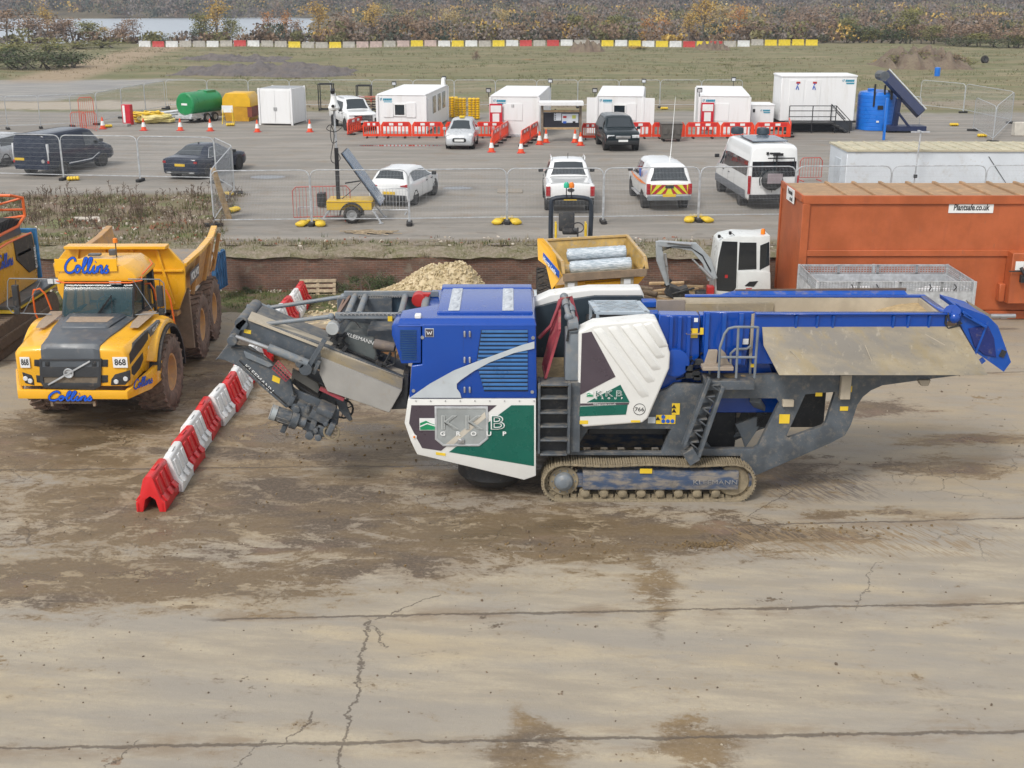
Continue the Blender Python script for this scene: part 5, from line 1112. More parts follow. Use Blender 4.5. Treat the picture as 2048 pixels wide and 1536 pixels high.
w = WB(); p0, p1 = D((600, 888), YB - .05), D((712, 740), YB + .03); w.bar(p0, p1, .025); w.bar(p0 + Vector((.02, -.02, 0)), D((705, 752), YB + .0), .012); p2 = D((720, 888), YB - .05); w.bar(p2, p1, .018); w.bar(D((630, 870), YB - .02), D((714, 738), YB + .0), .03); w.build('wiper', M_INK, DT)
# roof, sign board, lights
w = WB(); zr0 = cz1
w.loft([[Vector((XC + x * s_, y, z)) for x, y in ((-1, YT - .16), (1, YT - .16), (1.08, YT + .15), (1.02, YT + 1.42), (-1.02, YT + 1.42), (-1.08, YT + .15))] for s_, z in ((.92, zr0), (.95, zr0 + .07), (.88, zr0 + .2), (.62, zr0 + .38))]); rf = w.build('cab_roof', M_YEL, DT, bevel=.03, seg=2)
p0, p1 = D((357, 585), YT - .18), D((745, 505), YT - .18); w = WB(); w.bx(p0.x, p1.x, YT - .2, YT - .17, p0.z, p1.z); sb = w.build('name_board', mat('board_yellow', (.85, .44, .01), .4, var=.02), rf, bevel=.006)
script_word(sb, facing(((p0.x + p1.x) / 2, YT - .205, (p0.z + p1.z) / 2), (1, 0, 0), (0, 0, 1)), 1.08)
for a, b in (((308, 628), (388, 664)), ((700, 632), (780, 668))):
    p0, p1 = D(a, YT - .1), D(b, YT - .1); w = WB(); w.bx(p0.x, p1.x, YT - .14, YT - .02, p1.z, p0.z); lt = w.build('work_light', M_DARK, rf, bevel=.01)
    for k in (.27, .73): w = WB(); c = p0.lerp(p1, k); w.box((c.x, YT - .145, (p0.z + p1.z) / 2), (.16, .012, .12)); w.build('lamp_lens', M_LAMPC, lt, bevel=.004)
w = WB(); a = D((300, 590), YT); w.tube([(XC + x, y, z) for x, y, z in ((-.95, YT + .1, zr0 + .05), (-1.06, YT - .12, zr0 + .02), (-.8, YT - .2, zr0 - .02), (.8, YT - .2, zr0 - .02), (1.06, YT - .12, zr0 + .02), (.98, YT + .1, zr0 + .08), (1.16, YT + .5, zr0 + .3), (.98, YT + .9, zr0 + .3))], .018, 6); w.build('roof_rail', M_ORANGE, rf)
p = D((738, 400), YT + .9); w = WB(); w.cyl((p.x, p.y, zr0 + .25), (p.x, p.y, p.z), .014, n=6); w.build('beacon_pole', M_DARK, rf); w = WB(); w.lathe([(0, 0), (.06, 0), (.055, .1), (0, .12)], (p.x, p.y, p.z), (0, 0, 1), 12); w.build('beacon', M_LAMPO, rf)
w = WB(); w.box((p.x - .05, p.y - .1, p.z - .22), (.16, .16, .14)); w.box((p.x - .5, p.y - .1, p.z - .28), (.3, .16, .05)); w.build('roof_camera', M_GREY, rf, bevel=.01)
# mirrors on tubular arms, grab rails
for sg, pts, box_ in ((1, [(820, 634), (1020, 636), (1048, 660), (1060, 850), (900, 860), (800, 870)], (1022, 745)), (-1, [(300, 634), (60, 630), (50, 650), (48, 810), (80, 850), (330, 860)], (100, 740))):
    Ym = YB + .1; w = WB(); w.tube([D(q, Ym) for q in pts], .014, 6); a = w.build('mirror_arm', M_SLATE_L, DT)
    p = D(box_, Ym); w = WB(); w.box((p.x, Ym + .03, p.z), (.14, .12, .5)); w.box((p.x + .01 * sg, Ym + .03, p.z - .38), (.13, .12, .16)); w.bar(D((box_[0], 640), Ym), D((box_[0] + 5, 855), Ym), .02); w.build('mirror', M_DARK, a, bevel=.03, seg=2)
    w = WB(); w.bar(D((850, 640) if sg > 0 else (265, 635), Ym + .1), D((985, 845) if sg > 0 else (150, 850), Ym + .05), .014); w.build('mirror_stay', M_SLATE_L, a)
w = WB(); w.tube([D(q, YB + 1.2) for q in ((905, 665), (960, 662), (985, 700), (1000, 770))], .022, 6); w.tube([D(q, YB + .9) for q in ((1060, 700), (1090, 760), (1118, 920))], .022, 6); w.tube([D(q, YB + .6) for q in ((330, 830), (290, 730), (255, 695), (215, 705), (210, 740), (225, 850), (240, 885))], .024, 6); w.build('grab_rail', M_ORANGE, DT)
# rear unit
RA = math.atan2(-.28, 5.3)
XR = lambda dx, y: (-10.17 + (y - 31.2) * math.tan(-RA) * -1 * -1 * .0 - (y - 31.2) * .053 + dx)
P3 = lambda dx, y, z: Vector((XR(dx, y), y, z))
ya, yb, yc = 31.2, 36.2, 37.6
w = WB()
prof = [(ya, 1.70, 1.42, 3.05, 2.15), (ya + 2.2, 1.70, 1.42, 2.98, 1.9), (ya + 4.0, 1.68, 1.40, 3.0, 1.75), (yb, 1.62, 1.36, 3.12, 1.95)]
for sg in (-1, 1):
    w.loft([[P3(sg * a, y, zt), P3(sg * (a - .12), y, zt), P3(sg * (b - .12), y, zb), P3(sg * b, y, zb)] for y, a, b, zt, zb in prof])
w.loft([[P3(-1.36, y, z), P3(1.36, y, z), P3(1.36, y, z - .12), P3(-1.36, y, z - .12)] for y, z in ((ya + .1, 1.75), (ya + 2.2, 1.55), (ya + 4.0, 1.6), (yb + .9, 2.2))])
body = w.build('dump_body', M_YELMUD, DT, bevel=.015)
w = WB(); zt = V(237, 490, ya).z; w.prism([(XR(x, ya), z) for x, z in ((-1.45, 1.85), (1.45, 1.85), (1.66, 2.35), (1.70, 3.03), (1.25, zt), (-1.25, zt), (-1.70, 3.03), (-1.66, 2.35))], ya - .06, ya + .06, 'y')
w.bx(XR(-1.3, ya), XR(1.3, ya), ya - .3, ya + .1, zt - .06, zt + .02); hb = w.build('headboard', M_YEL, body, bevel=.012)
w = WB()
for x in (-1.1, -.35, .42, 1.12): w.bar((XR(x * .9, ya), ya - .1, zt - .05), (XR(x * 1.2, ya), ya - .1, 2.0), .07, .07)
w.bar((XR(-1.6, ya), ya - .1, 2.9), (XR(1.65, ya), ya - .1, 2.9), .05, .06); w.build('headboard_rib', M_YEL, hb, bevel=.01)
for sg in (-1, 1):
    w = WB(); w.loft([[P3(sg * (a + .03), y, zt_ + .03), P3(sg * (a - .15), y, zt_ + .03), P3(sg * (a - .15), y, zt_ - .07), P3(sg * (a + .03), y, zt_ - .07)] for y, a, b, zt_, zb in prof]); w.build('side_rail', M_YEL if sg > 0 else M_YELMUD, body, bevel=.01)
    w = WB()
    for y in (ya + 1.7, ya + 3.4, yb - .15): w.bar(P3(sg * 1.72, y, 2.95), P3(sg * 1.46, y, 1.85), .10, .10)
    w.build('side_rib', M_YELMUD, body, bevel=.01)
w = WB(); w.add([P3(1.725, ya + .25, 2.42), P3(1.725, ya + 1.5, 2.42), P3(1.75, ya + 1.5, 2.78), P3(1.75, ya + .25, 2.78)], [(0, 1, 2, 3)]); vp = w.build('name_plate', M_GREY, body)
text_mesh('lettering', 'VOLVO', .3, M_TXTW, vp, facing(P3(1.75, ya + .88, 2.6), (-.05, 1, 0), (.07, 0, 1)), .006, bold=.006, sx=1.05, world=True)
w = WB(); w.loft([[P3(x, y, z) for x in (-1.38, 1.38)] for y, z in ((ya + .1, 2.0), (ya + 2.2, 1.72), (ya + 4, 1.74), (yb + .9, 2.26))], caps=False, closed_ring=False); w.build('body_floor_liner', mat('worn_floor', (.2, .19, .18), .6, dirt=.5, dirt_rgb=(.28, .22, .16)), body)
w = WB(); w.prism([(p.x, p.y) for p in (P3(-.55, 29.6, 0), P3(.55, 29.6, 0), P3(.6, 37.0, 0), P3(-.6, 37.0, 0))], .95, 1.5, 'z'); w.bx(XC - .9, XC + .9, 27.0, 30.4, .75, 1.5); w.build('chassis', M_MUDFLAP, DT, bevel=.03)
for yy, xo in ((33.1, 0), (34.95, 0)):
    w = WB(); w.cyl(P3(-1.2, yy, .93), P3(1.2, yy, .93), .2); w.build('axle', M_DARK, DT)
    for sg in (-1, 1): wheel(DT, P3(sg * 1.30, yy, .93), (sg, sg * .05, 0), .93, .74, M_TYREMUD, M_YELMUD, 24, .48, WB)
w = WB()
for sg in (-1, 1): w.prism([(XR(sg * .85, 31.8), 1.95), (XR(sg * 1.62, 31.8), 2.3), (XR(sg * 1.66, 31.8), .62), (XR(sg * .95, 31.8), .62)], 31.75, 31.82, 'y'); w.prism([(XR(sg * .75, 31.0), 2.1), (XR(sg * 1.5, 31.0), 2.3), (XR(sg * 1.1, 31.0), 1.5)], 31.3, 31.75, 'y')
w.build('mud_flap', M_MUDFLAP, DT, bevel=.02)
w = WB(); p = P3(1.5, 35.95, 2.4); w.tube([p, p + Vector((.06, .02, -.3)), p + Vector((-.1, .05, -.6))], .03, 6); w.build('body_prop', M_YELMUD, body)
# ================================================================== OTHER PLANT IN THE YARD
# --- red and white water-filled barriers in a row
M_BRED = mat('barrier_red', (.62, .022, .025), .38, var=.06, dirt=.12, dirt_rgb=(.35, .12, .1), scale=3)
M_BWHT = mat('barrier_white', (.76, .76, .75), .42, var=.03, dirt=.06, dirt_rgb=(.45, .40, .33), scale=3)
def barrier_mesh():
    w = MB(); prof = [(-.29, 0), (-.29, .2), (-.20, .30), (-.085, .72), (-.05, .75), (.05, .75), (.085, .72), (.20, .30), (.29, .2), (.29, 0), (.16, 0), (.10, .26), (0, .33), (-.10, .26), (-.16, 0)]
    w.prism(prof, -.5, .5, 'y')
    for sg in (-1, 1):
        for y in (-.33, 0, .33):
            w.loft([[Vector((sg * x, yy, z)) for x, z in ((.285, .2), (.325, .2), (.235, .32), (.19, .32))] for yy in (y - .09, y + .09)])
            w.loft([[Vector((sg * x, yy, z)) for x, z in ((.19, .34), (.225, .34), (.135, .66), (.10, .66))] for yy in (y - .08, y + .08)])
        w.bx(sg * .21, sg * .27, -.5, -.30, 0, .2); w.bx(sg * .21, sg * .29, .30, .5, 0, .2)
    w.bx(-.04, .04, -.15, .15, .75, .78)
    return w
near = [(300, 1022)]
b0 = G(298, 1022)
protos = {}
vis = 17
for i in range(vis):
    red = i % 2 == 0
    lab = f'{"red" if red else "white"} plastic water barrier, {ordinal(i)} from the camera in the row beside the dump truck' if i else 'red plastic water barrier with its open end facing the camera, nearest of the row'
    if red not in protos:
        o = barrier_mesh().build('water_barrier', M_BRED if red else M_BWHT, bevel=.018, seg=2); protos[red] = o; tag(o, lab, 'barrier')
    else:
        o = protos[red].copy(); COL.objects.link(o); o['label'] = lab
    o['group'] = 'red and white barriers in a row across the yard'
    o.location = (b0.x + .06 + .07 * sin(i * 1.3) + (.002 * i * i if i < 9 else .16), b0.y + .45 + i * 1.005, 0.0); o.rotation_euler = (0, 0, R(2.5 * sin(i * 2.1)))
# --- gravel heap against the wall
gp = thing('gravel_heap', 'heap of pale limestone rubble against the brick wall behind the blue hood', 'gravel', (-2.2, 39.2, 0))
def heap_h(x, y): return max(0.0, 1.05 * math.exp(-((x + 2.55) ** 2 / .9 + (y - 39.4) ** 2 / 1.4)) + 1.0 * math.exp(-((x + 1.45) ** 2 / .5 + (y - 39.5) ** 2 / 1.2)) + .5 * math.exp(-((x + 3.9) ** 2 / 2.2 + (y - 39.2) ** 2 / 2)) - .1)
w = WB(); rn = random.Random(4)
w.loft([[Vector((x, y, heap_h(x, y) + .04 * noise.noise(Vector((x * 5, y * 5, 0))))) for x in [-7 + i * .15 for i in range(64)]] for y in [36.6 + j * .15 for j in range(30)]], caps=False, closed_ring=False)
for k in range(3600):
    x, y = rn.uniform(-6.6, .2), rn.uniform(37.2, 40.9); h = heap_h(x, y)
    if h < .03 and rn.random() > .12: continue
    s = rn.uniform(.03, .085); w.box((x, y, h + s * .25), (s * rn.uniform(.7, 1.6), s * rn.uniform(.7, 1.5), s * rn.uniform(.5, 1)), (rn.random() * 3, rn.random() * 3, rn.random() * 3))
t = NT('limestone'); n = t.noise(3, 4, .7); c = t.mix(t.ss(n, .35, .65), (.40, .32, .18), (.60, .50, .33)); c = t.mix(t.ss(t.noise(14, 2, .6), .55, .75) * .6, c, (.28, .21, .12)); t.bump(t.noise(20, 4, .7), .5, .02)
o = w.build('rubble', t.out(c, .9), gp, ang=20); o['kind'] = 'stuff'
# --- rusty steel trough
rt = thing('steel_trough', 'rusty brown steel trough lying behind the conveyor head', 'trough', (-4.8, 33.0, 0), R(-4))
w = MB(); pr = [(-.55, .62), (-.5, .66), (-.38, .12), (.38, .12), (.5, .66), (.55, .62), (.44, 0), (-.44, 0)]
w.loft([[Vector((x, y * k, z * (.75 + .25 * k))) for y, z in pr] for x, k in ((-1.9, .9), (1.6, 1.0))]); M_RUST = mat('rusty_steel', (.17, .085, .035), .8, var=.25, dirt=.5, dirt_rgb=(.25, .165, .08), scale=3, bump=.3)
w.build('trough_shell', M_RUST, rt, bevel=.01); w = MB()
for x in (-1.9, -.1, 1.6): w.bar((x, -.56, .63), (x, .56, .63), .08, .06)
w.bx(-1.95, 1.65, -.60, -.53, .6, .68); w.bx(-1.95, 1.65, .53, .60, .6, .68); w.build('trough_rim', M_RUST, rt, bevel=.008)
# --- pallets
M_WOOD = mat('pallet_wood', (.38, .30, .20), .85, var=.25, dirt=.4, dirt_rgb=(.22, .18, .13), scale=7)
M_BLUEW = mat('pallet_blue', (.02, .11, .26), .75, var=.2, dirt=.35, dirt_rgb=(.16, .16, .15), scale=6)
def pallet(label, loc, rot, m, group=None):
    t = thing('wooden_pallet', label, 'pallet', loc, 0, group); t.rotation_euler = rot
    w = MB()
    for k in range(6): w.bx(-.6, .6, -.5 + k * .176, -.5 + k * .176 + .11, .122, .144)
    for k in range(3): w.bx(-.6, .6, -.5 + k * .45, -.5 + k * .45 + .1, 0, .02)
    w.build('deck_board', m, t); w = MB()
    for x in (-.55, 0, .55):
        for y in (-.45, 0, .45): w.bx(x - .07, x + .07, y - .05, y + .05, .021, .1)
        w.bx(x - .05, x + .05, -.5, .5, .1, .121)
    w.build('block', m, t); return t
pallet('grey timber pallet leaning against the brick wall by the far end of the barrier row', (-6.55, 40.35, .05), (R(62), 0, R(3)), M_WOOD)
for k in range(2): pallet(['blue pallet standing on edge behind the truck tyres, front one of two', 'blue pallet standing on edge against the wall behind the other blue one'][k], V(432, 508, 39.6 + k * .35) + Vector((0, 0, -.55)), (R(88), R(90), R(80)), M_BLUEW, 'blue pallets behind the dump truck')
# --- film-wrapped rolls
t = NT('film_wrap'); n = t.noise(9, 4, .6, t.vec(t.x * .5, t.y * 3, t.z * 3)); c = t.mix(t.ss(n, .4, .62), (.30, .36, .41), (.55, .60, .64)); t.bump(n, .7, .03); M_FILM = t.out(c, .22, Specular_IOR_Level=.7)
M_ROLL = mat('roll_mesh', (.42, .50, .56), .5, var=.2, scale=14)
def roll(label, a, b, r, group='wrapped rolls'):
    t = thing('wrapped_roll', label, 'roll', (Vector(a) + Vector(b)) / 2, 0, group); a, b = Vector(a), Vector(b)
    w = WB(); n = 28; w.loft([[a.lerp(b, k / n) + (b - a).to_track_quat('Z', 'Y') @ (Vector((cos(j * .449), sin(j * .449), 0)) * (r * (1 + .05 * noise.noise(Vector((k * .8, j * 1.1, r * 9))) - (.06 if k in (0, n) else 0) + (.025 if k % 2 else 0)))) for j in range(14)] for k in range(n + 1)])
    w.build('film', M_FILM, t); w = WB(); d = (b - a).normalized(); w.cyl(a - d * .02, b + d * .02, r * .55, n=14); w.build('core', M_ROLL, t)
p = V(1045, 558, 38.3); roll('film wrapped roll lying on the ground left of the site dumper', (p.x - .45, 38.4, .42), (p.x + .75, 38.2, .42), .28)
# --- forward-tipping site dumper
SD = thing('site_dumper', 'yellow forward-tipping site dumper with roll bar, behind the white jaw cover', 'site dumper', (2.05, 36.5, 0), 0)
M_SKIP_IN = mat('skip_inside', (.46, .30, .085), .7, var=.2, dirt=.45, dirt_rgb=(.33, .29, .23), scale=3)
Yf, Yr = 35.3, 37.1
L = lambda px, py, Y: V(px, py, Y)
w = WB()
lf, rf_, lr, rr = L(1127, 548, Yf), L(1294, 538, Yf), L(1089, 480, Yr), L(1254, 471, Yr)
lm, rm = L(1125, 524, Yf + .1), L(1290, 514, Yf + .1)
fl, frr = lf + Vector((.25, 1.1, -.35)), rf_ + Vector((-.25, 1.1, -.35))
bl, br = lr + Vector((.25, -.15, -.75)), rr + Vector((-.25, -.15, -.75))
def thick(w, pts, off, mi=0):
    n = len(pts); pts = [Vector(p) for p in pts]; off = Vector(off)
    w.add(pts + [p + off for p in pts], [tuple(range(n)), tuple(range(n, 2 * n))[::-1]] + [(i, n + i, n + (i + 1) % n, (i + 1) % n) for i in range(n)], mi)
thick(w, [lf, lm, lr, bl, fl], (-.05, 0, 0)); thick(w, [rf_, rm, rr, br, frr], (.05, 0, 0)); thick(w, [lr, rr, br, bl], (0, .05, 0)); thick(w, [lf, rf_, frr, fl], (0, 0, -.05)); thick(w, [fl, frr, br, bl], (0, 0, -.05))
sk = w.build('skip', M_SKIP_IN, SD, bevel=.01)
w = WB(); thick(w, [L(1075, 478, Yr - .3), L(1086, 477, Yr - .1), L(1127, 525, Yf + .1), L(1125, 552, Yf), L(1103, 580, Yf + .3), L(1092, 532, Yf + .8), L(1076, 520, Yr - .4)], (.02, .05, 0)); so = w.build('skip_outer_side', M_YEL, sk, bevel=.01)
w = WB(); 
for a, b in ((lf, lm), (lm, lr), (lr, rr), (rr, rm), (rm, rf_)): w.bar(a, b, .09, .07)
w.build('skip_rim', mat('worn_rim', (.50, .33, .12), .6, dirt=.5, dirt_rgb=(.35, .3, .24)), sk, bevel=.008)
w = WB(); thick(w, [L(1125, 548, Yf - .02), L(1295, 537, Yf - .02), L(1293, 552, Yf), L(1127, 564, Yf)], (0, .04, 0)); w.build('skip_lip', M_MUDFLAP, sk, bevel=.01)
w = WB(); thick(w, [L(1087, 505, Yf + .62), L(1119, 543, Yf - .06), L(1118, 556, Yf - .06), L(1086, 518, Yf + .62)], (-.01, -.02, .0)); nb = w.build('name_panel', mat('sign_blue', (.01, .09, .45), .5), so)
a, b = L(1088, 512, Yf + .6), L(1118, 549, Yf - .08)
text_mesh('lettering', 'Morris Leslie', .16, M_TXTW, nb, facing(a.lerp(b, .5) + Vector((-.06, -.06, 0)), b - a, (0, 0, 1)), .006, bold=.004, sx=.9, world=True)
w = WB(); thick(w, [L(1130, 566, Yf + .35), L(1290, 553, Yf + .35), L(1262, 585, Yf + .5), L(1150, 590, Yf + .5)], (0, .3, 0)); w.prism(XZ(Yf + .3, [(1170, 566), (1250, 560), (1244, 590), (1176, 592)]), Yf + .22, Yf + .35, 'y'); w.bx(1.2, 2.9, 36.6, 39.2, .6, 1.25); w.build('dumper_chassis', M_YEL, SD, bevel=.02)
for px, py in ((1142, 566), (1254, 558)): p = L(px, py, Yf + .18); w = WB(); w.box((p.x, Yf + .16, p.z - .05), (.38, .12, .26)); hl = w.build('headlamp', mat('lamp_box', (.3, .27, .2), .6, dirt=.4), SD, bevel=.01); w = WB(); w.box((p.x, Yf + .09, p.z - .05), (.2, .02, .15)); w.build('lamp_lens', M_LAMPC, hl)
for sg, yy, r in ((-1, 36.1, .68), (1, 36.1, .68), (-1, 38.5, .68), (1, 38.5, .68)): wheel(SD, (2.02 + sg * .98, yy, r), (sg, 0, 0), r, .5, M_TYRE, M_YELMUD, 18, .48, WB)
w = WB(); zt = L(1140, 396, 38.6).z; w.tube(smooth_path([(L(1103, 470, 38.6).x, 38.6, 1.0), (L(1102, 420, 38.6).x, 38.6, 2.2), (L(1103, 410, 38.6).x, 38.6, zt - .25), (L(1112, 397, 38.6).x, 38.6, zt), (L(1168, 397, 38.6).x, 38.6, zt), (L(1182, 410, 38.6).x, 38.6, zt - .25), (L(1181, 430, 38.6).x, 38.6, 2.2), (L(1180, 470, 38.6).x, 38.6, 1.0)], 3), .075, 8); w.build('roll_bar', mat('rops_navy', (.02, .03, .045), .45), SD)
for px, m_ in ((1133, mat('green_lens', (.02, .42, .26), .25)), (1143, M_LAMPO)):
    p = L(px, 374, 38.5); w = WB(); w.bar((p.x, 38.5, zt), (p.x, 38.5, p.z), .03); w.build('beacon_stem', M_INK, SD); w = WB(); w.lathe([(0, 0), (.085, .0), (.09, .1), (.05, .17), (0, .18)], (p.x, 38.5, p.z - .02), (0, 0, 1), 12); w.build('beacon', m_, SD)
w = WB(); p = L(1140, 455, 38.3); w.box((p.x, 38.2, p.z - .1), (.5, .5, .14)); w.box((p.x - .1, 38.5, p.z + .15), (.5, .14, .6), rotm(-.2, 0, 0)); w.build('seat', M_DARK, SD, bevel=.05, seg=2)
w = WB(); w.tube([(p.x + .22 + .18 * cos(k * .4), 37.75 + .08 * sin(k * .4), p.z + .1 + .14 * sin(k * .4)) for k in range(16)], .02, 5, True); w.bar((p.x + .22, 37.75, p.z + .1), (p.x + .2, 37.6, p.z - .6), .05); w.build('steering_wheel', M_INK, SD)
for px in (1112, 1172): p2 = L(px, 470, 38.0); w = WB(); w.tube([(p2.x, 38.0, 1.2), (p2.x, 38.0, L(px, 448, 38.0).z), (p2.x, 38.4, L(px, 448, 38.0).z), (p2.x, 38.4, 1.2)], .03, 6); w.build('grab_rail', M_YELLOW, SD)
p3, p4 = L(1135, 512, 36.2), L(1252, 505, 36.2); roll('clear film wrapped roll in the dumper skip, upper of two', p3 + Vector((0, .1, .0)), p4 + Vector((0, .1, 0)), .2, 'wrapped rolls in the skip')
p3, p4 = L(1140, 536, 35.9), L(1262, 527, 35.9); roll('clear film wrapped roll in the dumper skip, lower one by the lip', p3, p4, .2, 'wrapped rolls in the skip')
# --- mini excavator
ME = thing('mini_excavator', 'white and grey mini excavator with folded boom, beside the orange compactor', 'excavator', (7.1, 38.6, 0), 0)
M_OFFW = mat('excavator_white', (.62, .64, .63), .35, var=.04, dirt=.12, dirt_rgb=(.4, .38, .33), scale=3)
M_BOOM = mat('boom_grey', (.33, .36, .38), .42, var=.08, dirt=.25, dirt_rgb=(.3, .28, .24), scale=4)
Q = lambda q, Y: V(980 + q[0] / 3.531, 360 + q[1] / 3.531, Y)
Yc = 38.1
w = WB(); w.prism(XZ(Yc, [(980 + a / 3.531, 360 + b / 3.531) for a, b in ((1620, 440), (1650, 415), (1745, 395), (1900, 400), (1980, 392), (1978, 640), (1980, 760), (1890, 830), (1590, 830), (1590, 640))]), Yc, Yc + 1.2, 'y'); cb = w.build('cab', M_OFFW, ME, bevel=.04, seg=2)
for pts, nm, Yq in (([(1640, 432), (1748, 436), (1738, 760), (1715, 790), (1600, 780), (1598, 680), (1612, 560)], 'door_window', Yc - .012), ([(1762, 440), (1882, 442), (1882, 630), (1752, 636)], 'side_window', Yc - .012)):
    w = WB(); w.prism(XZ(Yc, [(980 + a / 3.531, 360 + b / 3.531) for a, b in pts]), Yq, Yq + .02, 'y'); w.build(nm, M_GLASS, cb, bevel=.006)
w = WB(); w.prism(XZ(Yc, [(980 + a / 3.531, 360 + b / 3.531) for a, b in ((1908, 462), (1972, 436), (1974, 600), (1904, 636))]), Yc - .012, Yc + .01, 'y'); w.build('rear_side_window', M_GLASS, cb, bevel=.006)
w = WB(); a, b = Q((1980, 410), Yc), Q((1980, 640), Yc); w.bx(a.x - .002, a.x + .012, Yc + .12, Yc + 1.1, b.z, a.z - .08); w.build('rear_window', M_GLASS, cb)
w = WB(); w.prism(XZ(Yc, [(980 + a / 3.531, 360 + b / 3.531) for a, b in ((1745, 640), (1900, 640), (1978, 650), (1980, 800), (1750, 830))]), Yc - .06, Yc + .02, 'y'); w.build('engine_cover', M_OFFW, cb, bevel=.03, seg=2)
w = WB(); w.prism(XZ(Yc, [(980 + a / 3.531, 360 + b / 3.531) for a, b in ((1795, 745), (1830, 715), (1890, 710), (1860, 750))]), Yc - .075, Yc - .05, 'y'); w.build('air_intake', M_INK, cb)
for q, col in (((1668, 680), M_RED), ((1825, 765), M_RED)): p = Q(q, Yc); w = WB(); w.box((p.x, Yc - .08 if q[0] > 1700 else Yc - .02, p.z), (.18 if q[0] > 1700 else .09, .01, .05 if q[0] > 1700 else .1)); w.build('safety_sticker', col, cb)
p = Q((1940, 395), Yc); w = WB(); w.lathe([(0, 0), (.07, 0), (.07, .12), (.05, .17), (0, .18)], (p.x, Yc + .3, p.z), (0, 0, 1), 12); w.build('beacon', M_LAMPO, cb)
for q in ((1700, 378), (1622, 402)): p = Q(q, Yc); w = WB(); w.box((p.x, Yc + .1, p.z), (.08, .1, .1)); w.bar((p.x + .04, Yc + .1, p.z), (p.x + .15, Yc + .1, p.z - .08), .02); w.build('work_light', M_INK, cb, bevel=.01)
def arm(name, pts, width, Y, m=M_BOOM):
    w = WB(); ps = [Q((a, b), Y) for a, b, h in pts]; rings = []
    for i, p in enumerate(ps):
        d = (ps[min(i + 1, len(ps) - 1)] - ps[max(i - 1, 0)]).normalized(); u = Vector((-d.z, 0, d.x)); h = pts[i][2]
        rings.append([p + u * h + Vector((0, -width, 0)), p + u * h + Vector((0, width, 0)), p - u * h + Vector((0, width, 0)), p - u * h + Vector((0, -width, 0))])
    w.loft(rings); return w.build(name, m, ME, bevel=.012)
bm_ = arm('boom', [(1570, 700, .16), (1530, 570, .15), (1440, 470, .14), (1340, 460, .10), (1190, 445, .08)], .1, 38.0)
st_ = arm('dipper', [(1190, 430, .09), (1200, 560, .12), (1255, 740, .07)], .08, 38.0)
for a, b, r in (((1560, 690), (1430, 560), .045), ((1420, 455), (1250, 440), .035), ((1235, 520), (1262, 720), .035)):
    w = WB(); A, B = Q(a, 37.86), Q(b, 37.86); w.cyl(A, A.lerp(B, .6), r * 1.3, n=10); w.cyl(A, B, r * .7, n=10); w.build('ram', M_STEEL, bm_)
w = WB(); 
for k in range(3): w.tube([Q(q, 37.88 + k * .02) for q in ((1560, 640 + k * 12), (1500, 530 + k * 8), (1420, 480), (1300, 470), (1215, 480 + k * 10))], .012, 5)
w.build('hose', M_INK, bm_)
w = WB(); p = Q((1300, 790), 38.0); w.box(p, (.5, .5, .35), rotm(0, .4, 0)); w.box(p + Vector((.25, 0, .02)), (.4, .45, .25), rotm(0, -.3, 0)); w.bar(p + Vector((-.1, -.3, .0)), p + Vector((.6, -.3, .2)), .06); w.bar(p + Vector((-.3, 0, .2)), p + Vector((-.1, 0, .4)), .1); w.build('bucket', M_DARK, ME, bevel=.015)
w = WB(); p = Q((1560, 770), 37.9); w.bx(p.x - .12, p.x + .1, 37.8, 38.1, p.z - .2, p.z + .1); w.build('slew_bracket', M_RED, ME, bevel=.02)
w = WB(); w.bx(6.0, 8.3, 38.0, 38.35, .02, .48); w.bx(6.0, 8.3, 39.0, 39.35, .02, .48); w.bx(6.6, 7.8, 38.35, 39.0, .25, .6); w.build('rubber_track', M_DARK, ME, bevel=.12, seg=3)
# --- timber and logs lying at the foot of the wall
rn = random.Random(8)
for k in range(9):
    p = V(1330 + rn.uniform(0, 60), 560 + rn.uniform(-8, 22), 39.9); a = rn.uniform(-.5, .5)
    o = MB().box((0, 0, 0), (rn.uniform(.9, 1.5), rn.uniform(.12, .2), .06)).build('timber_board', mat('new_timber', (.45, .31, .17), .8, var=.2, dirt=.2, scale=6), bevel=.004)
    o.location = (p.x, 39.3 + rn.uniform(-.4, .4), .06 + .07 * k); o.rotation_euler = (rn.uniform(-.15, .15), rn.uniform(-.12, .12), a); tag(o, 'pale timber board in the loose pile behind the mini excavator boom', 'timber', 'loose timber boards behind the mini excavator')
for k, (px, py, l, r) in enumerate(((1284, 562, .7, .12), (1296, 580, .6, .11), (1272, 573, .8, .1), (1290, 590, .5, .12), (1302, 568, .4, .09))):
    p = V(px, py, 39.2); a = rn.uniform(-.6, .6); o = MB().cyl((-l / 2, 0, 0), (l / 2, 0, 0), r, r * .85, 12).build('log', [mat('bark', (.15, .11, .075), .9, var=.3, dirt=.3, scale=9, bump=.4)]); o.location = (p.x, 39.2 - k * .12, r + .12 * (4 - k) * .8); o.rotation_euler = (0, .1, a); tag(o, ['long sawn log by the dumper wheel, highest of the logs', 'sawn log on the right of the log heap', 'slim log at the left of the log heap', 'sawn log lowest in the heap beside the dumper', 'short slim log end between dumper and timber boards'][k], 'log', 'sawn logs beside the site dumper')
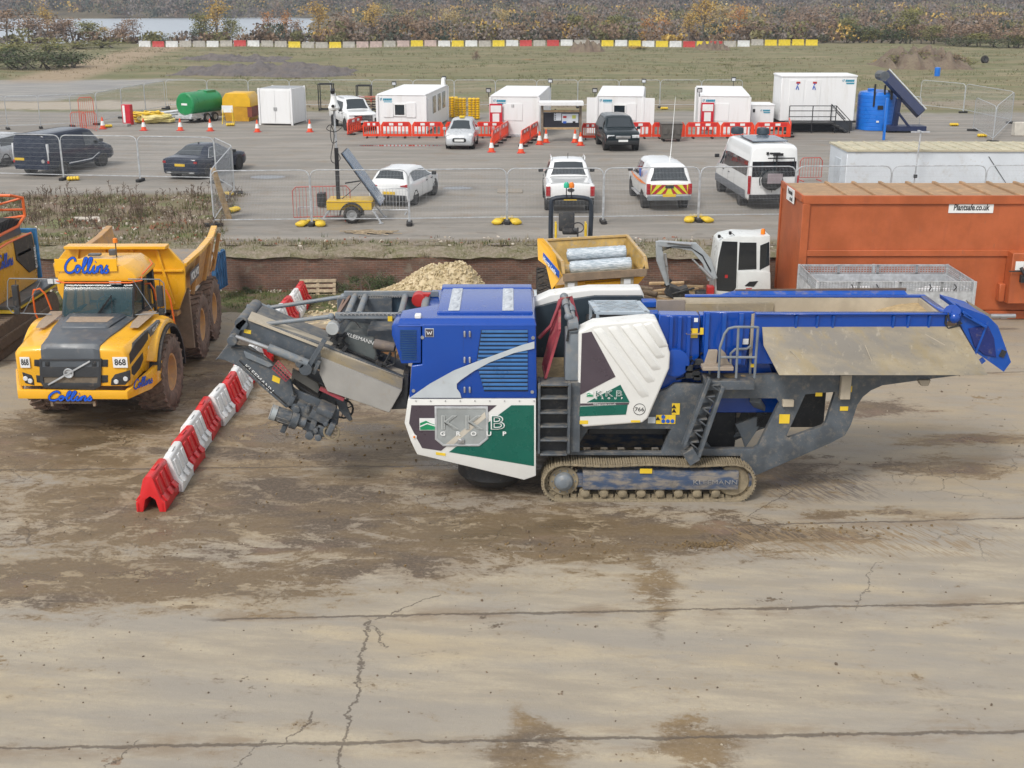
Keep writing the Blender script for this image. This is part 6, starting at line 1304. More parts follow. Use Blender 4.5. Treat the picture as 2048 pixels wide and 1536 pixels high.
# --- orange compactor container
OC = thing('compactor_container', 'large orange compactor container with ribbed rusty roof, beside the brick wall', 'container', (14, 38.8, 0))
t = NT('container_orange'); n = t.noise(.8, 5, .65); n2 = t.noise(1.6, 6, .7, t.vec(t.x * 2.2, t.y * 2.2, t.z * .25)); c = t.mix(t.ss(n, .35, .68), (.34, .08, .02), (.45, .11, .034)); c = t.mix(t.ss(n2, .5, .72) * .5, c, (.30, .075, .03)); c = t.mix(t.ss(t.noise(5, 5, .7, t.vec(t.x, t.y, t.z * .4)), .62, .72) * .6, c, (.22, .10, .055)); t.bump(n * .8 + n2 * .2, .25, .04); M_OR = t.out(c, .55)
M_ORR = mat('rusty_roof', (.42, .26, .14), .8, var=.15, dirt=.6, dirt_rgb=(.30, .2, .12), scale=1.2)
Yo0, Yo1 = 37.2, 40.3
zo = V(1612, 392, Yo0).z; xo0 = V(1608, 392, Yo0).x; xo1 = 19.5
w = WB(); w.bx(xo0, xo1, Yo0, Yo1, .3, zo - .12); ob = w.build('body', M_OR, OC, bevel=.015)
w = WB(); z1, z2 = V(1700, 500, Yo0).z, V(1700, 512, Yo0).z
w.bx(xo0 - .02, xo1, Yo0 - .07, Yo0 + .03, zo - .24, zo + .02); w.bx(xo0 + .2, xo1, Yo0 - .06, Yo0 - .0, z2, z1); w.bx(xo0 - .03, xo0 + .2, Yo0 - .08, Yo0 + .02, .25, zo - .24); w.bx(xo0 - .05, xo0 + .02, Yo0 + .02, Yo1, zo - .2, zo + .02); w.bx(xo0 - .05, xo0 - .0, Yo1 - .12, Yo1, .3, zo - .2); w.build('frame_rail', M_OR, ob, bevel=.012)
w = WB(); w.bx(xo0 + .02, xo1, Yo0 + .03, Yo1 - .02, zo - .12, zo - .06); rf = w.build('roof_sheet', M_ORR, OC)
for k in range(9): w = WB(); x = V(1700 + k * 58 + (0 if k < 8 else -10), 400, Yo0).x; w.bx(x - .05, x + .05, Yo0 + .03, Yo1 - .04, zo - .06, zo + .01); w.build('roof_rib', M_ORR, rf, bevel=.008)
p = V(1942, 415, Yo0); w = WB(); w.box((p.x, Yo0 - .012, p.z), (1.36, .02, .33)); sg_ = w.build('name_sign', M_TXTW, ob)
text_mesh('lettering', 'Plantsafe.co.uk', .26, M_INK, sg_, facing((p.x, Yo0 - .024, p.z), (1, 0, 0), (0, 0, 1)), .006, bold=.007, sx=.70, shear=.12, world=True)
w = WB(); p = V(1577, 391, 38.6); w.box((xo0 - .06, 38.75, p.z), (.02, 1.05, .42)); s2 = w.build('name_sign', M_TXTW, ob)
text_mesh('lettering', 'Plantsafe', .2, M_INK, s2, facing((xo0 - .073, 38.75, p.z + .08), (0, -1, 0), (0, 0, 1)), .005, bold=.005, sx=.9, world=True); text_mesh('lettering', '.co.uk', .2, M_INK, s2, facing((xo0 - .073, 38.6, p.z - .1), (0, -1, 0), (0, 0, 1)), .005, bold=.005, sx=.9, world=True)
w = WB(); a, b = V(2022, 504, Yo0 - .3), V(2060, 560, Yo0 - .3); w.bx(a.x, xo1, Yo0 - .5, Yo0, V(2022, 600, Yo0).z, a.z); w.bx(V(1995, 560, Yo0).x, a.x, Yo0 - .25, Yo0, V(2000, 600, Yo0).z, V(2000, 565, Yo0).z); w.build('ram_housing', M_OR, OC, bevel=.02)
w = WB(); a, b = V(2019, 516, Yo0), V(2033, 533, Yo0); w.bx(a.x, b.x, Yo0 - .53, Yo0 - .5, b.z, a.z); w.build('notice', M_TXTW, ob)
w = WB(); p = V(2042, 535, Yo0 - .6); w.tube([p, p + Vector((.1, -.1, -.2)), p + Vector((.4, -.1, -.2))], .05, 6); w.tube([p + Vector((-.35, 0, -.12)), p + Vector((.3, 0, -.12))], .02, 5); w.box(p + Vector((.15, 0, -.35)), (.25, .15, .22)); w.build('hydraulic_coupling', M_DARK, ob)
w = WB(); p = V(2000, 622, Yo0); w.prism([(p.x - .5, .28), (p.x + 1.5, .28), (p.x + 1.4, .02), (p.x - .25, .02)], Yo0 - .02, Yo0 + .2, 'y'); w.bx(xo0, xo1, Yo0 + .3, Yo0 + .5, .0, .3); w.bx(xo0, xo1, Yo1 - .5, Yo1 - .3, .0, .3); w.build('skid_foot', M_OR, OC, bevel=.01)
# --- galvanised cage trailer
CT = thing('cage_trailer', 'galvanised mesh-sided cage trailer standing in front of the orange container', 'trailer', (11.5, 36, 0))
Yt0, Yt1 = 34.6, 36.9
zt0 = V(1650, 565, Yt0).z; zt1 = V(1625, 530, Yt1).z; xt0, xt1 = V(1635, 565, Yt0).x, V(1950, 565, Yt0).x
zb = V(1700, 583, Yt0).z
zt = (zt0 + zt1) / 2
w = WB(); w.bx(xt0, xt1, Yt0, Yt1, .62, .72); w.bx(xt0, xt1, Yt0, Yt0 + .04, .72, zb - .02); w.bx(xt0, xt1, Yt1 - .04, Yt1, .72, zb - .02); w.bx(xt0, xt0 + .04, Yt0 + .04, Yt1 - .04, .72, zb - .02); w.bx(xt1 - .04, xt1, Yt0 + .04, Yt1 - .04, .72, zb - .02); w.build('drop_side', M_GALV, CT, bevel=.008)
def mesh_side(a, b, z0, z1, name='mesh_side'):
    w = WB(); a, b = Vector(a), Vector(b); d = b - a; Ln = d.length; n = max(2, int(Ln / .085))
    for k in range(n + 1): p = a + d * (k / n); w.bar((p.x, p.y, z0), (p.x, p.y, z1), .022 if k % 14 else .09, .015, (d.y, -d.x, 0))
    for k in range(6): z = z0 + (z1 - z0) * k / 5; w.bar((a.x, a.y, z), (b.x, b.y, z), .015, .022 if 0 < k < 5 else .06)
    return w.build(name, M_GALV, CT)
mesh_side((xt0, Yt0, 0), (xt1, Yt0, 0), zb, zt); mesh_side((xt0, Yt1, 0), (xt1, Yt1, 0), zb, zt); mesh_side((xt0, Yt0, 0), (xt0, Yt1, 0), zb, zt); mesh_side((xt1, Yt0, 0), (xt1, Yt1, 0), zb, zt)
w = WB()
for x in (xt0, (xt0 + xt1) / 2, xt1):
    for y in (Yt0 - .03, Yt1 + .03): w.bx(x - .04, x + .04, y - .03, y + .03, .6, zt + .03)
w.build('corner_post', M_GALV, CT, bevel=.006)
for k in range(4): w = WB(); p = V((1702, 1752, 1858, 1908)[k], 574, Yt0); w.tube([(p.x, Yt0 - .04, p.z + .09), (p.x + .04, Yt0 - .09, p.z), (p.x, Yt0 - .04, p.z - .09)], .018, 5); w.build('drop_handle', M_INK, CT)
for x in (xt0 + 1.2, xt0 + 2.1, xt1 - 2.0, xt1 - 1.1):
    for y in (Yt0 + .12, Yt1 - .12): wheel(CT, (x, y, .33), (0, -1 if y < 36 else 1, 0), .33, .2, M_TYRE, M_GALV, 12, .55, WB)
w = WB(); w.bar((xt1, 35.7, .5), (xt1 + 1.5, 35.7, .48), .1); w.cyl((xt1 + 1.0, 35.7, .5), (xt1 + 1.75, 35.7, .5), .07, n=12); w.bar((xt1, 34.9, .55), (xt1 + 1.0, 35.7, .5), .07); w.bar((xt1, 36.6, .55), (xt1 + 1.0, 35.7, .5), .07); w.build('drawbar', M_STEEL, CT)
for k in range(2): w = MB(); w.ball((0, 0, .3), .5, 14, 8, (1.5, 1.1, .7)); o = w.build('gravel_bag', mat('bag_white', (.66, .68, .70), .6, var=.15, scale=9, bump=.4)); o.location = (xt0 + 1.6 + k * 2.2, 35.7, .74 + .02); tag(o, ['white bulk bag in the left half of the cage trailer', 'white bulk bag in the right half of the cage trailer'][k], 'bag', 'white bags in the trailer')
# --- crawler excavator cut by the left edge
EX = thing('crawler_excavator', 'yellow crawler excavator with orange guard rail, cut off by the left edge behind the truck', 'excavator', (-16, 35, 0))
xe = -14.7
w = WB(); w.prism([(33.0, 1.2), (37.2, 1.25), (37.3, 2.0), (37.2, 2.75), (35.6, 2.8), (33.0, 2.6)], xe - 2.8, xe, 'x'); ub = w.build('upper_body', M_YEL, EX, bevel=.05, seg=2)
e_ = lambda px, py: (lambda r: Vector((xe, xe / r[0] * r[1], CAM_H + xe / r[0] * r[2])))(_ray(px, py))
def side_poly(name, pts, m, th=.02, parent=ub):
    ps = [e_(*q) for q in pts]; w = WB(); thick(w, [p + Vector((.03, 0, 0)) for p in ps], (-th - .03, 0, 0)); return w.build(name, m, parent, bevel=.008)
gr = side_poly('engine_grille', [(26, 482), (62, 468), (75, 535), (58, 545), (32, 520)], mat('grille_brown', (.045, .038, .032), .6, dirt=.4))
side_poly('grille_slat', [(33, 508), (59, 495), (61, 501), (34, 514)], M_YEL, .03, gr)
A, B = e_(70, 530), e_(66, 496); text_mesh('lettering', 'EC380EL', .19, M_TXTW, gr, facing(A.lerp(B, .5) + Vector((.05, 0, 0)), B - A, (0, -1, .0)), .006, bold=.004, world=True)
a, b = e_(0, 524), e_(20, 516); script_word(ub, facing(a.lerp(b, .35) + Vector((.05, 0, 0)), b - a, (0, 0, 1)), 1.1)
w = WB(); w.prism([(34.2, 2.78), (37.0, 2.72), (36.9, 3.1), (36.4, 3.3), (34.2, 3.35)], xe - 2.2, xe - .25, 'x'); eh = w.build('engine_hood', M_GREY, EX, bevel=.06, seg=3)
w = WB(); 
for k in range(14): y = 35.4 + k * .11; w.bx(xe - .6, xe - .23, y, y + .05, 3.0, 3.36 - (.03 * max(0, k - 8)))
w.build('hood_fin', M_DARK, eh)
w = WB(); r0 = [(xe - .25, 34.0, 3.0), (xe - .2, 36.6, 3.05), (xe - .1, 37.0, 3.3), (xe - .1, 37.0, 3.85), (xe - .3, 36.6, 3.98), (xe - 2.4, 36.5, 4.0)]; w.tube(r0, .045, 8); w.tube([(xe - .1, 37.0, 3.5), (xe - 2.4, 36.6, 3.5)], .04, 6); w.tube([(xe - .9, 36.6, 3.0), (xe - .9, 36.6, 3.98)], .07, 6); w.tube([(xe - .1, 37, 3.85), (xe - 1.8, 36.5, 3.4)], .035, 6); w.tube([(xe - .1, 37, 3.3), (xe - 2.4, 36.2, 3.05)], .045, 6); w.build('guard_rail', M_ORANGE, EX)
w = WB(); w.tube([(xe + .02, 33.2, 2.72), (xe + .02, 35.2, 2.82), (xe + .02, 37.0, 2.78)], .03, 6); w.build('hand_rail', M_ORANGE, ub)
w = WB(); w.prism([(37.3, 1.3), (37.42, 1.3), (37.42, 2.85), (37.3, 2.85)], xe - 1.5, xe + .06, 'x'); w.build('blue_sheet', mat('tarp_blue', (.04, .22, .50), .5, var=.2, scale=5), EX, bevel=.02)
w = WB(); w.prism([(34.0, 1.12), (37.6, 1.12), (37.6, 1.22), (34.0, 1.22)], xe - .3, xe + .5, 'x'); w.build('side_step', M_GREY, EX, bevel=.01)
w = WB(); w.bx(xe - .3, xe + .52, 33.8, 37.6, 1.06, 1.11); w.build('step_edge', M_YELLOW, EX)
M_TRK = mat('brown_track', (.13, .095, .07), .85, var=.2, dirt=.6, dirt_rgb=(.2, .145, .1), scale=4)
w = WB()
prof = arc((32.2, .48), .48, 90, 270, 7) + arc((36.9, .48), .48, -90, 90, 7); w.prism(prof, xe - .1, xe + .5, 'x')
for k in range(24): y = 32.0 + k * .2; w.bx(xe - .12, xe + .52, y, y + .05, .94, 1.0)
w.build('crawler_track', M_TRK, EX, bevel=.02)
w = WB(); w.bx(xe + .44, xe + .56, 32.6, 36.6, .3, .62); w.bx(xe - 2.4, xe - .1, 33.6, 36, .4, 1.15); w.build('track_frame', M_TRK, EX, bevel=.03)
# ================================================================== PARKED VEHICLES
M_CARW = mat('car_white', (.74, .75, .75), .25, var=.015, dirt=.02, dirt_rgb=(.4, .37, .32), scale=2, coat=.6)
M_CARD = mat('car_dark_blue', (.012, .020, .042), .2, var=.03, dirt=.0, dirt_rgb=(.12, .11, .10), scale=2, spec=.25, coat=.1)
M_CARG = mat('car_dark_green', (.010, .018, .022), .24, var=.03, dirt=.0, dirt_rgb=(.13, .12, .1), scale=2, spec=.25, coat=.1)
M_CARS = mat('car_silver', (.50, .52, .54), .28, metal=.25, var=.05, dirt=.12, dirt_rgb=(.35, .32, .28), scale=2, coat=.5)
M_TRIM = mat('black_trim', (.02, .021, .023), .55, var=.15, dirt=.2, dirt_rgb=(.10, .09, .08), scale=4)
M_PLY = mat('plate_yellow', (.70, .46, .02), .45, var=.05)
M_ALLOY = mat('alloy', (.42, .43, .44), .35, metal=.5, var=.1, dirt=.2)
M_CHROME = mat('bright_trim', (.62, .63, .64), .2, metal=.7, var=.05)
M_GLASS = mat('car_glass', (.016, .024, .03), .07, var=.1, spec=.9)
class Car:
    """body lofted from stations (f rear 0 .. front 1, zlo, zbelt, ztop, wide, wide at roof)"""
    def __init__(s, name, label, cat, loc, rz, L, W, st, paint):
        s.t = thing(name, label, cat, loc, rz); s.L, s.W, s.st, s.p = L, W, st, paint
        w = MB(); fs = []
        for i in range(len(st) - 1):
            k = max(1, int((st[i + 1][0] - st[i][0]) * 26))
            fs += [st[i][0] + (st[i + 1][0] - st[i][0]) * j / k for j in range(k)]
        fs.append(st[-1][0])
        w.loft([s.ring(f) for f in fs]); s.body = w.build('body', paint, s.t, bevel=.012, ang=42)
    def at(s, f):
        st = s.st
        for a, b in zip(st, st[1:]):
            if f <= b[0] + 1e-9: k = (f - a[0]) / max(1e-9, b[0] - a[0]); return [u + (v - u) * k for u, v in zip(a, b)]
        return list(st[-1])
    def half(s, f):
        _, zl, zb, zt, wd, wt = s.at(f); w = s.W / 2 * wd; wt = s.W / 2 * wt; r = min(.09, max(.02, (zt - zb) * .25))
        return [(w * .90, zl), (w * .985, zl + .12 * (zb - zl)), (w, zl + .5 * (zb - zl)), (w * .985, zb), (wt, zt - r), (wt - r * 1.1, zt - r * .12), (wt * .4, zt + .02)]
    def y(s, f): return (f - .5) * s.L
    def ring(s, f):
        h = s.half(f); y = s.y(f); return [Vector((x, y, z)) for x, z in h] + [Vector((-x, y, z)) for x, z in reversed(h)]
    def sidep(s, f, v, sg, off=.012):
        h = s.half(f); a, b = h[3], h[4]; return Vector((sg * (a[0] + (b[0] - a[0]) * v + off), s.y(f), a[1] + (b[1] - a[1]) * v))
    def topp(s, f, u, off=.012):
        h = s.half(f); (x5, z5), (x6, z6) = h[5], h[6]; x = x5 * u; k = min(1, max(0, (x5 - abs(x)) / max(.01, x5 - x6))); return Vector((x, s.y(f), z5 + (z6 - z5) * k + off))
    def side_window(s, f0, f1, f2, f3, v0=.1, v1=.9, m=None):
        """lower edge f0..f1, upper edge f3..f2"""
        for sg in (-1, 1):
            w = MB(); w.loft([[s.sidep((f0 + (f1 - f0) * i / 6) * (1 - j / 3) + (f3 + (f2 - f3) * i / 6) * j / 3, v0 + (v1 - v0) * j / 3, sg) for i in range(7)] for j in range(4)], caps=False, closed_ring=False); w.build('side_window', m or M_GLASS, s.body)
    def screen(s, name, f0, f1, u=.92, m=None):
        w = MB(); off = .014
        w.loft([[s.topp(f0 + (f1 - f0) * j / 5, -u + 2 * u * i / 8, off) + Vector((0, .006 if f1 < f0 else -.006, 0)) for i in range(9)] for j in range(6)], caps=False, closed_ring=False); return w.build(name, m or M_GLASS, s.body)
    def box(s, name, x, y, z, d, m, both=True, bev=.015, parent=None):
        out = []
        for sg in ((-1, 1) if both else (1,)):
            w = MB(); w.box((sg * x, y, z), d); out.append(w.build(name, m, parent or s.body, bevel=bev, seg=2))
        return out
    def wheels(s, r, f0, f1, wd=.22, rim=None, arch=None):
        for f in (f0, f1):
            for sg in (-1, 1):
                x = s.W / 2 * .985; y = s.y(f)
                w = MB(); w.cyl((sg * (x - .28), y, r + .03), (sg * (x + .006), y, r + .03), r * 1.16, n=22); w.build('wheel_arch', arch or M_TRIM, s.body)
                wheel(s.t, (sg * (x - wd * .42), y, r), (sg, 0, 0), r, wd, M_TYRE, rim or M_ALLOY, 14, .64, MB, 1 if rim is None else 0, 22)
    def seams(s, *fs):
        for sg in (-1, 1):
            for f in fs:
                w = MB(); w.loft([[Vector((sg * (x + .004), s.y(f) + d, z)) for d in (-.009, .009)] for x, z in s.half(f)[1:4]], caps=False, closed_ring=False); w.build('door_seam', M_INK, s.body)
            for f in fs[1:]: h = s.half(f - .03)[3]; w = MB(); w.box((sg * (h[0] + .01), s.y(f) - .14, h[1] - .12), (.04, .2, .035)); w.build('door_handle', M_TRIM, s.body, bevel=.008)
    def mirrors(s, f, z, m=None):
        s.seams(*((.42, .68) if s.L < 4 else (.38, .56, .72)))
        for sg in (-1, 1): w = MB(); w.box((sg * (s.W / 2 + .11), s.y(f), z), (.2, .1, .15)); w.build('mirror', m or M_TRIM, s.body, bevel=.03, seg=2)
    def plate(s, rear, z, m, y=None):
        w = MB(); w.box((0, y if y is not None else ((-s.L / 2 - .014) if rear else (s.L / 2 + .014)), z), (.52, .02, .115)); return w.build('number_plate', m, s.body, bevel=.003)
def ahead(px, py, rz, back, z=ZU):
    """centre of a vehicle whose near end stands at that spot"""
    g = G(px, py, z); return (g.x - sin(rz) * back, g.y + cos(rz) * back, z)

# white hatchback, tail towards us
rz = R(-14); c = Car('hatchback', 'white hatchback seen from behind, parked just right of the solar mast trailer', 'car', ahead(778, 414, rz, 2.15), rz, 4.25, 1.79,
    [(0, .34, .78, .80, .90, .86), (.012, .22, .88, .98, .97, .84), (.03, .2, .92, 1.08, .99, .80), (.10, .2, .94, 1.40, 1, .70), (.13, .2, .94, 1.44, 1, .70), (.45, .2, .93, 1.46, 1, .70), (.60, .2, .94, 1.38, 1, .70), (.76, .2, .95, 1.0, 1, .80), (.93, .2, .84, .88, .97, .80), (.985, .24, .68, .72, .90, .74), (1, .3, .6, .62, .82, .7)], M_CARW)
c.screen('rear_window', .034, .095, .92); c.screen('windscreen', .745, .61, .92); c.side_window(.14, .72, .58, .17); c.wheels(.32, .19, .80); c.mirrors(.68, 1.02)
for sg in (-1, 1): w = MB(); w.prism([(sg * .48, .86), (sg * .86, .94), (sg * .86, .80), (sg * .5, .82)], -2.15, -2.02, 'y'); w.build('tail_lamp', M_LAMPR, c.body, bevel=.01)
c.box('bumper', 0, -2.09, .36, (1.5, .12, .24), M_TRIM, False, .03); c.plate(True, .56, M_PLY)
# white pickup with tonneau
rz = R(0); c = Car('pickup_truck', 'white pickup with roof bars and covered bed, seen from behind through the fence', 'pickup', ahead(1140, 429, rz, 2.7), rz, 5.35, 1.92,
    [(0, .52, 1.10, 1.13, .97, .90), (.02, .5, 1.12, 1.18, 1, .92), (.34, .48, 1.12, 1.18, 1, .92), (.345, .46, 1.10, 1.2, 1, .88), (.39, .4, 1.12, 1.80, 1, .74), (.44, .4, 1.12, 1.84, 1, .73), (.6, .4, 1.12, 1.84, 1, .73), (.73, .4, 1.14, 1.22, 1, .82), (.95, .42, 1.06, 1.1, .97, .85), (.99, .44, .95, 1.0, .94, .85), (1, .5, .9, .95, .9, .82)], M_CARW)
c.screen('rear_window', .35, .386, .9); c.screen('windscreen', .725, .615, .92); c.side_window(.385, .70, .6, .42); c.wheels(.40, .22, .80, .27); c.mirrors(.69, 1.22)
w = MB(); w.box((0, c.y(.18), 1.195), (1.5, 1.55, .03)); w.build('bed_cover', M_CARW, c.body, bevel=.01); w = MB(); w.box((0, c.y(.03), 1.19), (1.5, .03, .03)); w.box((0, c.y(.325), 1.2), (1.5, .05, .05)); w.build('cover_edge', M_TRIM, c.body)
c.box('tail_lamp', .86, -2.655, .90, (.17, .12, .38), M_LAMPR); c.box('bumper', 0, -2.66, .52, (1.86, .2, .26), M_TRIM, False, .03); c.plate(True, .62, M_PLY, -2.77)
w = MB(); w.lathe([(0, 0), (.14, 0), (.14, .02), (0, .02)], (.0, -2.695, .98), (0, 1, 0), 18); o = w.build('badge', M_TRIM, c.body); o.scale = (1, 1, .5); o.location = (.02, 0, .46)
for sg in (-1, 1): w = MB(); w.tube([(sg * .66, c.y(.41), 1.84), (sg * .68, c.y(.44), 1.92), (sg * .68, c.y(.6), 1.92), (sg * .66, c.y(.64), 1.80)], .025, 6); w.build('roof_bar', M_CARW, c.body)
w = MB(); w.tube([(0, c.y(.47), 1.85), (0, c.y(.46), 2.08)], .012, 5); w.build('aerial', M_INK, c.body)
# hi-vis pickup with hardtop
rz = R(3); c = Car('pickup_truck', 'white hardtop pickup with yellow and red chevron tailgate and tall whip aerial', 'pickup', ahead(1337, 424, rz, 2.65), rz, 5.25, 1.82,
    [(0, .55, 1.06, 1.10, .97, .92), (.015, .5, 1.10, 1.16, 1, .93), (.05, .48, 1.12, 1.74, 1, .80), (.08, .48, 1.12, 1.82, 1, .76), (.34, .48, 1.12, 1.84, 1, .74), (.40, .42, 1.10, 1.84, 1, .72), (.60, .4, 1.10, 1.82, 1, .72), (.73, .4, 1.12, 1.2, 1, .82), (.95, .42, 1.0, 1.06, .97, .85), (1, .5, .85, .9, .9, .82)], M_CARW)
c.screen('rear_window', .017, .047, .92); c.screen('windscreen', .725, .615, .92); c.side_window(.38, .70, .6, .40); c.wheels(.38, .21, .80, .26); c.mirrors(.69, 1.2)
c.box('tail_lamp', .82, -2.60, .90, (.15, .12, .42), M_LAMPR); c.box('bumper', 0, -2.60, .55, (1.72, .22, .18), mat('bumper_steel', (.2, .23, .25), .4, metal=.4, dirt=.3), False, .03); c.plate(True, .66, M_PLY, -2.70)
w = MB(); w.bx(-.74, .74, -2.645, -2.62, .70, 1.07); tg = w.build('tailgate', mat('chevron_red', (.40, .015, .02), .4, var=.05, dirt=.1), c.body)
for sg in (-1, 1):
    for x0 in (-.55, -.17, .21, .59):
        w = MB(); pts = [(x0 + d + (z - .70) * 1.1, z) for d, z in ((0, .70), (.20, .70), (.20, 1.07), (0, 1.07))]
        pts = [(max(.0, min(.74, .74 - p)), z) for p, z in pts]
        if abs(pts[0][0] - pts[1][0]) < .01 and abs(pts[2][0] - pts[3][0]) < .01: continue
        w.prism([(sg * p, z) for p, z in pts], -2.652, -2.646, 'y'); w.build('chevron_stripe', mat('chevron_lime', (.62, .66, .02), .4, var=.04), tg)
c.box('gate_handle', 0, -2.665, 1.0, (.34, .03, .12), M_TRIM, False)
w = MB(); w.tube([(.25, c.y(.28), 1.84), (.30, c.y(.29), 2.5), (.42, c.y(.33), 4.3)], [.02, .014, .008], 5); w.cyl((.25, c.y(.28), 1.82), (.25, c.y(.28), 2.0), .03, n=8); w.build('whip_aerial', M_TXTW, c.body)
w = MB(); w.box((-.92, c.y(.31), 1.36), (.02, .42, .34)); w.build('side_emblem', mat('sign_blue', (.01, .09, .45), .5), c.body, bevel=.008)
w = MB(); w.loft([[c.sidep(f, -.06, -1, .004), c.sidep(f, -.2, -1, .004)] for f in (.02, .2, .4, .6, .8)], caps=False, closed_ring=False); w.build('side_stripe', M_LAMPO, c.body)
for sg in (-1, 1): w = MB(); w.bar((sg * .9, c.y(.36), .42), (sg * .9, c.y(.68), .42), .14, .06); w.build('side_step', M_ALLOY, c.body, bevel=.01)
# white camper van
rz = R(4); c = Car('camper_van', 'white high roof camper van with dark windows and a bike rack on its rear doors', 'van', ahead(1543, 420, rz, 2.98), rz, 5.95, 2.05,
    [(0, .45, 1.2, 2.42, .97, .84), (.006, .4, 1.22, 2.50, 1, .86), (.03, .36, 1.22, 2.55, 1, .86), (.60, .34, 1.22, 2.56, 1, .86), (.70, .34, 1.22, 2.46, 1, .84), (.76, .34, 1.22, 2.2, 1, .84), (.885, .34, 1.2, 1.36, 1, .86), (.96, .36, 1.05, 1.12, .97, .85), (1, .42, .8, .86, .9, .82)], M_CARW)
c.screen('windscreen', .875, .775, .92); c.side_window(.06, .70, .70, .06, .08, .55, mat('privacy_glass', (.035, .036, .042), .08, var=.1, spec=.8)); c.side_window(.715, .82, .775, .715, .05, .62); c.wheels(.35, .22, .83, .23, M_TRIM); c.mirrors(.83, 1.55)
w = MB(); w.bx(-.88, .88, -2.99, -2.972, 1.32, 1.92); w.build('rear_window', M_GLASS, c.body, bevel=.005)
c.box('tail_lamp', .96, -2.95, 1.0, (.11, .12, .72), M_LAMPR); c.box('bumper', 0, -2.97, .50, (1.9, .14, .24), M_TRIM, False, .03); c.box('side_cladding', 1.0, 0, .58, (.07, 5.2, .34), mat('grey_cladding', (.13, .14, .155), .6, dirt=.2), True, .03); c.plate(True, .98, M_PLY, -3.0)
w = MB(); w.tube([(-.55, -3.06, 1.0), (-.62, -3.2, 1.25), (-.5, -3.1, 1.55)], .025, 6); w.tube([(.05, -3.1, .8), (.05, -3.1, 2.2)], .03, 6); w.tube([(-.3, -3.1, 2.06), (.75, -3.1, 2.06), (.8, -3.1, 1.6)], .028, 6); w.box((.1, -3.08, 2.2), (.4, .06, .1)); w.build('bike_rack', M_INK, c.body)
w = MB(); w.ball((-.1, -3.16, 1.2), .36, 12, 8, (1.25, .55, 1.1)); w.build('rear_bag', M_TRIM, c.body); w = MB(); w.box((-.05, -3.37, 1.3), (.6, .02, .4), rotm(.12, 0, 0)); w.build('bag_panel', mat('bag_pink', (.30, .25, .27), .7, dirt=.2), c.body, bevel=.01)
w = MB(); w.bx(-.72, .72, -2.2, -.2, 2.60, 2.64); w.build('solar_panel', mat('solar_glass', (.10, .13, .17), .12, var=.1, spec=.9), c.body, bevel=.006)
for x, y in ((-.55, 1.0), (.45, .6)): w = MB(); w.lathe([(.20, 0), (.27, .04), (.27, .2), (.24, .27), (.1, .3), (0, .3)], (x, y, 2.57), (0, 0, 1), 16); w.build('roof_vent', mat('vent_navy', (.02, .035, .05), .5), c.body)
w = MB(); w.box((0, -2.985, 2.24), (.42, .04, .06)); w.box((-.3, -3.0, 2.24), (.1, .06, .1)); w.build('rear_camera', M_TRIM, c.body, bevel=.008)
for x in (-.05,): w = MB(); w.bx(x, x + .02, -2.982, -2.972, .7, 2.2); w.build('door_seam', M_TRIM, c.body)
# dark panel van
gr, gf = G(115, 354, ZU), G(187, 337, ZU); rz = math.atan2(-(gf.x - gr.x), gf.y - gr.y) ; rz = R(-16)
c = Car('panel_van', 'dark blue panel van parked behind the fence at the far left', 'van', ahead(66, 354, rz, 2.67), rz, 5.34, 1.99,
    [(0, .42, 1.1, 1.84, .97, .84), (.008, .36, 1.12, 1.94, 1, .84), (.03, .32, 1.12, 1.98, 1, .84), (.60, .3, 1.12, 1.99, 1, .84), (.68, .3, 1.14, 1.92, 1, .82), (.82, .3, 1.16, 1.26, 1, .86), (.95, .32, .95, 1.0, .97, .85), (1, .4, .75, .8, .9, .82)], M_CARD)
c.screen('windscreen', .81, .685, .92); c.side_window(.545, .77, .67, .545, .05, .85); c.wheels(.34, .20, .80, .22); c.mirrors(.76, 1.32)
c.box('tail_lamp', .93, -2.62, 1.15, (.09, .1, .8), M_LAMPC); c.box('stop_lamp', .93, -2.63, .72, (.10, .1, .14), M_LAMPR); c.box('bumper', 0, -2.64, .46, (1.8, .12, .22), M_CARD, False, .03); w = MB(); w.box((-.62, -2.685, .82), (.52, .02, .115)); w.build('number_plate', M_PLY, c.body)
w = MB(); w.lathe([(0, 0), (.09, 0), (.09, .02), (0, .02)], (.66, -2.69, .75), (0, 1, 0), 14); w.build('badge', M_CHROME, c.body)
w = MB(); w.box((0, -2.62, 2.0), (1.5, .2, .03)); w.build('spoiler', M_CARD, c.body, bevel=.01)
for sg in (-1, 1): w = MB(); w.loft([[c.sidep(f, -.75, sg, .004), c.sidep(f, -.8, sg, .004)] for f in (.25, .4, .6, .72)], caps=False, closed_ring=False); w.build('side_moulding', M_CHROME, c.body)
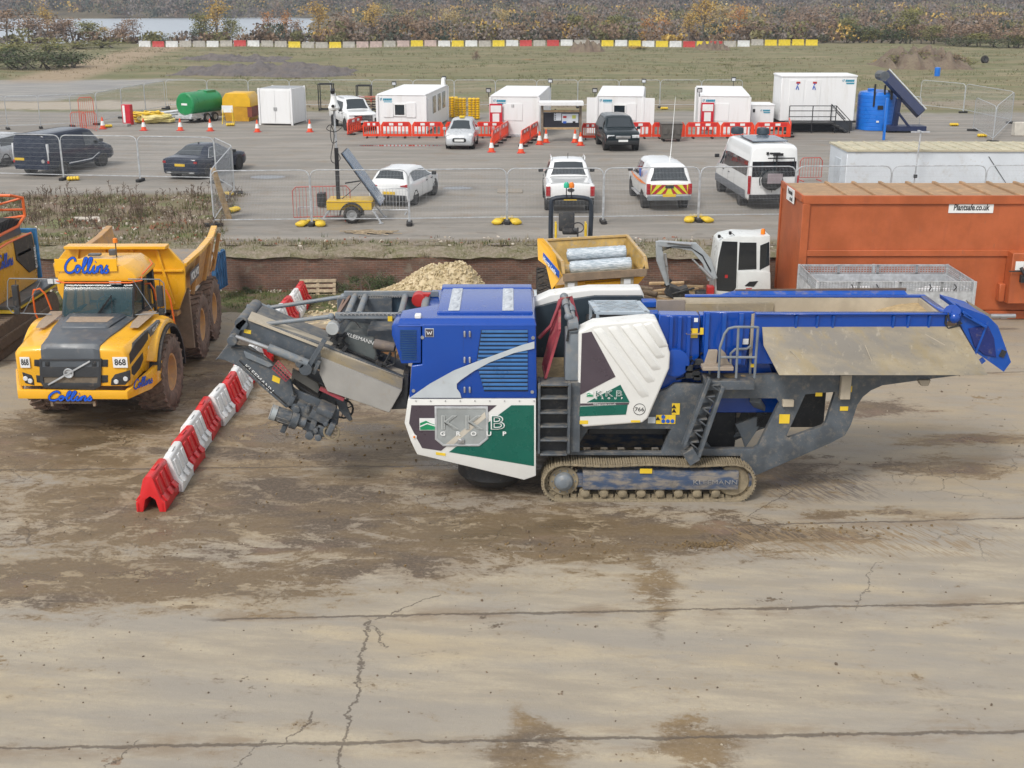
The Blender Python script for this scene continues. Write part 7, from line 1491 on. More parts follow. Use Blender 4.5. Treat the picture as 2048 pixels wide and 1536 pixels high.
# dark saloon
rz = R(-16); g = G(398, 352, ZU); c = Car('saloon_car', 'dark blue saloon car seen from its rear corner behind the left fence', 'car', ahead(362, 360, rz, 2.46), rz, 4.93, 1.88,
    [(0, .4, .80, .84, .90, .84), (.012, .26, .92, .98, .96, .84), (.10, .22, .95, 1.02, 1, .84), (.15, .2, .93, 1.04, 1, .80), (.30, .2, .92, 1.40, 1, .64), (.36, .2, .92, 1.45, 1, .62), (.50, .2, .92, 1.45, 1, .62), (.56, .2, .92, 1.40, 1, .63), (.72, .2, .94, .98, 1, .82), (.93, .22, .80, .84, .96, .8), (1, .3, .6, .66, .84, .72)], M_CARD)
c.screen('rear_window', .155, .295, .90); c.screen('windscreen', .71, .565, .92); c.side_window(.22, .68, .55, .32, .08, .88); c.wheels(.34, .20, .80, .24); c.mirrors(.66, 1.0)
w = MB(); w.bx(-.78, .78, -2.462, -2.44, .80, .825); w.build('light_bar', M_LAMPC, c.body); c.box('tail_lamp', .80, -2.41, .81, (.16, .14, .1), M_LAMPR); c.plate(True, .68, M_PLY, -2.475); c.box('bumper', 0, -2.44, .34, (1.5, .08, .14), M_TRIM, False, .02); c.box('reflector', .55, -2.44, .48, (.32, .04, .06), M_LAMPR); c.box('exhaust_tip', .58, -2.46, .33, (.26, .06, .06), M_CHROME)
for sg in (-1, 1): w = MB(); w.tube([c.sidep(.20, .02, sg, .02), c.sidep(.45, .02, sg, .02), c.sidep(.69, .02, sg, .02)], .012, 5); w.tube([c.sidep(.20, .02, sg, .02), c.sidep(.33, .93, sg, .02), c.sidep(.5, .95, sg, .02)], .012, 5); w.build('chrome_strip', M_CHROME, c.body)
w = MB(); w.prism([(c.y(.40), 1.46), (c.y(.365), 1.46), (c.y(.365), 1.53)], -.02, .02, 'x'); w.build('aerial_fin', M_INK, c.body)
# silver car at the edge
rz = R(-16); c = Car('silver_car', 'silver car mostly cut off by the left edge beside the dark van', 'car', ahead(-40, 336, rz, 2.2), rz, 4.4, 1.82,
    [(0, .34, .8, .82, .9, .86), (.02, .22, .95, 1.1, .99, .80), (.12, .2, .97, 1.48, 1, .70), (.45, .2, .95, 1.55, 1, .70), (.6, .2, .95, 1.46, 1, .70), (.76, .2, .96, 1.02, 1, .80), (.95, .2, .84, .88, .97, .80), (1, .3, .6, .62, .82, .7)], M_CARS)
c.side_window(.14, .72, .58, .17); c.screen('windscreen', .745, .61); c.wheels(.33, .2, .8); c.mirrors(.68, 1.05); c.box('tail_lamp', .8, -2.15, .95, (.16, .1, .2), M_LAMPR)
# white double cab facing us
rz = R(180 + 22); g = G(667, 263, ZU); c = Car('pickup_truck', 'white hardtop pickup facing the camera beside the white store container', 'pickup', (g.x + .95, g.y + 2.4, ZU), rz, 5.1, 1.95,
    [(0, .5, 1.06, 1.10, .97, .92), (.015, .5, 1.10, 1.16, 1, .93), (.05, .48, 1.12, 1.7, 1, .80), (.10, .48, 1.12, 1.86, 1, .76), (.34, .48, 1.12, 1.88, 1, .74), (.60, .4, 1.10, 1.86, 1, .72), (.73, .4, 1.14, 1.22, 1, .82), (.94, .42, 1.08, 1.14, .98, .85), (.985, .44, 1.0, 1.06, .95, .85), (1, .5, .94, 1.0, .9, .82)], M_CARW)
c.screen('windscreen', .722, .61, .92); c.side_window(.30, .70, .60, .33, .1, .85); c.wheels(.39, .20, .80, .26); c.mirrors(.69, 1.2)
w = MB(); w.bx(-.58, .58, 2.545, 2.565, .62, 1.0); gl = w.build('grille', M_TRIM, c.body, bevel=.02)
for k in range(4): w = MB(); w.bx(-.55, .55, 2.56, 2.585, .68 + k * .09, .70 + k * .09); w.build('grille_bar', M_CHROME, gl)
c.box('headlamp', .74, 2.50, .98, (.34, .12, .14), M_LAMPC); c.box('fog_lamp', .80, 2.53, .66, (.2, .06, .32), M_TRIM); c.box('bumper', 0, 2.55, .5, (1.7, .08, .2), M_TRIM, False, .02); c.plate(False, .60, M_TXTW, 2.60)
for sg in (-1, 1): w = MB(); w.tube([(sg * .68, c.y(.3), 1.9), (sg * .68, c.y(.58), 1.92)], .025, 6); w.build('roof_bar', M_ALLOY, c.body)
# small silver hatch facing us
rz = R(180 - 3); c = Car('hatchback', 'small silver hatchback facing the camera in front of the red barriers', 'car', ahead(922, 300, 0, 1.8), rz, 3.6, 1.6,
    [(0, .34, .8, .82, .9, .86), (.02, .22, .95, 1.1, .99, .80), (.10, .2, .97, 1.50, 1, .72), (.45, .2, .95, 1.55, 1, .72), (.58, .2, .95, 1.46, 1, .72), (.78, .2, .97, 1.02, 1, .80), (.94, .2, .86, .90, .96, .80), (.985, .22, .68, .72, .90, .76), (1, .3, .56, .58, .84, .7)], M_CARS)
c.screen('windscreen', .765, .59, .93); c.side_window(.14, .72, .57, .17); c.wheels(.29, .18, .80, .18); c.mirrors(.70, 1.05, M_CARS)
w = MB(); w.prism(rrect(-.38, .38, .42, .64, .09), 1.755, 1.815, 'y'); gl = w.build('grille', M_TRIM, c.body); c.plate(False, .52, M_TXTW, 1.825)
for sg in (-1, 1): w = MB(); w.ball((sg * .62, 1.62, .76), .16, 12, 8, (1, .7, .8)); w.build('headlamp', M_LAMPC, c.body)
c.box('fog_lamp', .58, 1.74, .36, (.2, .06, .08), M_TRIM)
w = MB(); w.box((.0, -.1, 1.62), (.3, .2, .1)); w.build('roof_sign', M_YELLOW, c.body, bevel=.02)
# dark off-roader facing us
rz = R(180 + 4); c = Car('off_roader', 'dark green off-roader facing the camera in front of the third cabin', 'car', ahead(1240, 304, 0, 2.25), rz, 4.5, 1.91,
    [(0, .4, 1.0, 1.05, .95, .9), (.02, .32, 1.08, 1.2, 1, .86), (.07, .3, 1.08, 1.66, 1, .78), (.12, .3, 1.08, 1.76, 1, .77), (.55, .3, 1.08, 1.76, 1, .77), (.61, .3, 1.08, 1.68, 1, .77), (.74, .3, 1.1, 1.16, 1, .86), (.93, .32, 1.02, 1.07, .98, .88), (.985, .36, .9, .96, .95, .86), (1, .42, .8, .86, .9, .84)], M_CARG)
c.screen('windscreen', .732, .618, .93); c.side_window(.06, .71, .60, .09, .1, .88); c.wheels(.37, .18, .81, .25); c.mirrors(.69, 1.15, M_CARG)
w = MB(); w.bx(-.40, .40, 2.24, 2.262, .72, .86); gl = w.build('grille', M_CHROME, c.body, bevel=.01)
for k in range(2): w = MB(); w.bx(-.38, .38, 2.25, 2.27, .75 + k * .05, .765 + k * .05); w.build('grille_bar', M_INK, gl)
c.box('headlamp', .68, 2.19, .82, (.40, .12, .17), M_LAMPC); c.box('bumper', 0, 2.22, .50, (1.75, .12, .22), M_TRIM, False, .03); c.plate(False, .60, M_TXTW, 2.29)
# ------------------------------------------------------------------ solar CCTV mast trailer
g = G(705, 446, ZU); MT = thing('mast_trailer', 'yellow mast trailer with camera mast and tilted solar panel behind the fence', 'trailer', (g.x, g.y + .35, ZU), 0)
w = MB(); w.bx(-.95, .75, -.35, .75, .48, .78); w.bx(-.95, .8, -.38, .78, .78, .84); w.build('trailer_box', mat('trailer_yellow', (.72, .46, .015), .4, var=.05, dirt=.15), MT, bevel=.02)
w = MB(); w.loft([[Vector((.0 + r * cos(R(a)), y, .32 + r * sin(R(a)))) for r, y in ((.42, -.55), (.46, -.55), (.46, -.3), (.42, -.3))] for a in range(0, 181, 15)]); w.build('mudguard', M_TRIM, MT)
wheel(MT, (0, -.42, .32), (0, -1, 0), .32, .19, M_TYRE, M_ALLOY, 14, .6); wheel(MT, (0, .8, .32), (0, 1, 0), .32, .19, M_TYRE, M_ALLOY, 14, .6)
for sx, sy in ((-1.05, -.5), (.95, -.5), (-1.05, .9), (.95, .9)): w = MB(); w.bar((sx * .82, sy * .7, .48), (sx * 1.15, sy, .03), .05); w.box((sx * 1.15, sy, .02), (.16, .16, .03)); w.build('stabiliser_leg', M_GALV, MT)
w = MB(); w.bx(-.62, -.48, .0, .14, .84, 2.75); w.build('mast_base', M_INK, MT, bevel=.01)
zt = V(668, 176, g.y).z - ZU
w = MB(); w.cyl((-.55, .07, 2.7), (-.56, .07, 3.4), .045, n=10); w.cyl((-.56, .07, 3.4), (-.57, .07, zt - .7), .038, n=10); mt = w.build('mast_tube', M_GALV, MT)
w = MB(); w.lathe([(.06, 0), (.2, .05), (.22, .12), (.14, .3), (.1, .5), (.09, .62), (0, .62)], (-.57, .07, zt - .85), (0, 0, 1), 16); w.ball((-.57, -.08, zt - .66), .1, 10, 8); cam_ = w.build('camera_head', M_TXTW, mt); w = MB(); w.box((-.58, .0, zt - .14), (.14, .2, .12), rotm(.4, 0, 0)); w.lathe([(0, 0), (.06, 0), (0, .03)], (-.57, -.19, zt - .66), (0, -1, 0), 10); w.build('camera_lens', M_INK, cam_)
w = MB(); w.tube(smooth_path([(-.55, 0, zt - .8), (-.72, -.05, zt - 1.6), (-.66, -.1, zt - 2.0), (-.5, -.05, zt - 1.95)], 5), .014, 5); w.tube(smooth_path([(-.3, -.05, 3.5), (-.55, -.1, 3.35), (-.85, -.1, 3.45), (-.7, -.1, 3.6), (-.6, 0, 3.2), (-.75, -.05, 2.4), (-.62, -.06, 2.2), (-.4, -.06, 2.35), (-.5, 0, 2.6)], 5), .014, 5); w.tube(smooth_path([(-.4, 0, .86), (-.1, -.1, 1.1), (.35, -.1, 1.5)], 4), .014, 5); w.build('cable', M_INK, mt)
w = MB(); w.box((.42, .3, 1.65), (2.35, 1.5, .05), rotm(0, R(55), 0)); w.build('solar_panel', mat('panel_face', (.11, .155, .22), .25, var=.12, spec=.8, scale=5), MT, bevel=.008)
w = MB(); w.box((.385, .3, 1.625), (2.4, 1.54, .04), rotm(0, R(55), 0)); w.bar((-.3, .3, 1.4), (.35, .3, 1.5), .05); w.build('panel_frame', M_INK, MT)
w = MB(); w.bx(-1.35, -1.05, .0, .5, .55, 1.05); w.build('battery_box', M_TRIM, MT, bevel=.02); w = MB(); w.bar((-.95, .2, .5), (-2.1, .2, .5), .06); w.cyl((-2.1, .2, .5), (-2.1, .2, .02), .03); w.build('drawbar', M_GALV, MT)
# ================================================================== THE SITE COMPOUND
t = NT('cabin_white'); n = t.noise(1.2, 6, .7, t.vec(t.x * 2.5, t.y * 2.5, t.z * .3)); c = t.mix(t.ss(n, .48, .75) * .45, (.76, .765, .77), (.58, .56, .52)); M_CAB = t.out(c, .45)
M_TEAL = mat('logo_teal', (.03, .26, .38), .45, var=.05)
def cabin_logo(parent, x, y, z, s=1.0):
    w = MB(); w.tube([(x - .30 * s, y, z - .05 * s), (x - .34 * s, y, z + .05 * s), (x - .22 * s, y, z + .1 * s), (x - .26 * s, y, z - .02 * s)], .018 * s, 5); w.prism([(x - .12 * s, z - .1 * s), (x + .42 * s, z - .1 * s), (x + .38 * s, z - .19 * s), (x - .08 * s, z - .19 * s)], y - .004, y + .004, 'y'); lg = w.build('logo', M_TEAL, parent)
    for k in range(5): w = MB(); w.prism([(x - .16 * s + k * .11 * s, z - .05 * s), (x - .06 * s + k * .11 * s, z - .05 * s), (x - .04 * s + k * .11 * s, z + .08 * s), (x - .14 * s + k * .11 * s, z + .08 * s)], y - .004, y + .004, 'y'); w.build('logo_bar', M_TEAL, lg)
def cabin(label, px, py, W, D, H, rz, win=None, lights=(), blank=None, logo=True):
    g = G(px, py, ZU); t = thing('site_cabin', label, 'cabin', g, rz, 'white site cabins')
    w = MB(); w.bx(0, W, 0, D, .08, H - .1); b = w.build('body', M_CAB, t, bevel=.02)
    w = MB(); w.bx(-.03, W + .03, -.03, D + .03, H - .1, H); w.build('roof', M_CAB, t, bevel=.03)
    for x in (-.02, W + .02):
        for y in (-.02, D + .02): w = MB(); w.bx(x - .07, x + .07, y - .07, y + .07, 0, H - .1); w.build('corner_post', M_CAB, b, bevel=.01)
    w = MB(); w.bx(.06, W - .06, -.03, .02, .0, .16); w.build('sill', M_GALV, b, bevel=.01)
    if win:
        x0, x1, z0, z1 = win
        w = MB(); w.prism([(x0, z0), (x1, z0), (x1, z1), (x0, z1)], -.06, .0, 'y', [[(x0 + .08, z0 + .08), (x1 - .08, z0 + .08), (x1 - .08, z1 - .08), (x0 + .08, z1 - .08)]]); f = w.build('window', M_TXTW, b, bevel=.006)
        w = MB(); w.bx(x0 + .07, x1 - .07, -.02, .01, z0 + .07, z1 - .07); w.build('pane', M_GLASS, f)
        for a, c_ in ((x0 - .62, x0 - .03), (x1 + .03, x1 + .62)): w = MB(); w.bx(a, c_, -.05, -.002, z0 - .06, z1 + .06); w.build('shutter', M_CAB, b, bevel=.008)
    if blank: x0, x1, z0, z1 = blank; w = MB(); w.bx(x0, x1, -.03, .0, z0, z1); w.build('shutter', M_CAB, b, bevel=.01)
    if logo: cabin_logo(b, .5, -.01, H - .34)
    for x, y, h in lights:
        w = MB(); w.bar((x, y, H - .1), (x, y, H + h), .04); lt = w.build('light_pole', M_TRIM, t); w = MB(); w.box((x, y - .06, H + h), (.30, .1, .26), rotm(.3, 0, 0)); fl = w.build('floodlight', M_TRIM, lt, bevel=.01); w = MB(); w.box((x, y - .125, H + h - .02), (.22, .02, .17), rotm(.3, 0, 0)); w.build('lamp_glass', M_LAMPC, fl)
    return t, b
rzc = R(-6.5)
def roof_h(px, py_top, py): g = G(px, py, ZU); return V(px, py_top, g.y).z - ZU
H1 = roof_h(800, 190, 270)
c1, b1 = cabin('long white site cabin with one window and side door, leftmost of the cabins', 757, 267, 2.95, 8.3, H1, rzc, (1.0, 1.75, 1.05, 1.82), ((-.1, 5.6, .25), (2.8, 8.0, .45)))
for y0, nm in ((.8, 'door'), (2.6, 'side_window'), (4.5, 'side_window'), (6.2, 'side_window')): w = MB(); w.bx(2.95, 2.985, y0, y0 + (.9 if nm == 'door' else 1.0), .1 if nm == 'door' else 1.0, 2.05); w.build(nm, M_CAB if nm == 'door' else mat('shut_glass', (.25, .28, .3), .3), b1, bevel=.008)
w = MB(); w.lathe([(.14, 0), (.16, .1), (.12, .45), (0, .5)], (2.75, 7.9, H1), (0, 0, 1), 12); w.build('roof_camera', M_TXTW, c1)
c2, b2 = cabin('white site cabin with a closed shutter panel, left of the notice shelter', 982, 273, 2.85, 8.0, H1 + .05, rzc, None, ((-.12, -.05, .3), (2.9, 7.9, .35)), (.75, 1.9, .95, 1.95))
for x in (1.28, 1.38): w = MB(); w.bx(x - .015, x + .015, -.045, -.028, 1.72, 1.9); w.build('shutter_slot', M_INK, b2)
c3, b3 = cabin('white site cabin with its two end doors swung wide open, behind the off-roader', 1193, 270, 2.75, 7.8, H1, rzc, (.95, 1.75, .95, 1.85), ((-.15, .05, .28), (2.7, 7.7, .35)))
for x0, x1 in ((-.62, -.06), (2.81, 3.45)): w = MB(); w.bx(x0, x1, -.06, -.0, .12, H1 - .15); w.build('open_door', M_CAB, b3, bevel=.01)
c4, b4 = cabin('white site cabin with blank front behind a red fire point', 1397, 270, 2.95, 7.8, H1, rzc, None, ((-.05, -.05, .30), (2.4, 7.7, .45)), (.75, 1.75, .85, 1.9))
# small generator cabin, toilet block, store
g = G(1500, 262, ZU); t = thing('generator_box', 'small white generator box between the cabin and the tall toilet block', 'generator', g, R(-2)); w = MB(); w.bx(0, 1.42, 0, 2.0, .1, 1.55); b = w.build('body', M_CAB, t, bevel=.02); w = MB(); w.bx(-.03, 1.45, -.03, 2.03, 1.551, 1.62); w.build('lid', M_CAB, t, bevel=.015); cabin_logo(b, .85, -.01, 1.25, .8); w = MB(); w.bx(.1, .24, -.02, 0, 1.15, 1.35); w.build('control_panel', M_TRIM, b); w = MB(); w.bx(-.0, 1.42, .02, 1.98, 0, .1); w.build('skid', M_TRIM, t)
gx = G(1557, 262, ZU); Yt = gx.y; Wt = V(1709, 220, Yt).x - gx.x; Ht = V(1630, 150, Yt).z - ZU
t = thing('toilet_block', 'tall white toilet block on a dark base with steps and railed landing', 'toilet block', gx, 0)
w = MB(); w.bx(0, Wt, 0, 2.4, .62, Ht); b = w.build('body', M_CAB, t, bevel=.03); w = MB(); w.bx(-.04, Wt + .04, -.04, 2.44, Ht - .12, Ht - .02); w.build('roof_rim', M_CAB, b, bevel=.02); w = MB(); w.bx(.05, Wt - .05, .05, 2.35, 0, .62); w.build('base', mat('base_navy', (.03, .035, .045), .6, dirt=.2), t)
for k, x in enumerate((.95, 1.98)):
    w = MB(); w.bx(x - .45, x + .45, -.035, 0, .65, Ht - .3); d = w.build('door', M_CAB, b, bevel=.008)
    w = MB(); w.bx(x - .05, x + .2, -.045, -.03, Ht - .52, Ht - .4); w.build('door_sign', M_RED, d); w = MB(); w.box((x, -.045, Ht - .75), (.06, .02, .26), rotm(0, .3, 0)); w.lathe([(0, 0), (.05, 0), (.05, .02), (0, .02)], (x + .06, -.05, Ht - .55), (0, 1, 0), 10); w.box((x + .1, -.045, Ht - .8), (.05, .02, .2), rotm(0, -.3, 0)); w.build('door_pictogram', mat('sign_blue', (.01, .09, .45), .5), d)
cabin_logo(b, Wt - .55, -.01, Ht - .36, 1.0)
w = MB(); w.bx(.3, 3.2, -1.3, -.05, .55, .62); ld = w.build('landing', M_TRIM, t, bevel=.01)
w = MB()
for x in (.32, 1.75, 3.18): w.bar((x, -1.28, 0), (x, -1.28, 1.65), .05)
for z in (.62, 1.0, 1.35, 1.65): w.bar((.32, -1.28, z), (3.18, -1.28, z), .045)
w.bar((3.18, -1.28, 1.65), (4.1, -1.28, .75), .045); w.bar((3.18, -1.28, 1.3), (4.1, -1.28, .4), .045); w.bar((4.1, -1.28, 0), (4.1, -1.28, .75), .05); w.bar((3.18, -.1, 1.65), (4.1, -.1, .75), .045); w.bar((3.18, -.1, .6), (3.18, -.1, 1.65), .05); w.build('landing_rail', M_TRIM, ld)
for k in range(3): w = MB(); w.bx(3.2 + k * .28, 3.5 + k * .28, -1.25, -.1, .38 - k * .16, .44 - k * .16); w.build('step', M_TRIM, ld)
g = G(521, 250, ZU); Hs = V(545, 177, g.y).z - ZU; t = thing('store_container', 'small white store container with double doors, beside the yellow skip', 'container', g, R(-10))
w = MB(); w.bx(0, 2.2, 0, 2.6, .08, Hs); b = w.build('body', M_CAB, t, bevel=.02)
for x0, x1 in ((.1, 1.07), (1.1, 2.1)): w = MB(); w.bx(x0, x1, -.03, 0, .12, Hs - .1); w.build('door', M_CAB, b, bevel=.008)
w = MB()
for x in (0, 2.2):
    for y in (0, 2.6): w.bx(x - .06, x + .06, y - .06, y + .06, 0, Hs + .03)
w.build('corner_post', M_CAB, b, bevel=.01); w = MB(); w.bx(.98, 1.2, -.07, -.02, .95, 1.15); w.build('lock_box', M_STEEL, b)
w = MB(); w.bx(.05, 2.15, .05, 2.55, Hs, Hs + .02); w.build('roof', M_STEEL, b)
# long container on the right, with its aerial post
M_ROOFB = mat('beige_roof', (.50, .45, .33), .8, var=.1, dirt=.4, dirt_rgb=(.33, .32, .22), scale=1.4)
Yl = 47.2; zl = V(1695, 303, Yl).z; xl = V(1695, 303, Yl).x; t = thing('long_container', 'long white container with a stained beige roof, behind the fence on the right', 'container', (xl, Yl, ZU), 0)
w = MB(); w.bx(0, 12.2, 0, 2.6, .1, zl - ZU); b = w.build('body', mat('container_white', (.62, .66, .70), .5, var=.05, dirt=.3, dirt_rgb=(.42, .40, .36), scale=.9), t, bevel=.02); w = MB(); w.bx(-.04, 12.2, -.06, 2.66, zl - ZU, zl - ZU + .07); w.build('roof', M_ROOFB, t)
for k in range(24): w = MB(); w.bx(.3 + k * .5, .36 + k * .5, -.05, 2.65, zl - ZU + .07, zl - ZU + .095); w.build('roof_seam', M_ROOFB, t)
w = MB(); w.bx(-.025, 0, .75, 1.7, .15, 2.1); w.build('door', mat('door_grey', (.52, .56, .60), .5), b, bevel=.006); w = MB(); w.tube([(5.4, -.02, 2.3), (6.4, -.03, 1.0), (7.8, -.03, .3)], .012, 4); w.build('cable', M_TRIM, b)
p = V(1822, 400, 46.6); t = thing('aerial_post', 'thin galvanised post with a small cross head in front of the long white container', 'post', (V(1824, 380, 46.6).x, 46.6, ZU), 0); zt = V(1831, 264, 46.6).z - ZU; w = MB(); w.cyl((0, 0, 0), (.12, 0, zt), .03, n=8); w.build('pole', M_GALV, t); w = MB(); w.bar((-.25, 0, zt), (.45, 0, zt), .06); w.bar((.1, -.3, zt + .02), (.1, .3, zt + .02), .05); w.build('cross_head', M_GALV, t); w = MB(); w.box((.06, -.05, zt * .5), (.12, .1, .12)); w.build('junction_box', M_TRIM, t)
# water tank, folded stacking conveyor, bins
g = G(1759, 262, ZU); t = thing('water_tank', 'round blue plastic water tank beside the toilet block', 'tank', (g.x, g.y + 1.1, ZU), 0); ht = V(1759, 186, g.y).z - ZU; rt_ = (V(1798, 220, g.y).x - V(1722, 220, g.y).x) / 2
M_TANK = mat('tank_blue', (.01, .16, .62), .35, var=.05, dirt=.1, scale=1.5)
prof = [(0, 0)]
for k in range(9): prof += [(rt_, .02 + k * ht / 9.6), (rt_, .02 + (k + .8) * ht / 9.6), (rt_ - .02, .02 + (k + .9) * ht / 9.6)]
w = MB(); w.lathe(prof + [(rt_ * .9, ht), (rt_ * .3, ht + .12), (0, ht + .12)], n=28); tk = w.build('tank_body', M_TANK, t); w = MB(); w.lathe([(.25, 0), (.25, .1), (0, .12)], (-.4, 0, ht + .1), n=14); w.build('tank_lid', M_TANK, tk)
w = MB(); w.box((-.1, -rt_ - .0, ht * .62), (.34, .05, .24)); w.build('tank_plate', M_INK, tk); w = MB(); w.box((-.2, -rt_, ht * .25), (.16, .05, .1)); w.build('tank_label', M_TXTW, tk); w = MB(); w.tube([(.5, -rt_ + .5, ht + .1), (.55, -rt_ + .12, ht + .02), (.55, -rt_ + .08, ht - .4)], .09, 6); w.build('tank_strap', M_TRIM, tk)
a, b_ = V(1768, 148, 78), V(1842, 228, 77); t = thing('stacking_conveyor', 'dark blue inclined conveyor rising behind the blue water tank', 'conveyor', (b_.x, 77.5, ZU), 0)
M_NVY = mat('conveyor_navy', (.015, .025, .075), .45, var=.1, dirt=.15); w = WB(); w.bar(a, b_, .55, 1.0, (0, 1, 0)); w.build('conveyor_frame', M_NVY, t, bevel=.03); w = WB(); w.bar(a + Vector((.2, -.3, .32)), b_ + Vector((.2, -.3, .32)), .06, .1, (0, 1, 0)); w.build('edge_rail', M_GALV, t)
w = WB(); w.cyl(a + Vector((-.1, -.6, -.1)), a + Vector((-.1, .6, -.1)), .3, n=14); w.box(a + Vector((-.35, -.3, -.05)), (.4, .4, .2)); w.build('head_drum', M_SLATE, t); m_ = a.lerp(b_, .62); w = WB(); w.bar(m_ + Vector((-.5, 0, 0)), (m_.x - .6, 77.5, ZU), .3); w.bar(m_ + Vector((-.6, -.5, -.8)), (m_.x + .3, 77, ZU + .2), .12); w.bx(m_.x - 1.2, m_.x + 1.2, 76.8, 78, ZU + .12, ZU + .4); w.build('support_leg', M_NVY, t)
w = WB(); w.bx(V(1752, 170, 78).x - .1, V(1752, 170, 78).x, 77.9, 78, 3, V(1752, 168, 78).z); w.bx(V(1772, 170, 78).x - .1, V(1772, 170, 78).x, 77.9, 78, 3, V(1772, 170, 78).z); w.build('stay', M_INK, t)
def bin_(label, px, py, W, H, m, D=1.0, rz=0.0, group=None):
    g = G(px, py, ZU); t = thing('waste_bin', label, 'bin', (g.x, g.y + D / 2, ZU), rz, group)
    w = MB(); w.loft([[Vector((sx * W / 2 * k, sy * D / 2 * k, z)) for sx, sy in ((-1, -1), (1, -1), (1, 1), (-1, 1))] for z, k in ((.15, .86), (.3, .9), (H, 1.0))]); b = w.build('body', m, t, bevel=.03); w = MB(); w.box((0, 0, H + .03), (W * 1.04, D * 1.04, .06)); w.build('lid', m, t, bevel=.02)
    for x in (-.35, .35):
        for y in (-.3, .3): w = MB(); w.cyl((x * W, y * D - .03, .08), (x * W, y * D + .03, .08), .08, n=10); w.build('castor', M_INK, t)
    w = MB()
    for k in range(3): w.bx(-W * .4 + k * W * .3, -W * .2 + k * W * .3, -D / 2 - .02, -D / 2 + .05, H * .45, H * .8)
    w.build('panel_rib', m, b); return t
bin_('green waste bin under the landing of the toilet block, left of the olive one', 1586, 258, 1.2, .95, mat('bin_green', (.03, .20, .05), .5, var=.2, dirt=.25))
bin_('olive green waste bin with pale stains under the landing, beside the green one', 1636, 259, 1.4, .95, mat('bin_olive', (.17, .17, .055), .6, var=.25, dirt=.5, dirt_rgb=(.4, .36, .2)))
bin_('grey four-wheeled waste bin standing before the red barriers, left of the fourth cabin', 1343, 284, 1.25, 1.0, mat('bin_grey', (.105, .095, .085), .6, var=.15, dirt=.2))
g = G(1767, 280, ZU); o = WB(); zt = V(1767, 196, g.y).z; o.bx(g.x - .07, g.x + .07, g.y - .07, g.y + .07, ZU, zt); tag(o.build('blue_post', M_TANK, bevel=.01), 'tall light blue post standing in front of the blue water tank', 'post')
# notice shelter
g0, g1 = G(1084, 284, ZU), G(1160, 284, ZU); t = thing('notice_shelter', 'timber notice shelter with a white canopy and posters, between two cabins', 'shelter', ((g0.x + g1.x) / 2, g0.y, ZU), 0); hw = (g1.x - g0.x) / 2; zt = V(1120, 207, g0.y).z - ZU
M_POST = mat('post_timber', (.20, .16, .12), .8, var=.2, dirt=.2)
for x in (-hw, hw): w = MB(); w.bx(x - .07, x + .07, -.07, .07, 0, zt); w.build('post', M_POST, t, bevel=.008)
w = MB(); w.bx(-hw - .2, hw + .15, -.5, .7, zt, zt + .12); w.bx(-hw - .2, hw + .15, -.53, -.5, zt - .08, zt + .12); w.build('canopy', M_CAB, t, bevel=.01); w = MB(); w.bx(-hw + .07, hw - .07, .02, .05, .85, zt - .5); bd = w.build('notice_board', mat('board_black', (.014, .014, .022), .5), t); w = MB(); w.bx(-hw + .07, hw - .07, -.03, .06, .72, .83); w.bx(-hw + .07, hw - .07, -.03, .06, zt - .48, zt - .38); w.build('board_rail', mat('new_timber', (.45, .31, .17), .8), bd)
w = MB(); w.bx(-.42, .0, .0, .018, 1.22, zt - .55); w.bx(.04, hw - .12, -.004, .015, 1.1, zt - .58); ps = w.build('poster', mat('poster_white', (.58, .62, .68), .5, var=.05), bd); w = MB()
for k in range(6): w.bx(-.39, -.31, -.008, -.0, 1.28 + k * .11, 1.33 + k * .11)
w.bx(.1, .3, -.012, -.004, zt - .82, zt - .7, 1); w.bx(.1, .3, -.012, -.004, zt - 1.12, zt - 1.0, 2); w.bx(.62, .84, -.012, -.004, zt - .85, zt - .66, 3); w.bx(.66, .82, -.012, -.004, zt - 1.1, zt - 1.0, 0); w.build('poster_block', [M_INK, M_RED, mat('sign_blue', (.01, .09, .45), .5), mat('poster_lime', (.45, .48, .1), .5)], ps)
# fire points
def firepoint(label, px, py):
    g = G(px, py, ZU); t = thing('fire_point', label, 'fire point', g, 0, 'red fire points'); w = MB(); w.bx(-.38, .38, 0, .06, .3, 1.95); b = w.build('board', mat('fire_red', (.52, .012, .03), .45, var=.06), t, bevel=.008); w = MB(); w.bx(-.32, .32, -.015, -.0, 1.45, 1.85); w.bx(-.2, .2, -.015, 0, .85, 1.38); w.build('notice', M_TXTW, b); w = MB(); w.bx(-.3, -.08, -.2, -.02, .35, .7); w.bx(.08, .3, -.2, -.02, .35, .7); w.build('extinguisher_box', M_TXTW, b, bevel=.02); w = MB(); w.bx(-.36, -.30, .0, .06, 0, .3); w.bx(.30, .36, 0, .06, 0, .3); w.build('leg', M_RED, t)
firepoint('red fire point board at the left corner of the second cabin', 992, 274); firepoint('red fire point board in front of the fourth cabin', 1413, 271)
g = G(254, 250, ZU); t = thing('fire_point', 'red fire point cabinet standing alone on the left by the yellow hoses', 'fire point', g, R(-12), 'red fire points'); w = MB(); w.bx(-.3, .3, 0, .4, 0, 1.3); b = w.build('body', mat('fire_red', (.52, .012, .03), .45), t, bevel=.02); w = MB(); w.bx(-.22, -.06, -.012, 0, .15, 1.25); w.build('stripe', M_TXTW, b); w = MB(); w.box((-.15, -.8, .08), (1.5, .5, .15)); w.build('plinth', mat('plinth_grey', (.3, .29, .27), .8), t)
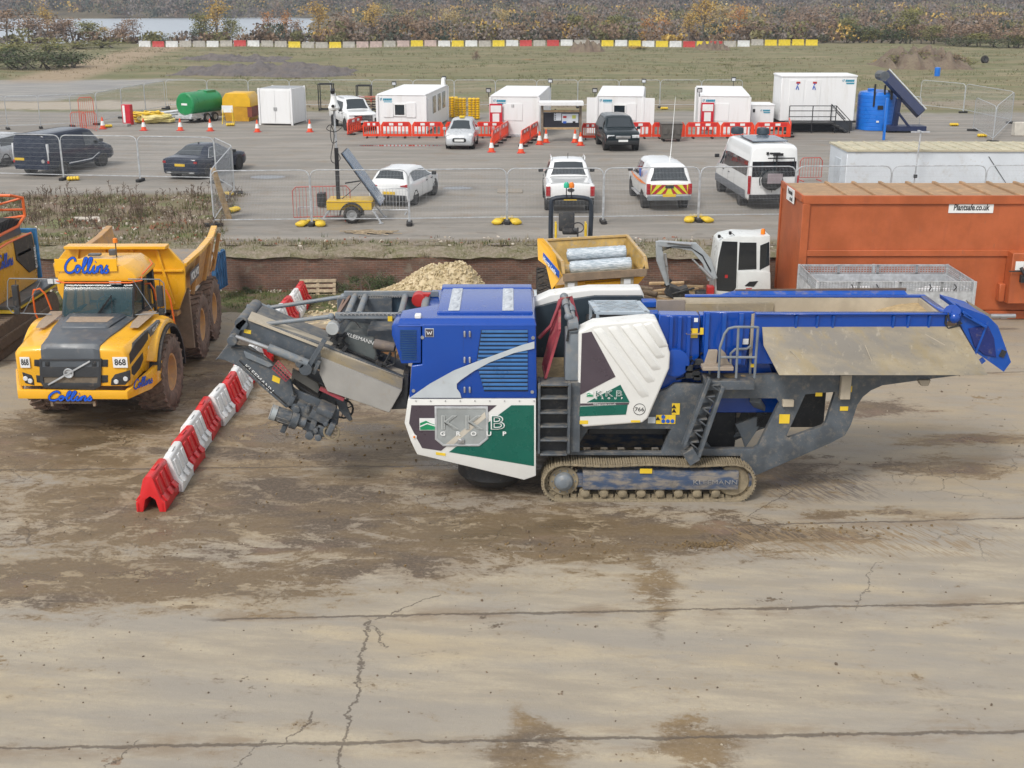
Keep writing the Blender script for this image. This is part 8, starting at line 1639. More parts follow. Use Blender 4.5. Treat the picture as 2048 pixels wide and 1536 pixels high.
# ------------------------------------------------------------------ mesh fence panels, blocks, ballast
def fence_panel():
    t = thing('mesh_fence', 'x', 'fence', (0, 0, 0), 0); w = MB(); L_, H_ = 3.46, 2.0
    p = [(-L_ / 2, 0, 0.02), (-L_ / 2, 0, H_ - .25)] + [(-L_ / 2 + .25 - .25 * cos(R(a)), 0, H_ - .25 + .25 * sin(R(a))) for a in (30, 60, 90)]
    w.tube(p + [(-x, y, z) for x, y, z in reversed(p)], .021, 6); w.bar((-L_ / 2, 0, .2), (L_ / 2, 0, .2), .034); w.build('frame', M_GALV, t)
    w = MB()
    for k in range(1, 68): x = -L_ / 2 + k * L_ / 68; w.loft([[Vector((x - .0018, -.0018, z)), Vector((x + .0018, -.0018, z)), Vector((x, .002, z))] for z in (.2, H_)], caps=False)
    for k in range(1, 9): z = .2 + k * 1.8 / 9; w.loft([[Vector((x, -.0018, z - .0018)), Vector((x, -.0018, z + .0018)), Vector((x, .002, z))] for x in (-L_ / 2, L_ / 2)], caps=False)
    w.build('wire_mesh', mat('wire_zinc', (.45, .47, .49), .5, metal=.3, var=.1), t); return t
FP = None
def block_mesh(): return MB().prism(rrect(-.34, .34, -.11, .11, .08), 0, .13, 'z').build('rubber_foot_block', M_BLACK, bevel=.02)
def ballast_mesh():
    w = MB()
    for k in range(4): w.ball((-.2 + k * .13, 0, .1), .135, 10, 6, (.7, 1.5, .75))
    return w.build('ballast_bag', mat('ballast_yellow', (.70, .48, .03), .5, var=.12, dirt=.3, dirt_rgb=(.3, .23, .08), scale=5), bevel=0)
FB = BB = None
def clone(proto, name, label, cat, group, loc, rz):
    o = proto.copy(); COL.objects.link(o); tag(o, label, cat, group); o.location = loc; o.rotation_euler = (0, 0, rz); return o
def run(pts, where, group, ballast=(), n0=0):
    """panels between consecutive points; blocks at the joints"""
    global FP, FB, BB
    for i, (a, b) in enumerate(zip(pts, pts[1:])):
        a, b = Vector(a), Vector(b); m = (a + b) / 2; rz = math.atan2(b.y - a.y, b.x - a.x); lab = f'{ordinal(i)} mesh fence panel from the left {where}'
        if FP is None: FP = fence_panel(); o = FP
        else: o = dup(FP)
        o['label'] = lab; o['group'] = group; o.location = (m.x, m.y, m.z + .05); o.rotation_euler = (0, 0, rz)
        o.scale = ((b - a).length / 3.5, 1, 1)
    for i, p in enumerate(pts):
        q = pts[min(i + 1, len(pts) - 1)]; q0 = pts[max(i - 1, 0)]; rz = math.atan2(q[1] - q0[1], q[0] - q0[0]) + R(90)
        if FB is None: FB = block_mesh(); o = FB; o.location = p; o.rotation_euler = (0, 0, rz); tag(o, f'{ordinal(i)} black fence foot from the left {where}', 'fence foot', 'fence feet')
        else: clone(FB, '', f'{ordinal(i)} black fence foot from the left {where}', 'fence foot', 'fence feet', p, rz)
    for i, (x, y, rz) in enumerate(ballast):
        if BB is None: BB = ballast_mesh(); o = BB; o.location = (x, y, ZU); o.rotation_euler = (0, 0, rz); tag(o, f'{ordinal(i)} yellow ballast bag from the left {where}', 'ballast', 'yellow ballast bags')
        else: clone(BB, '', f'{ordinal(i)} yellow ballast bag from the left {where}', 'ballast', 'yellow ballast bags', (x, y, ZU), rz)
Gu = lambda px, py: G(px, py, ZU)
fr = [Gu(x, y) for x, y in ((428, 453), (624, 451), (819, 450), (1014, 447), (1206, 446), (1396, 443), (1586, 441), (1775, 440), (1962, 439), (2150, 437))]
bal = []
for i in (1, 3, 5): bal += [(fr[i].x - .35, fr[i].y - .1, R(80)), (fr[i].x + .33, fr[i].y - .1, R(100)), (fr[i].x + .0, fr[i].y + .5, R(5))]
run(fr, 'in the front fence above the brick wall', 'fence panels above the brick wall', bal)
lf2 = [Gu(x, y) for x, y in ((-26, 356), (128, 360), (281, 363), (434, 366))]
run(lf2, 'in the left fence behind the weeds', 'fence panels behind the weeds', [(Gu(147, 361).x, Gu(147, 361).y, R(20))])
run([Gu(434, 366), Gu(470, 388), Gu(428, 453)], 'in the corner return right of the weeds', 'fence panels at the corner return', [(Gu(455, 392).x, Gu(455, 392).y, R(20)), (Gu(468, 424).x, Gu(468, 424).y, R(70))])
bk = [Gu(x, y) for x, y in ((-60, 264), (16, 259), (82, 257), (145, 254), (196, 250), (246, 237), (292, 226), (332, 219))]
run(bk, 'in the far left compound fence', 'fence panels of the far left compound')
bk = [Gu(x, 216) for x in range(335, 1560, 82)]
run(bk, 'in the back fence behind the cabins', 'fence panels behind the cabins', [(Gu(1327, 218).x, Gu(1327, 218).y - .5, 0)])
en = [Gu(x, y) for x, y in ((1712, 245), (1738, 258), (1838, 260), (1850, 243), (1945, 262), (1985, 285), (2022, 247), (1926, 226), (1838, 216))]
run(en[:3] , 'round the water tank', 'fence panels round the water tank', [(Gu(1843, 260).x, Gu(1843, 260).y, 0)])
run(en[4:9], 'in the enclosure right of the tank', 'fence panels of the right enclosure', [(Gu(1908, 252).x, Gu(1908, 252).y, 0), (Gu(1964, 274).x, Gu(1964, 274).y, 0)])
# crowd barriers
def crowd(label, a, b, m, H=1.05):
    a, b = Vector(a), Vector(b); mid = (a + b) / 2; t = thing('crowd_barrier', label, 'barrier', mid, math.atan2(b.y - a.y, b.x - a.x)); h = (b - a).length / 2; w = MB()
    w.tube([(-h, 0, .16), (-h, 0, H - .15), (-h + .12, 0, H), (h - .12, 0, H), (h, 0, H - .15), (h, 0, .16)], .022, 6, True); w.build('frame', m, t); w = MB(); n = int(2 * h / .12)
    for k in range(1, n): w.bar((-h + 2 * h * k / n, 0, .16), (-h + 2 * h * k / n, 0, H), .014)
    w.build('bars', m, t); w = MB(); w.bar((-h * .8, -.3, .02), (-h * .8, .3, .02), .04); w.bar((h * .8, -.3, .02), (h * .8, .3, .02), .04); w.build('foot', m, t); return t
M_RBAR = mat('barrier_rail_red', (.48, .07, .05), .5, var=.15, dirt=.3)
crowd('red crowd control barrier behind the mast trailer', Gu(588, 443), Gu(702, 440), M_RBAR, 1.3); crowd('galvanised crowd control barrier right of the mast trailer', Gu(742, 428), Gu(819, 428), M_GALV, 1.0); crowd('red crowd control barrier between the camper van and the long container', Gu(1598, 362), Gu(1642, 361), M_RBAR)
for k, (x, d) in enumerate(((150, 0), (172, 0), (162, .6))): t_ = crowd(['red gate panel standing at the left end of the red gate stack', 'red gate panel standing at the right end of the red gate stack', 'tall red gate panel standing upright between two lower ones'][k], Gu(x, 262) + Vector((-.2, d, 0)), Gu(x + 20, 261) + Vector((.1, d, 0)), mat('gate_red', (.60, .06, .02), .45, var=.1), 1.15 if k < 2 else 2.0)
crowd('faded red gate panels leaning between green bowser and yellow skip', Gu(413, 236), Gu(452, 236), mat('faded_red', (.30, .06, .05), .6, dirt=.4), 1.25)
# ------------------------------------------------------------------ red plastic pedestrian barriers
M_CH8 = mat('pedestrian_red', (.72, .05, .012), .4, var=.06, dirt=.08, scale=2); M_CH8D = mat('pedestrian_band', (.55, .02, .02), .4, var=.05)
def ped():
    t = thing('pedestrian_barrier', 'x', 'barrier'); w = MB(); L_ = 1.0
    out = [(-L_, .1), (L_, .1), (L_, .75), (L_ - .14, .95), (-L_ + .14, .95), (-L_, .75)]
    hol = [[(-.85 + k * .243, .24), (-.68 + k * .243, .24), (-.68 + k * .243, .68), (-.85 + k * .243, .68)] for k in range(7)]
    w.prism(out, -.025, .025, 'y', hol); b = w.build('panel', M_CH8, t); w = MB(); w.bx(-.8, .8, -.032, .032, .72, .90); bd = w.build('band', M_CH8D, b); w = MB()
    for x in (-.32, .28): w.bx(x - .14, x + .14, -.037, .037, .74, .88)
    w.build('reflector', M_TXTW, bd)
    for x in (-.55, .55): w = MB(); w.box((x, 0, .05), (.12, .55, .1)); w.build('foot', M_BLACK, t, bevel=.02)
    return t
PB = None
def peds(pts, where):
    global PB
    for i, (a, b) in enumerate(zip(pts, pts[1:])):
        a, b = Vector(a), Vector(b); m = (a + b) / 2
        if PB is None: PB = ped(); o = PB
        else: o = dup(PB)
        o['label'] = f'{ordinal(i)} red plastic pedestrian barrier from the left {where}'; o['group'] = 'red pedestrian barriers'; o.location = m; o.rotation_euler = (0, 0, math.atan2(b.y - a.y, b.x - a.x)); o.scale = ((b - a).length / 2.03, 1, 1)
peds([Gu(x, y) for x, y in ((695, 272), (728, 262))], 'folded by the white pickup'); peds([Gu(x, 276) for x in (726, 762, 824, 888)], 'before the long window cabin'); peds([Gu(x, 276) for x in (890, 952, 1010)], 'behind the small silver hatchback')
peds([Gu(984, 296), Gu(1000, 284), Gu(1017, 273)], 'along the left side of the entrance lane'); peds([Gu(1042, 296), Gu(1060, 284), Gu(1077, 273)], 'along the right side of the entrance lane')
peds([Gu(x, 279) for x in (1163, 1198)], 'right of the notice shelter'); peds([Gu(x, 277) for x in (1240, 1303, 1370, 1440, 1508, 1580)], 'from the off-roader to the bins'); peds([Gu(1580, 277), Gu(1576, 266)], 'at the right end by the olive bin')
# cones
def cone():
    t = thing('traffic_cone', 'x', 'cone'); w = MB(); w.lathe([(.17, .03), (.035, .75), (0, .75)], n=14, close=False); b = w.build('cone_body', mat('cone_orange', (.75, .085, .02), .45, var=.06, dirt=.15), t); w = MB(); w.lathe([(.132, .24), (.078, .50), (.076, .50), (.13, .24)], n=14, close=False); w.lathe([(.138, .235), (.082, .505)], n=14, close=False); w.build('sleeve', M_TXTW, b); w = MB(); w.prism(rrect(-.22, .22, -.22, .22, .05), 0, .04, 'z'); w.build('base', M_CH8D, t); return t
CN = cone(); first = True
for px, py, lab in ((206, 258, 'orange traffic cone by the red gate stack'), (288, 261, 'orange traffic cone in front of the yellow hoses'), (361, 261, 'orange traffic cone in front of the green bowser, left of its wheels'), (421, 262, 'orange traffic cone in front of the faded red gate panels'), (515, 264, 'orange traffic cone before the left corner of the store container'), (620, 264, 'orange traffic cone between store container and white pickup'), (983, 304, 'orange traffic cone at the near end of the left lane barriers'), (1042, 306, 'orange traffic cone at the near end of the right lane barriers'), (1079, 289, 'orange traffic cone outside the left post of the notice shelter'), (1092, 285, 'orange traffic cone inside the left post of the notice shelter'), (1150, 285, 'orange traffic cone inside the right post of the notice shelter'), (1161, 291, 'orange traffic cone outside the right post of the notice shelter')):
    o = CN if first else dup(CN); first = False; o.location = Gu(px, py); o['label'] = lab; o['group'] = 'orange traffic cones'
# ------------------------------------------------------------------ left-hand compound: bowser, skip, hoses, sheets
g = Gu(392, 246); t = thing('fuel_bowser', 'green cylindrical fuel bowser on a twin axle trailer', 'bowser', (g.x - .1, g.y + 1.0, ZU), R(-28)); M_BOW = mat('bowser_green', (.01, .22, .07), .35, var=.08, dirt=.1)
w = MB(); w.lathe([(0, -1.5), (.70, -1.5), (.78, -1.42), (.78, 1.42), (.70, 1.5), (0, 1.5)], (0, .3, 1.2), (0, 1, 0), 24); b = w.build('tank', M_BOW, t); w = MB(); w.bx(-.4, .4, .6, 1.5, 1.85, 2.0); w.build('tank_hatch', M_BOW, b); w = MB(); w.bx(-.25, .25, -1.215, -1.2, 1.15, 1.28); w.build('tank_sign', M_TXTW, b); w = MB(); w.bx(-.7, .7, -1.4, 1.9, .3, .44); w.bx(-.6, .6, -1.2, 1.7, .44, .62); w.build('chassis', M_GALV, t)
for y in (.1, .85):
    for sg in (-1, 1): wheel(t, (sg * .72, y, .3), (sg, 0, 0), .3, .2, M_TYRE, M_ALLOY, 12, .6)
g = Gu(478, 243); t = thing('covered_skip', 'yellow covered skip with sloping lids beside the white store container', 'skip', (g.x, g.y + 1.0, ZU), R(-6)); M_SK = mat('skip_yellow', (.70, .40, .012), .4, var=.06, dirt=.15)
w = MB(); w.prism([(-.8, 0), (.8, 0), (.95, .95), (-.95, .95)], -1.0, 1.0, 'y'); w.build('body', mat('skip_ochre', (.52, .27, .01), .5, dirt=.2), t, bevel=.02); w = MB(); w.prism([(-1.0, .951), (1.0, .951), (.95, 1.5), (.7, 1.85), (-.7, 1.85), (-.95, 1.5)], -1.02, 1.02, 'y'); w.build('lid', M_SK, t, bevel=.03); w = MB(); w.bx(.75, 1.05, -1.05, .6, .3, .95); w.build('lifting_lug', mat('rust_red', (.20, .05, .03), .7), t)
for k, (px, py, lab, s) in enumerate(((290, 246, 'yellow hose heap, larger one beside the red fire point', .5), (308, 248, 'pale yellow hose heap, flatter one by the green bowser', .36))):
    w = MB(); rn = random.Random(k + 3)
    for q in range(14): r = rn.uniform(.3, .9) * (1 + s); cx, cy = rn.uniform(-.4, .4), rn.uniform(-.3, .3); w.tube([(cx + r * .8 * cos(a * .7), cy + r * .5 * sin(a * .7), .08 + q * s * .09 + .05 * sin(a * 2)) for a in range(9)], .07, 6, True)
    o = w.build('hose_heap', mat(f'hose_yellow_{k}', (.72, .48, .03) if k == 0 else (.66, .56, .22), .5, var=.15)); o.location = Gu(px, py) + Vector((0, .5, 0)); tag(o, lab, 'hose', 'yellow hose heaps')
w = MB(); rn = random.Random(9)
for q in range(12): y, z = (q % 5) * .17, (q // 5) * .16 + .12; w.cyl((-1.5 + rn.uniform(-.1, .1), y, z), (1.5 + rn.uniform(-.1, .1), y, z + .25), .085, n=10)
o = w.build('pipe_bundle', mat('pipe_white', (.62, .63, .66), .4, var=.1)); o.location = Gu(335, 243) + Vector((0, .6, 0)); o.rotation_euler = (0, 0, R(28)); tag(o, 'bundle of pale plastic pipes lying left of the green bowser', 'pipes')
g = Gu(457, 248); t = thing('a_frame_sign', 'small yellow A-frame sign with a white board beside the skip', 'sign', g, 0); w = MB()
for x in (-.35, .35): w.bar((x, -.25, 0), (x * .8, 0, 1.15), .04); w.bar((x, .3, 0), (x * .8, 0, 1.15), .04)
w.build('frame', M_YELLOW, t); w = MB(); w.bx(-.36, .36, -.06, -.03, .75, 1.2); w.build('board', M_TXTW, t)
o = clone(BB, '', 'yellow ballast bag at the foot of the A-frame sign', 'ballast', 'yellow ballast bags', Gu(461, 252), .3)
o = clone(BB, '', 'yellow ballast bag beside the cone at the red gate stack', 'ballast', 'yellow ballast bags', Gu(216, 255), .6)
# stacks of yellow fence feet, timber and pallets by the cabins
def foot_stack(): 
    w = MB()
    for k in range(9):
        for x in (-.26, 0, .26): w.ball((x, 0, .12 + k * .155), .16, 8, 5, (1, 1.5, .62))
    return w.build('block_stack', mat('block_yellow', (.74, .46, .012), .45, var=.12, dirt=.1, scale=4))
fs_ = foot_stack()
for k, (px, py) in enumerate(((905, 236), (921, 239), (948, 239))):
    o = fs_ if k == 0 else clone(fs_, '', '', 'blocks', None, (0, 0, 0), 0); o.location = Gu(px, py); tag(o, ['stack of yellow rubber blocks nearest the long window cabin', 'stack of yellow rubber blocks, middle one behind the silver hatchback', 'stack of yellow rubber blocks, rightmost behind the silver hatchback'][k], 'blocks', 'stacks of yellow blocks')
t = thing('pallet_stack', 'stack of old pallets and boards between white pickup and long window cabin', 'pallets', Gu(741, 238), R(4)); rn = random.Random(6)
for k in range(9):
    w = MB(); z = .14 + k * .17
    for j in range(6): w.bx(-.7 + rn.uniform(-.05, .05), .9, -.5 + j * .18, -.38 + j * .18, z - .02, z)
    for x in (-.6, .1, .8): w.bx(x - .06, x + .06, -.5, .5, z - .13, z - .02)
    w.build('pallet_layer', [M_WOOD, mat('old_pallet', (.16, .11, .09), .85, var=.2), mat('red_pallet', (.42, .11, .07), .7, dirt=.2)][2 if k > 6 else k % 2], t)
for k, (px, py) in enumerate(((652, 208), (728, 212))):
    t = thing('goal_frame', ['dark steel stillage frame behind the white pickup on its left', 'dark steel stillage frame behind the white pickup on its right'][k], 'frame', Gu(px, py + 14), 0); w = MB()
    for x in (-.5, .5):
        for y in (0, .9): w.bar((x, y, 0), (x, y, 1.9), .07)
    for z in (.1, 1.9): w.bar((-.5, 0, z), (.5, 0, z), .07); w.bar((-.5, .9, z), (.5, .9, z), .07); w.bar((-.5, 0, z), (-.5, .9, z), .07); w.bar((.5, 0, z), (.5, .9, z), .07)
    w.build('frame_tube', M_TRIM, t)
# timber sleeper leaning on the corner fence, manhole plate, bits
w = MB()
for k in range(3): w.bx(-.09, .09, -.3 + k * .2, -.12 + k * .2, 0, 2.0)
o = w.build('timber_sleeper', mat('old_timber', (.36, .25, .13), .85, var=.25, dirt=.3, scale=6), bevel=.01); o.location = Gu(458, 437); o.rotation_euler = (R(6), R(-14), R(20)); tag(o, 'split timber sleeper leaning against the corner fence panels', 'timber')
w = MB(); w.bx(-.55, .55, -.5, .5, 0, .05); o = w.build('access_cover', mat('cover_grey', (.26, .235, .20), .8, dirt=.4), bevel=.01); o.location = Gu(1020, 383); tag(o, 'flat square access cover set in the car park near the white pickup', 'manhole cover')
w = MB(); rn = random.Random(12)
for k in range(60): a = rn.uniform(-.5, .5); x, y = rn.gauss(0, .45), rn.gauss(0, .14); w.bar((x, y, .02 + rn.random() * .08), (x + .5 * cos(a), y + .5 * sin(a), .03 + rn.random() * .05), .03, .02)
o = w.build('wood_splinters', M_WOOD); o.location = Gu(728, 467); tag(o, kind='stuff')
g = G(2028, 272, ZU); w = MB(); w.bx(0, 2.4, 0, .5, 0, .8); o = w.build('concrete_block', mat('block_pale', (.52, .49, .43), .85, var=.1, dirt=.2), bevel=.03); o.location = g; tag(o, 'pale concrete block at the right edge beyond the enclosure', 'block')
# ================================================================== FAR BARRIERS, HEAPS, TREES AND GROWTH
M_FB = {'Y': mat('far_yellow', (.66, .50, .02), .5, var=.1), 'W': mat('far_white', (.60, .61, .60), .5, var=.1, dirt=.2), 'R': mat('far_red', (.45, .04, .035), .5, var=.1), 'g': mat('far_grey', (.38, .36, .32), .6, var=.15, dirt=.3), 'p': mat('far_pink', (.44, .34, .31), .6, var=.15, dirt=.3)}
fbm = {}
cnt = {}
names = {'Y': 'yellow', 'W': 'white', 'R': 'red', 'g': 'grey weathered', 'p': 'faded pinkish'}
for i, ch in enumerate('WRWggWgRWggYggYgppgpYpWYWgYWRgRWggYWYWYWRYRgWgYYYY'):
    px = 290 + i * 27.2; p = G(px, 93.5 if 330 < px < 1500 else 92, ZU)
    if ch not in fbm:
        w = MB(); w.prism([(-.3, 0), (.3, 0), (.14, .35), (.12, .95), (-.12, .95), (-.14, .35)], -.95, .95, 'x')
        for k in (-.6, 0, .6): w.bx(k - .1, k + .1, -.28, .28, .06, .3)
        o = w.build('road_barrier', M_FB[ch], bevel=.03); fbm[ch] = o
    else: o = fbm[ch].copy(); COL.objects.link(o)
    cnt[ch] = cnt.get(ch, 0) + 1
    tag(o, f'{names[ch]} plastic road barrier, {ordinal(cnt[ch] - 1)} {names[ch]} one from the left in the far line', 'barrier', 'plastic barriers in the far line across the field')
    o.location = (p.x, p.y, ground_h(p.x, p.y) - .03); o.rotation_euler = (0, 0, R(RND.uniform(-4, 4)))
def mound(name, px0, px1, py_base, h, m, depth, seed):
    a, b = G(px0, py_base, ZU), G(px1, py_base, ZU); cx, L_ = (a.x + b.x) / 2, abs(b.x - a.x) / 2; cy = a.y + depth * .5
    w = WB(); n = 130
    w.loft([[Vector((cx + L_ * u, cy + depth * .62 * v, ground_h(cx + L_ * u, cy) - .15 + h * max(0, 1 - u ** 4) * max(0, 1 - v * v) ** .8 * (.75 + .7 * noise.noise(Vector((u * 5, v * 2, seed)))) + .3 * noise.noise(Vector((u * L_ * .8, v * 6, seed))) + .2 * noise.noise(Vector((u * L_ * 2.5, v * 14, seed))))) for u in [-1 + 2 * i / n for i in range(n + 1)]] for v in [-1 + i / 9 for i in range(19)]], caps=False, closed_ring=False)
    return tag(w.build(name, m, ang=180), kind='structure')
def soil(name, c1, c2, c3):
    t = NT(name); n = t.noise(.9, 6, .7); n2 = t.noise(4, 5, .75); c = t.mix(t.ss(n, .38, .62), c1, c2); c = t.mix(t.ss(n2, .5, .7) * .7, c, c3); t.bump(n2, .9, .15); return t.out(c, .95)
M_SPOIL = soil('spoil_grey', (.125, .112, .112), (.165, .14, .125), (.075, .07, .068)); M_SPOILB = soil('spoil_brown', (.16, .115, .085), (.20, .16, .11), (.09, .07, .05))
mound('spoil_heap', 340, 575, 121, .7, M_SPOIL, 9, 1); mound('spoil_heap', 325, 705, 153, 1.1, M_SPOIL, 11, 2); mound('spoil_heap', 1138, 1212, 103, 1.7, M_SPOILB, 6, 3); mound('spoil_heap', 1395, 1465, 99, 1.4, M_SPOILB, 5, 4); mound('spoil_heap', 1775, 1950, 138, 2.6, M_SPOILB, 9, 5)
# --- leaf and bark materials
def leaf(name, a, b, c_, sc=.5):
    t = NT(name); n = t.noise(sc, 3, .6); n2 = t.noise(2.5, 2, .6); c = t.mix(t.ss(n, .38, .62), a, b); c = t.mix(t.ss(n2, .5, .68) * .7, c, c_); t.bsdf.inputs['Specular IOR Level'].default_value = .2; return t.out(c, .8)
M_BARK = mat('grey_bark', (.17, .145, .12), .9, var=.25); M_BIRCH = mat('birch_bark', (.50, .47, .43), .8, var=.2)
LV = {'gold': leaf('leaf_gold', (.50, .34, .09), (.40, .25, .07), (.58, .42, .15)), 'rust': leaf('leaf_rust', (.46, .22, .075), (.34, .16, .065), (.54, .29, .10)), 'brown': leaf('leaf_brown', (.29, .20, .135), (.22, .15, .11), (.37, .26, .17)), 'dark': leaf('leaf_dark', (.065, .09, .042), (.095, .11, .052), (.04, .06, .028)), 'olive': leaf('leaf_olive', (.22, .215, .075), (.16, .16, .065), (.31, .28, .10)), 'pale': leaf('leaf_pale', (.48, .38, .19), (.39, .30, .15), (.56, .46, .25))}
def crown_mesh(seed, kind, leaves, size, tall=1.0, bush=False):
    """unit tree 1 m tall: tapered trunk with limbs, crown of leaf-sized faces around the limb ends"""
    rn = random.Random(seed); tw, cw = MB(), MB(); tips = []
    stems = rn.randint(4, 6) if bush else (1 if rn.random() < .5 else 2)
    for s_ in range(stems):
        a = rn.random() * 6.28; lean = (.22 if bush else .05); bx, by = (rn.uniform(-.25, .25), rn.uniform(-.2, .2)) if bush else (rn.uniform(-.03, .03), rn.uniform(-.03, .03)); hh = rn.uniform(.45, .8) if bush else rn.uniform(.8, .95)
        pts = [Vector((bx + lean * cos(a) * k / 4, by + lean * sin(a) * k / 4, hh * k / 4)) for k in range(5)]; tw.tube(pts, [.016 * (1 - k * .2) + .002 for k in range(5)], 5)
        for k in range(9 if not bush else 5):
            u = rn.uniform(.22, 1); p = pts[0].lerp(pts[4], u); b_ = rn.random() * 6.28; r = rn.uniform(.12, .27) * (1.25 - u * .6) * (1.3 if bush else 1); e = p + Vector((r * cos(b_), r * sin(b_), rn.uniform(.05, .2))); tw.tube([p, p.lerp(e, .5) + Vector((0, 0, -.01)), e], [.006, .004, .002], 4); tips += [e, p.lerp(e, .6)]
            for q in range(3): e2 = p.lerp(e, .6) + Vector((rn.uniform(-.12, .12), rn.uniform(-.12, .12), rn.uniform(.02, .14))); tw.tube([p.lerp(e, .5), e2], [.003, .0012], 3); tips.append(e2)
    for k in range(leaves):
        t_ = rn.choice(tips); p = t_ + Vector((rn.gauss(0, .062), rn.gauss(0, .062), rn.gauss(0, .055))); s = size * rn.uniform(.5, 1.3); m = rotm(rn.random() * 6.3, rn.random() * 6.3, rn.random() * 6.3)
        cw.add([p + m @ Vector(q) for q in ((-s, -s * .5, 0), (s * .2, -s * .6, s * .2), (s, .3 * s, 0), (-s * .3, s * .7, -.2 * s))], [(0, 1, 2, 3)])
    return tw, cw
TREES = {}
def tree(kind, px, top, base, wide, label, group, Y=None, birch=False, bush=False):
    p = G(px, base, 1.0) if Y is None else Vector((V(px, base, Y).x, Y, 0)); z = ground_h(p.x, p.y); h = V(px, top, p.y).z - z; W = (V(px + wide / 2, base, p.y).x - V(px - wide / 2, base, p.y).x)
    key = (kind, birch, bush, RND.randint(0, 1))
    if key not in TREES:
        tw, cw = crown_mesh(len(TREES) * 7 + 1, kind, (1500 if kind in ('dark', 'olive') else 820) if not bush else 1100, .019 if not bush else .022, bush=bush); t = thing('tree' if not bush else 'shrub', '', 'tree' if not bush else 'shrub'); tw.build('trunk', M_BIRCH if birch else M_BARK, t, ang=60); cw.build('crown', LV[kind], t, ang=10); TREES[key] = t
    else: t = dup(TREES[key])
    tag(t, label, 'tree' if not bush else 'shrub', group); t.location = (p.x, p.y, z - .05); t.rotation_euler = (0, 0, RND.random() * 6.28); t.scale = (W / .72, W / .72, h / 1.02)
    return t
row = [('brown', 12, 14, 96, 80), ('brown', 60, 12, 92, 90), ('brown', 112, 24, 93, 80), ('gold', 98, 22, 90, 40), ('brown', 150, 34, 93, 80), ('olive', 185, 44, 93, 70), ('gold', 214, 56, 92, 36), ('brown', 236, 40, 92, 60), ('brown', 268, 34, 92, 54), ('dark', 306, 62, 90, 44), ('olive', 345, 64, 88, 40), ('dark', 392, 40, 90, 40), ('olive', 410, 28, 90, 60), ('gold', 436, 11, 90, 64), ('olive', 462, 38, 90, 50), ('gold', 500, 55, 88, 40), ('rust', 545, 26, 90, 46), ('rust', 574, 24, 90, 40), ('brown', 600, 38, 90, 44), ('gold', 640, 12, 90, 62), ('brown', 672, 16, 90, 66), ('brown', 706, 22, 90, 64), ('gold', 745, 18, 90, 60), ('brown', 782, 22, 90, 66), ('brown', 815, 14, 90, 50), ('brown', 845, 34, 90, 56), ('dark', 884, 66, 91, 44), ('pale', 905, 12, 84, 46), ('rust', 920, 54, 90, 26), ('dark', 955, 36, 91, 54), ('brown', 988, 58, 90, 50), ('pale', 1005, 10, 84, 40), ('brown', 1040, 54, 90, 60), ('dark', 1066, 62, 91, 56), ('brown', 1096, 18, 90, 34), ('dark', 1108, 64, 91, 54), ('brown', 1130, 44, 90, 50), ('olive', 1150, 30, 90, 50), ('brown', 1182, 26, 90, 50), ('dark', 1205, 60, 91, 60), ('olive', 1228, 30, 88, 46), ('dark', 1258, 62, 91, 62), ('rust', 1300, 38, 92, 56), ('rust', 1322, 40, 92, 44), ('brown', 1345, 40, 90, 40), ('gold', 1374, 30, 92, 44), ('gold', 1402, 4, 90, 74), ('pale', 1432, 0, 88, 70), ('rust', 1470, 14, 90, 52), ('brown', 1508, 36, 90, 60), ('brown', 1540, 40, 90, 60), ('dark', 1566, 58, 90, 50), ('brown', 1590, 26, 88, 60), ('brown', 1625, 24, 88, 66), ('rust', 1592, 48, 90, 20), ('brown', 1668, 22, 90, 60), ('dark', 1640, 64, 94, 50), ('olive', 1690, 38, 94, 60), ('dark', 1704, 42, 96, 66), ('dark', 1752, 36, 97, 74), ('olive', 1736, 62, 98, 60), ('dark', 1790, 56, 98, 60), ('olive', 1815, 16, 97, 64), ('brown', 1842, 46, 98, 66), ('olive', 1864, 50, 100, 66), ('brown', 1888, 44, 102, 70), ('dark', 1912, 66, 104, 70), ('brown', 1935, 46, 102, 76), ('olive', 1956, 66, 105, 60), ('brown', 1982, 42, 104, 76), ('dark', 2000, 68, 106, 70), ('brown', 2030, 44, 106, 80), ('olive', 2040, 70, 107, 60)]
kd = {'gold': 'golden leafed slender tree', 'rust': 'rust orange thin tree', 'brown': 'bare brownish twiggy tree', 'dark': 'dark evergreen bushy tree', 'olive': 'olive green bushy tree', 'pale': 'tall pale straw coloured tree'}
ct = {}
for k, px, top, base, wd in row:
    ct[k] = ct.get(k, 0) + 1
    tree(k, px, top, base - 4, wd * 1.15, f'{kd[k]}, {ordinal(ct[k] - 1)} of its colour from the left beyond the far barriers', 'trees beyond the far barriers', birch=(k in ('rust', 'pale')), bush=(k == 'dark' or base - top < 34))
for i, (px, top, base, wd) in enumerate(((16, 92, 146, 60), (60, 96, 147, 70), (105, 92, 145, 70), (128, 100, 143, 40), (30, 74, 120, 70), (85, 78, 118, 60), (150, 84, 106, 50), (205, 80, 102, 60))):
    tree('dark' if i < 4 else 'olive', px, top - 4, base, wd * 1.55, f'{"dark green" if i < 4 else "olive"} bramble bush, {ordinal(i % 4)} from the left in the {"front" if i < 4 else "rear"} left thicket', 'bramble thicket on the left', bush=True)
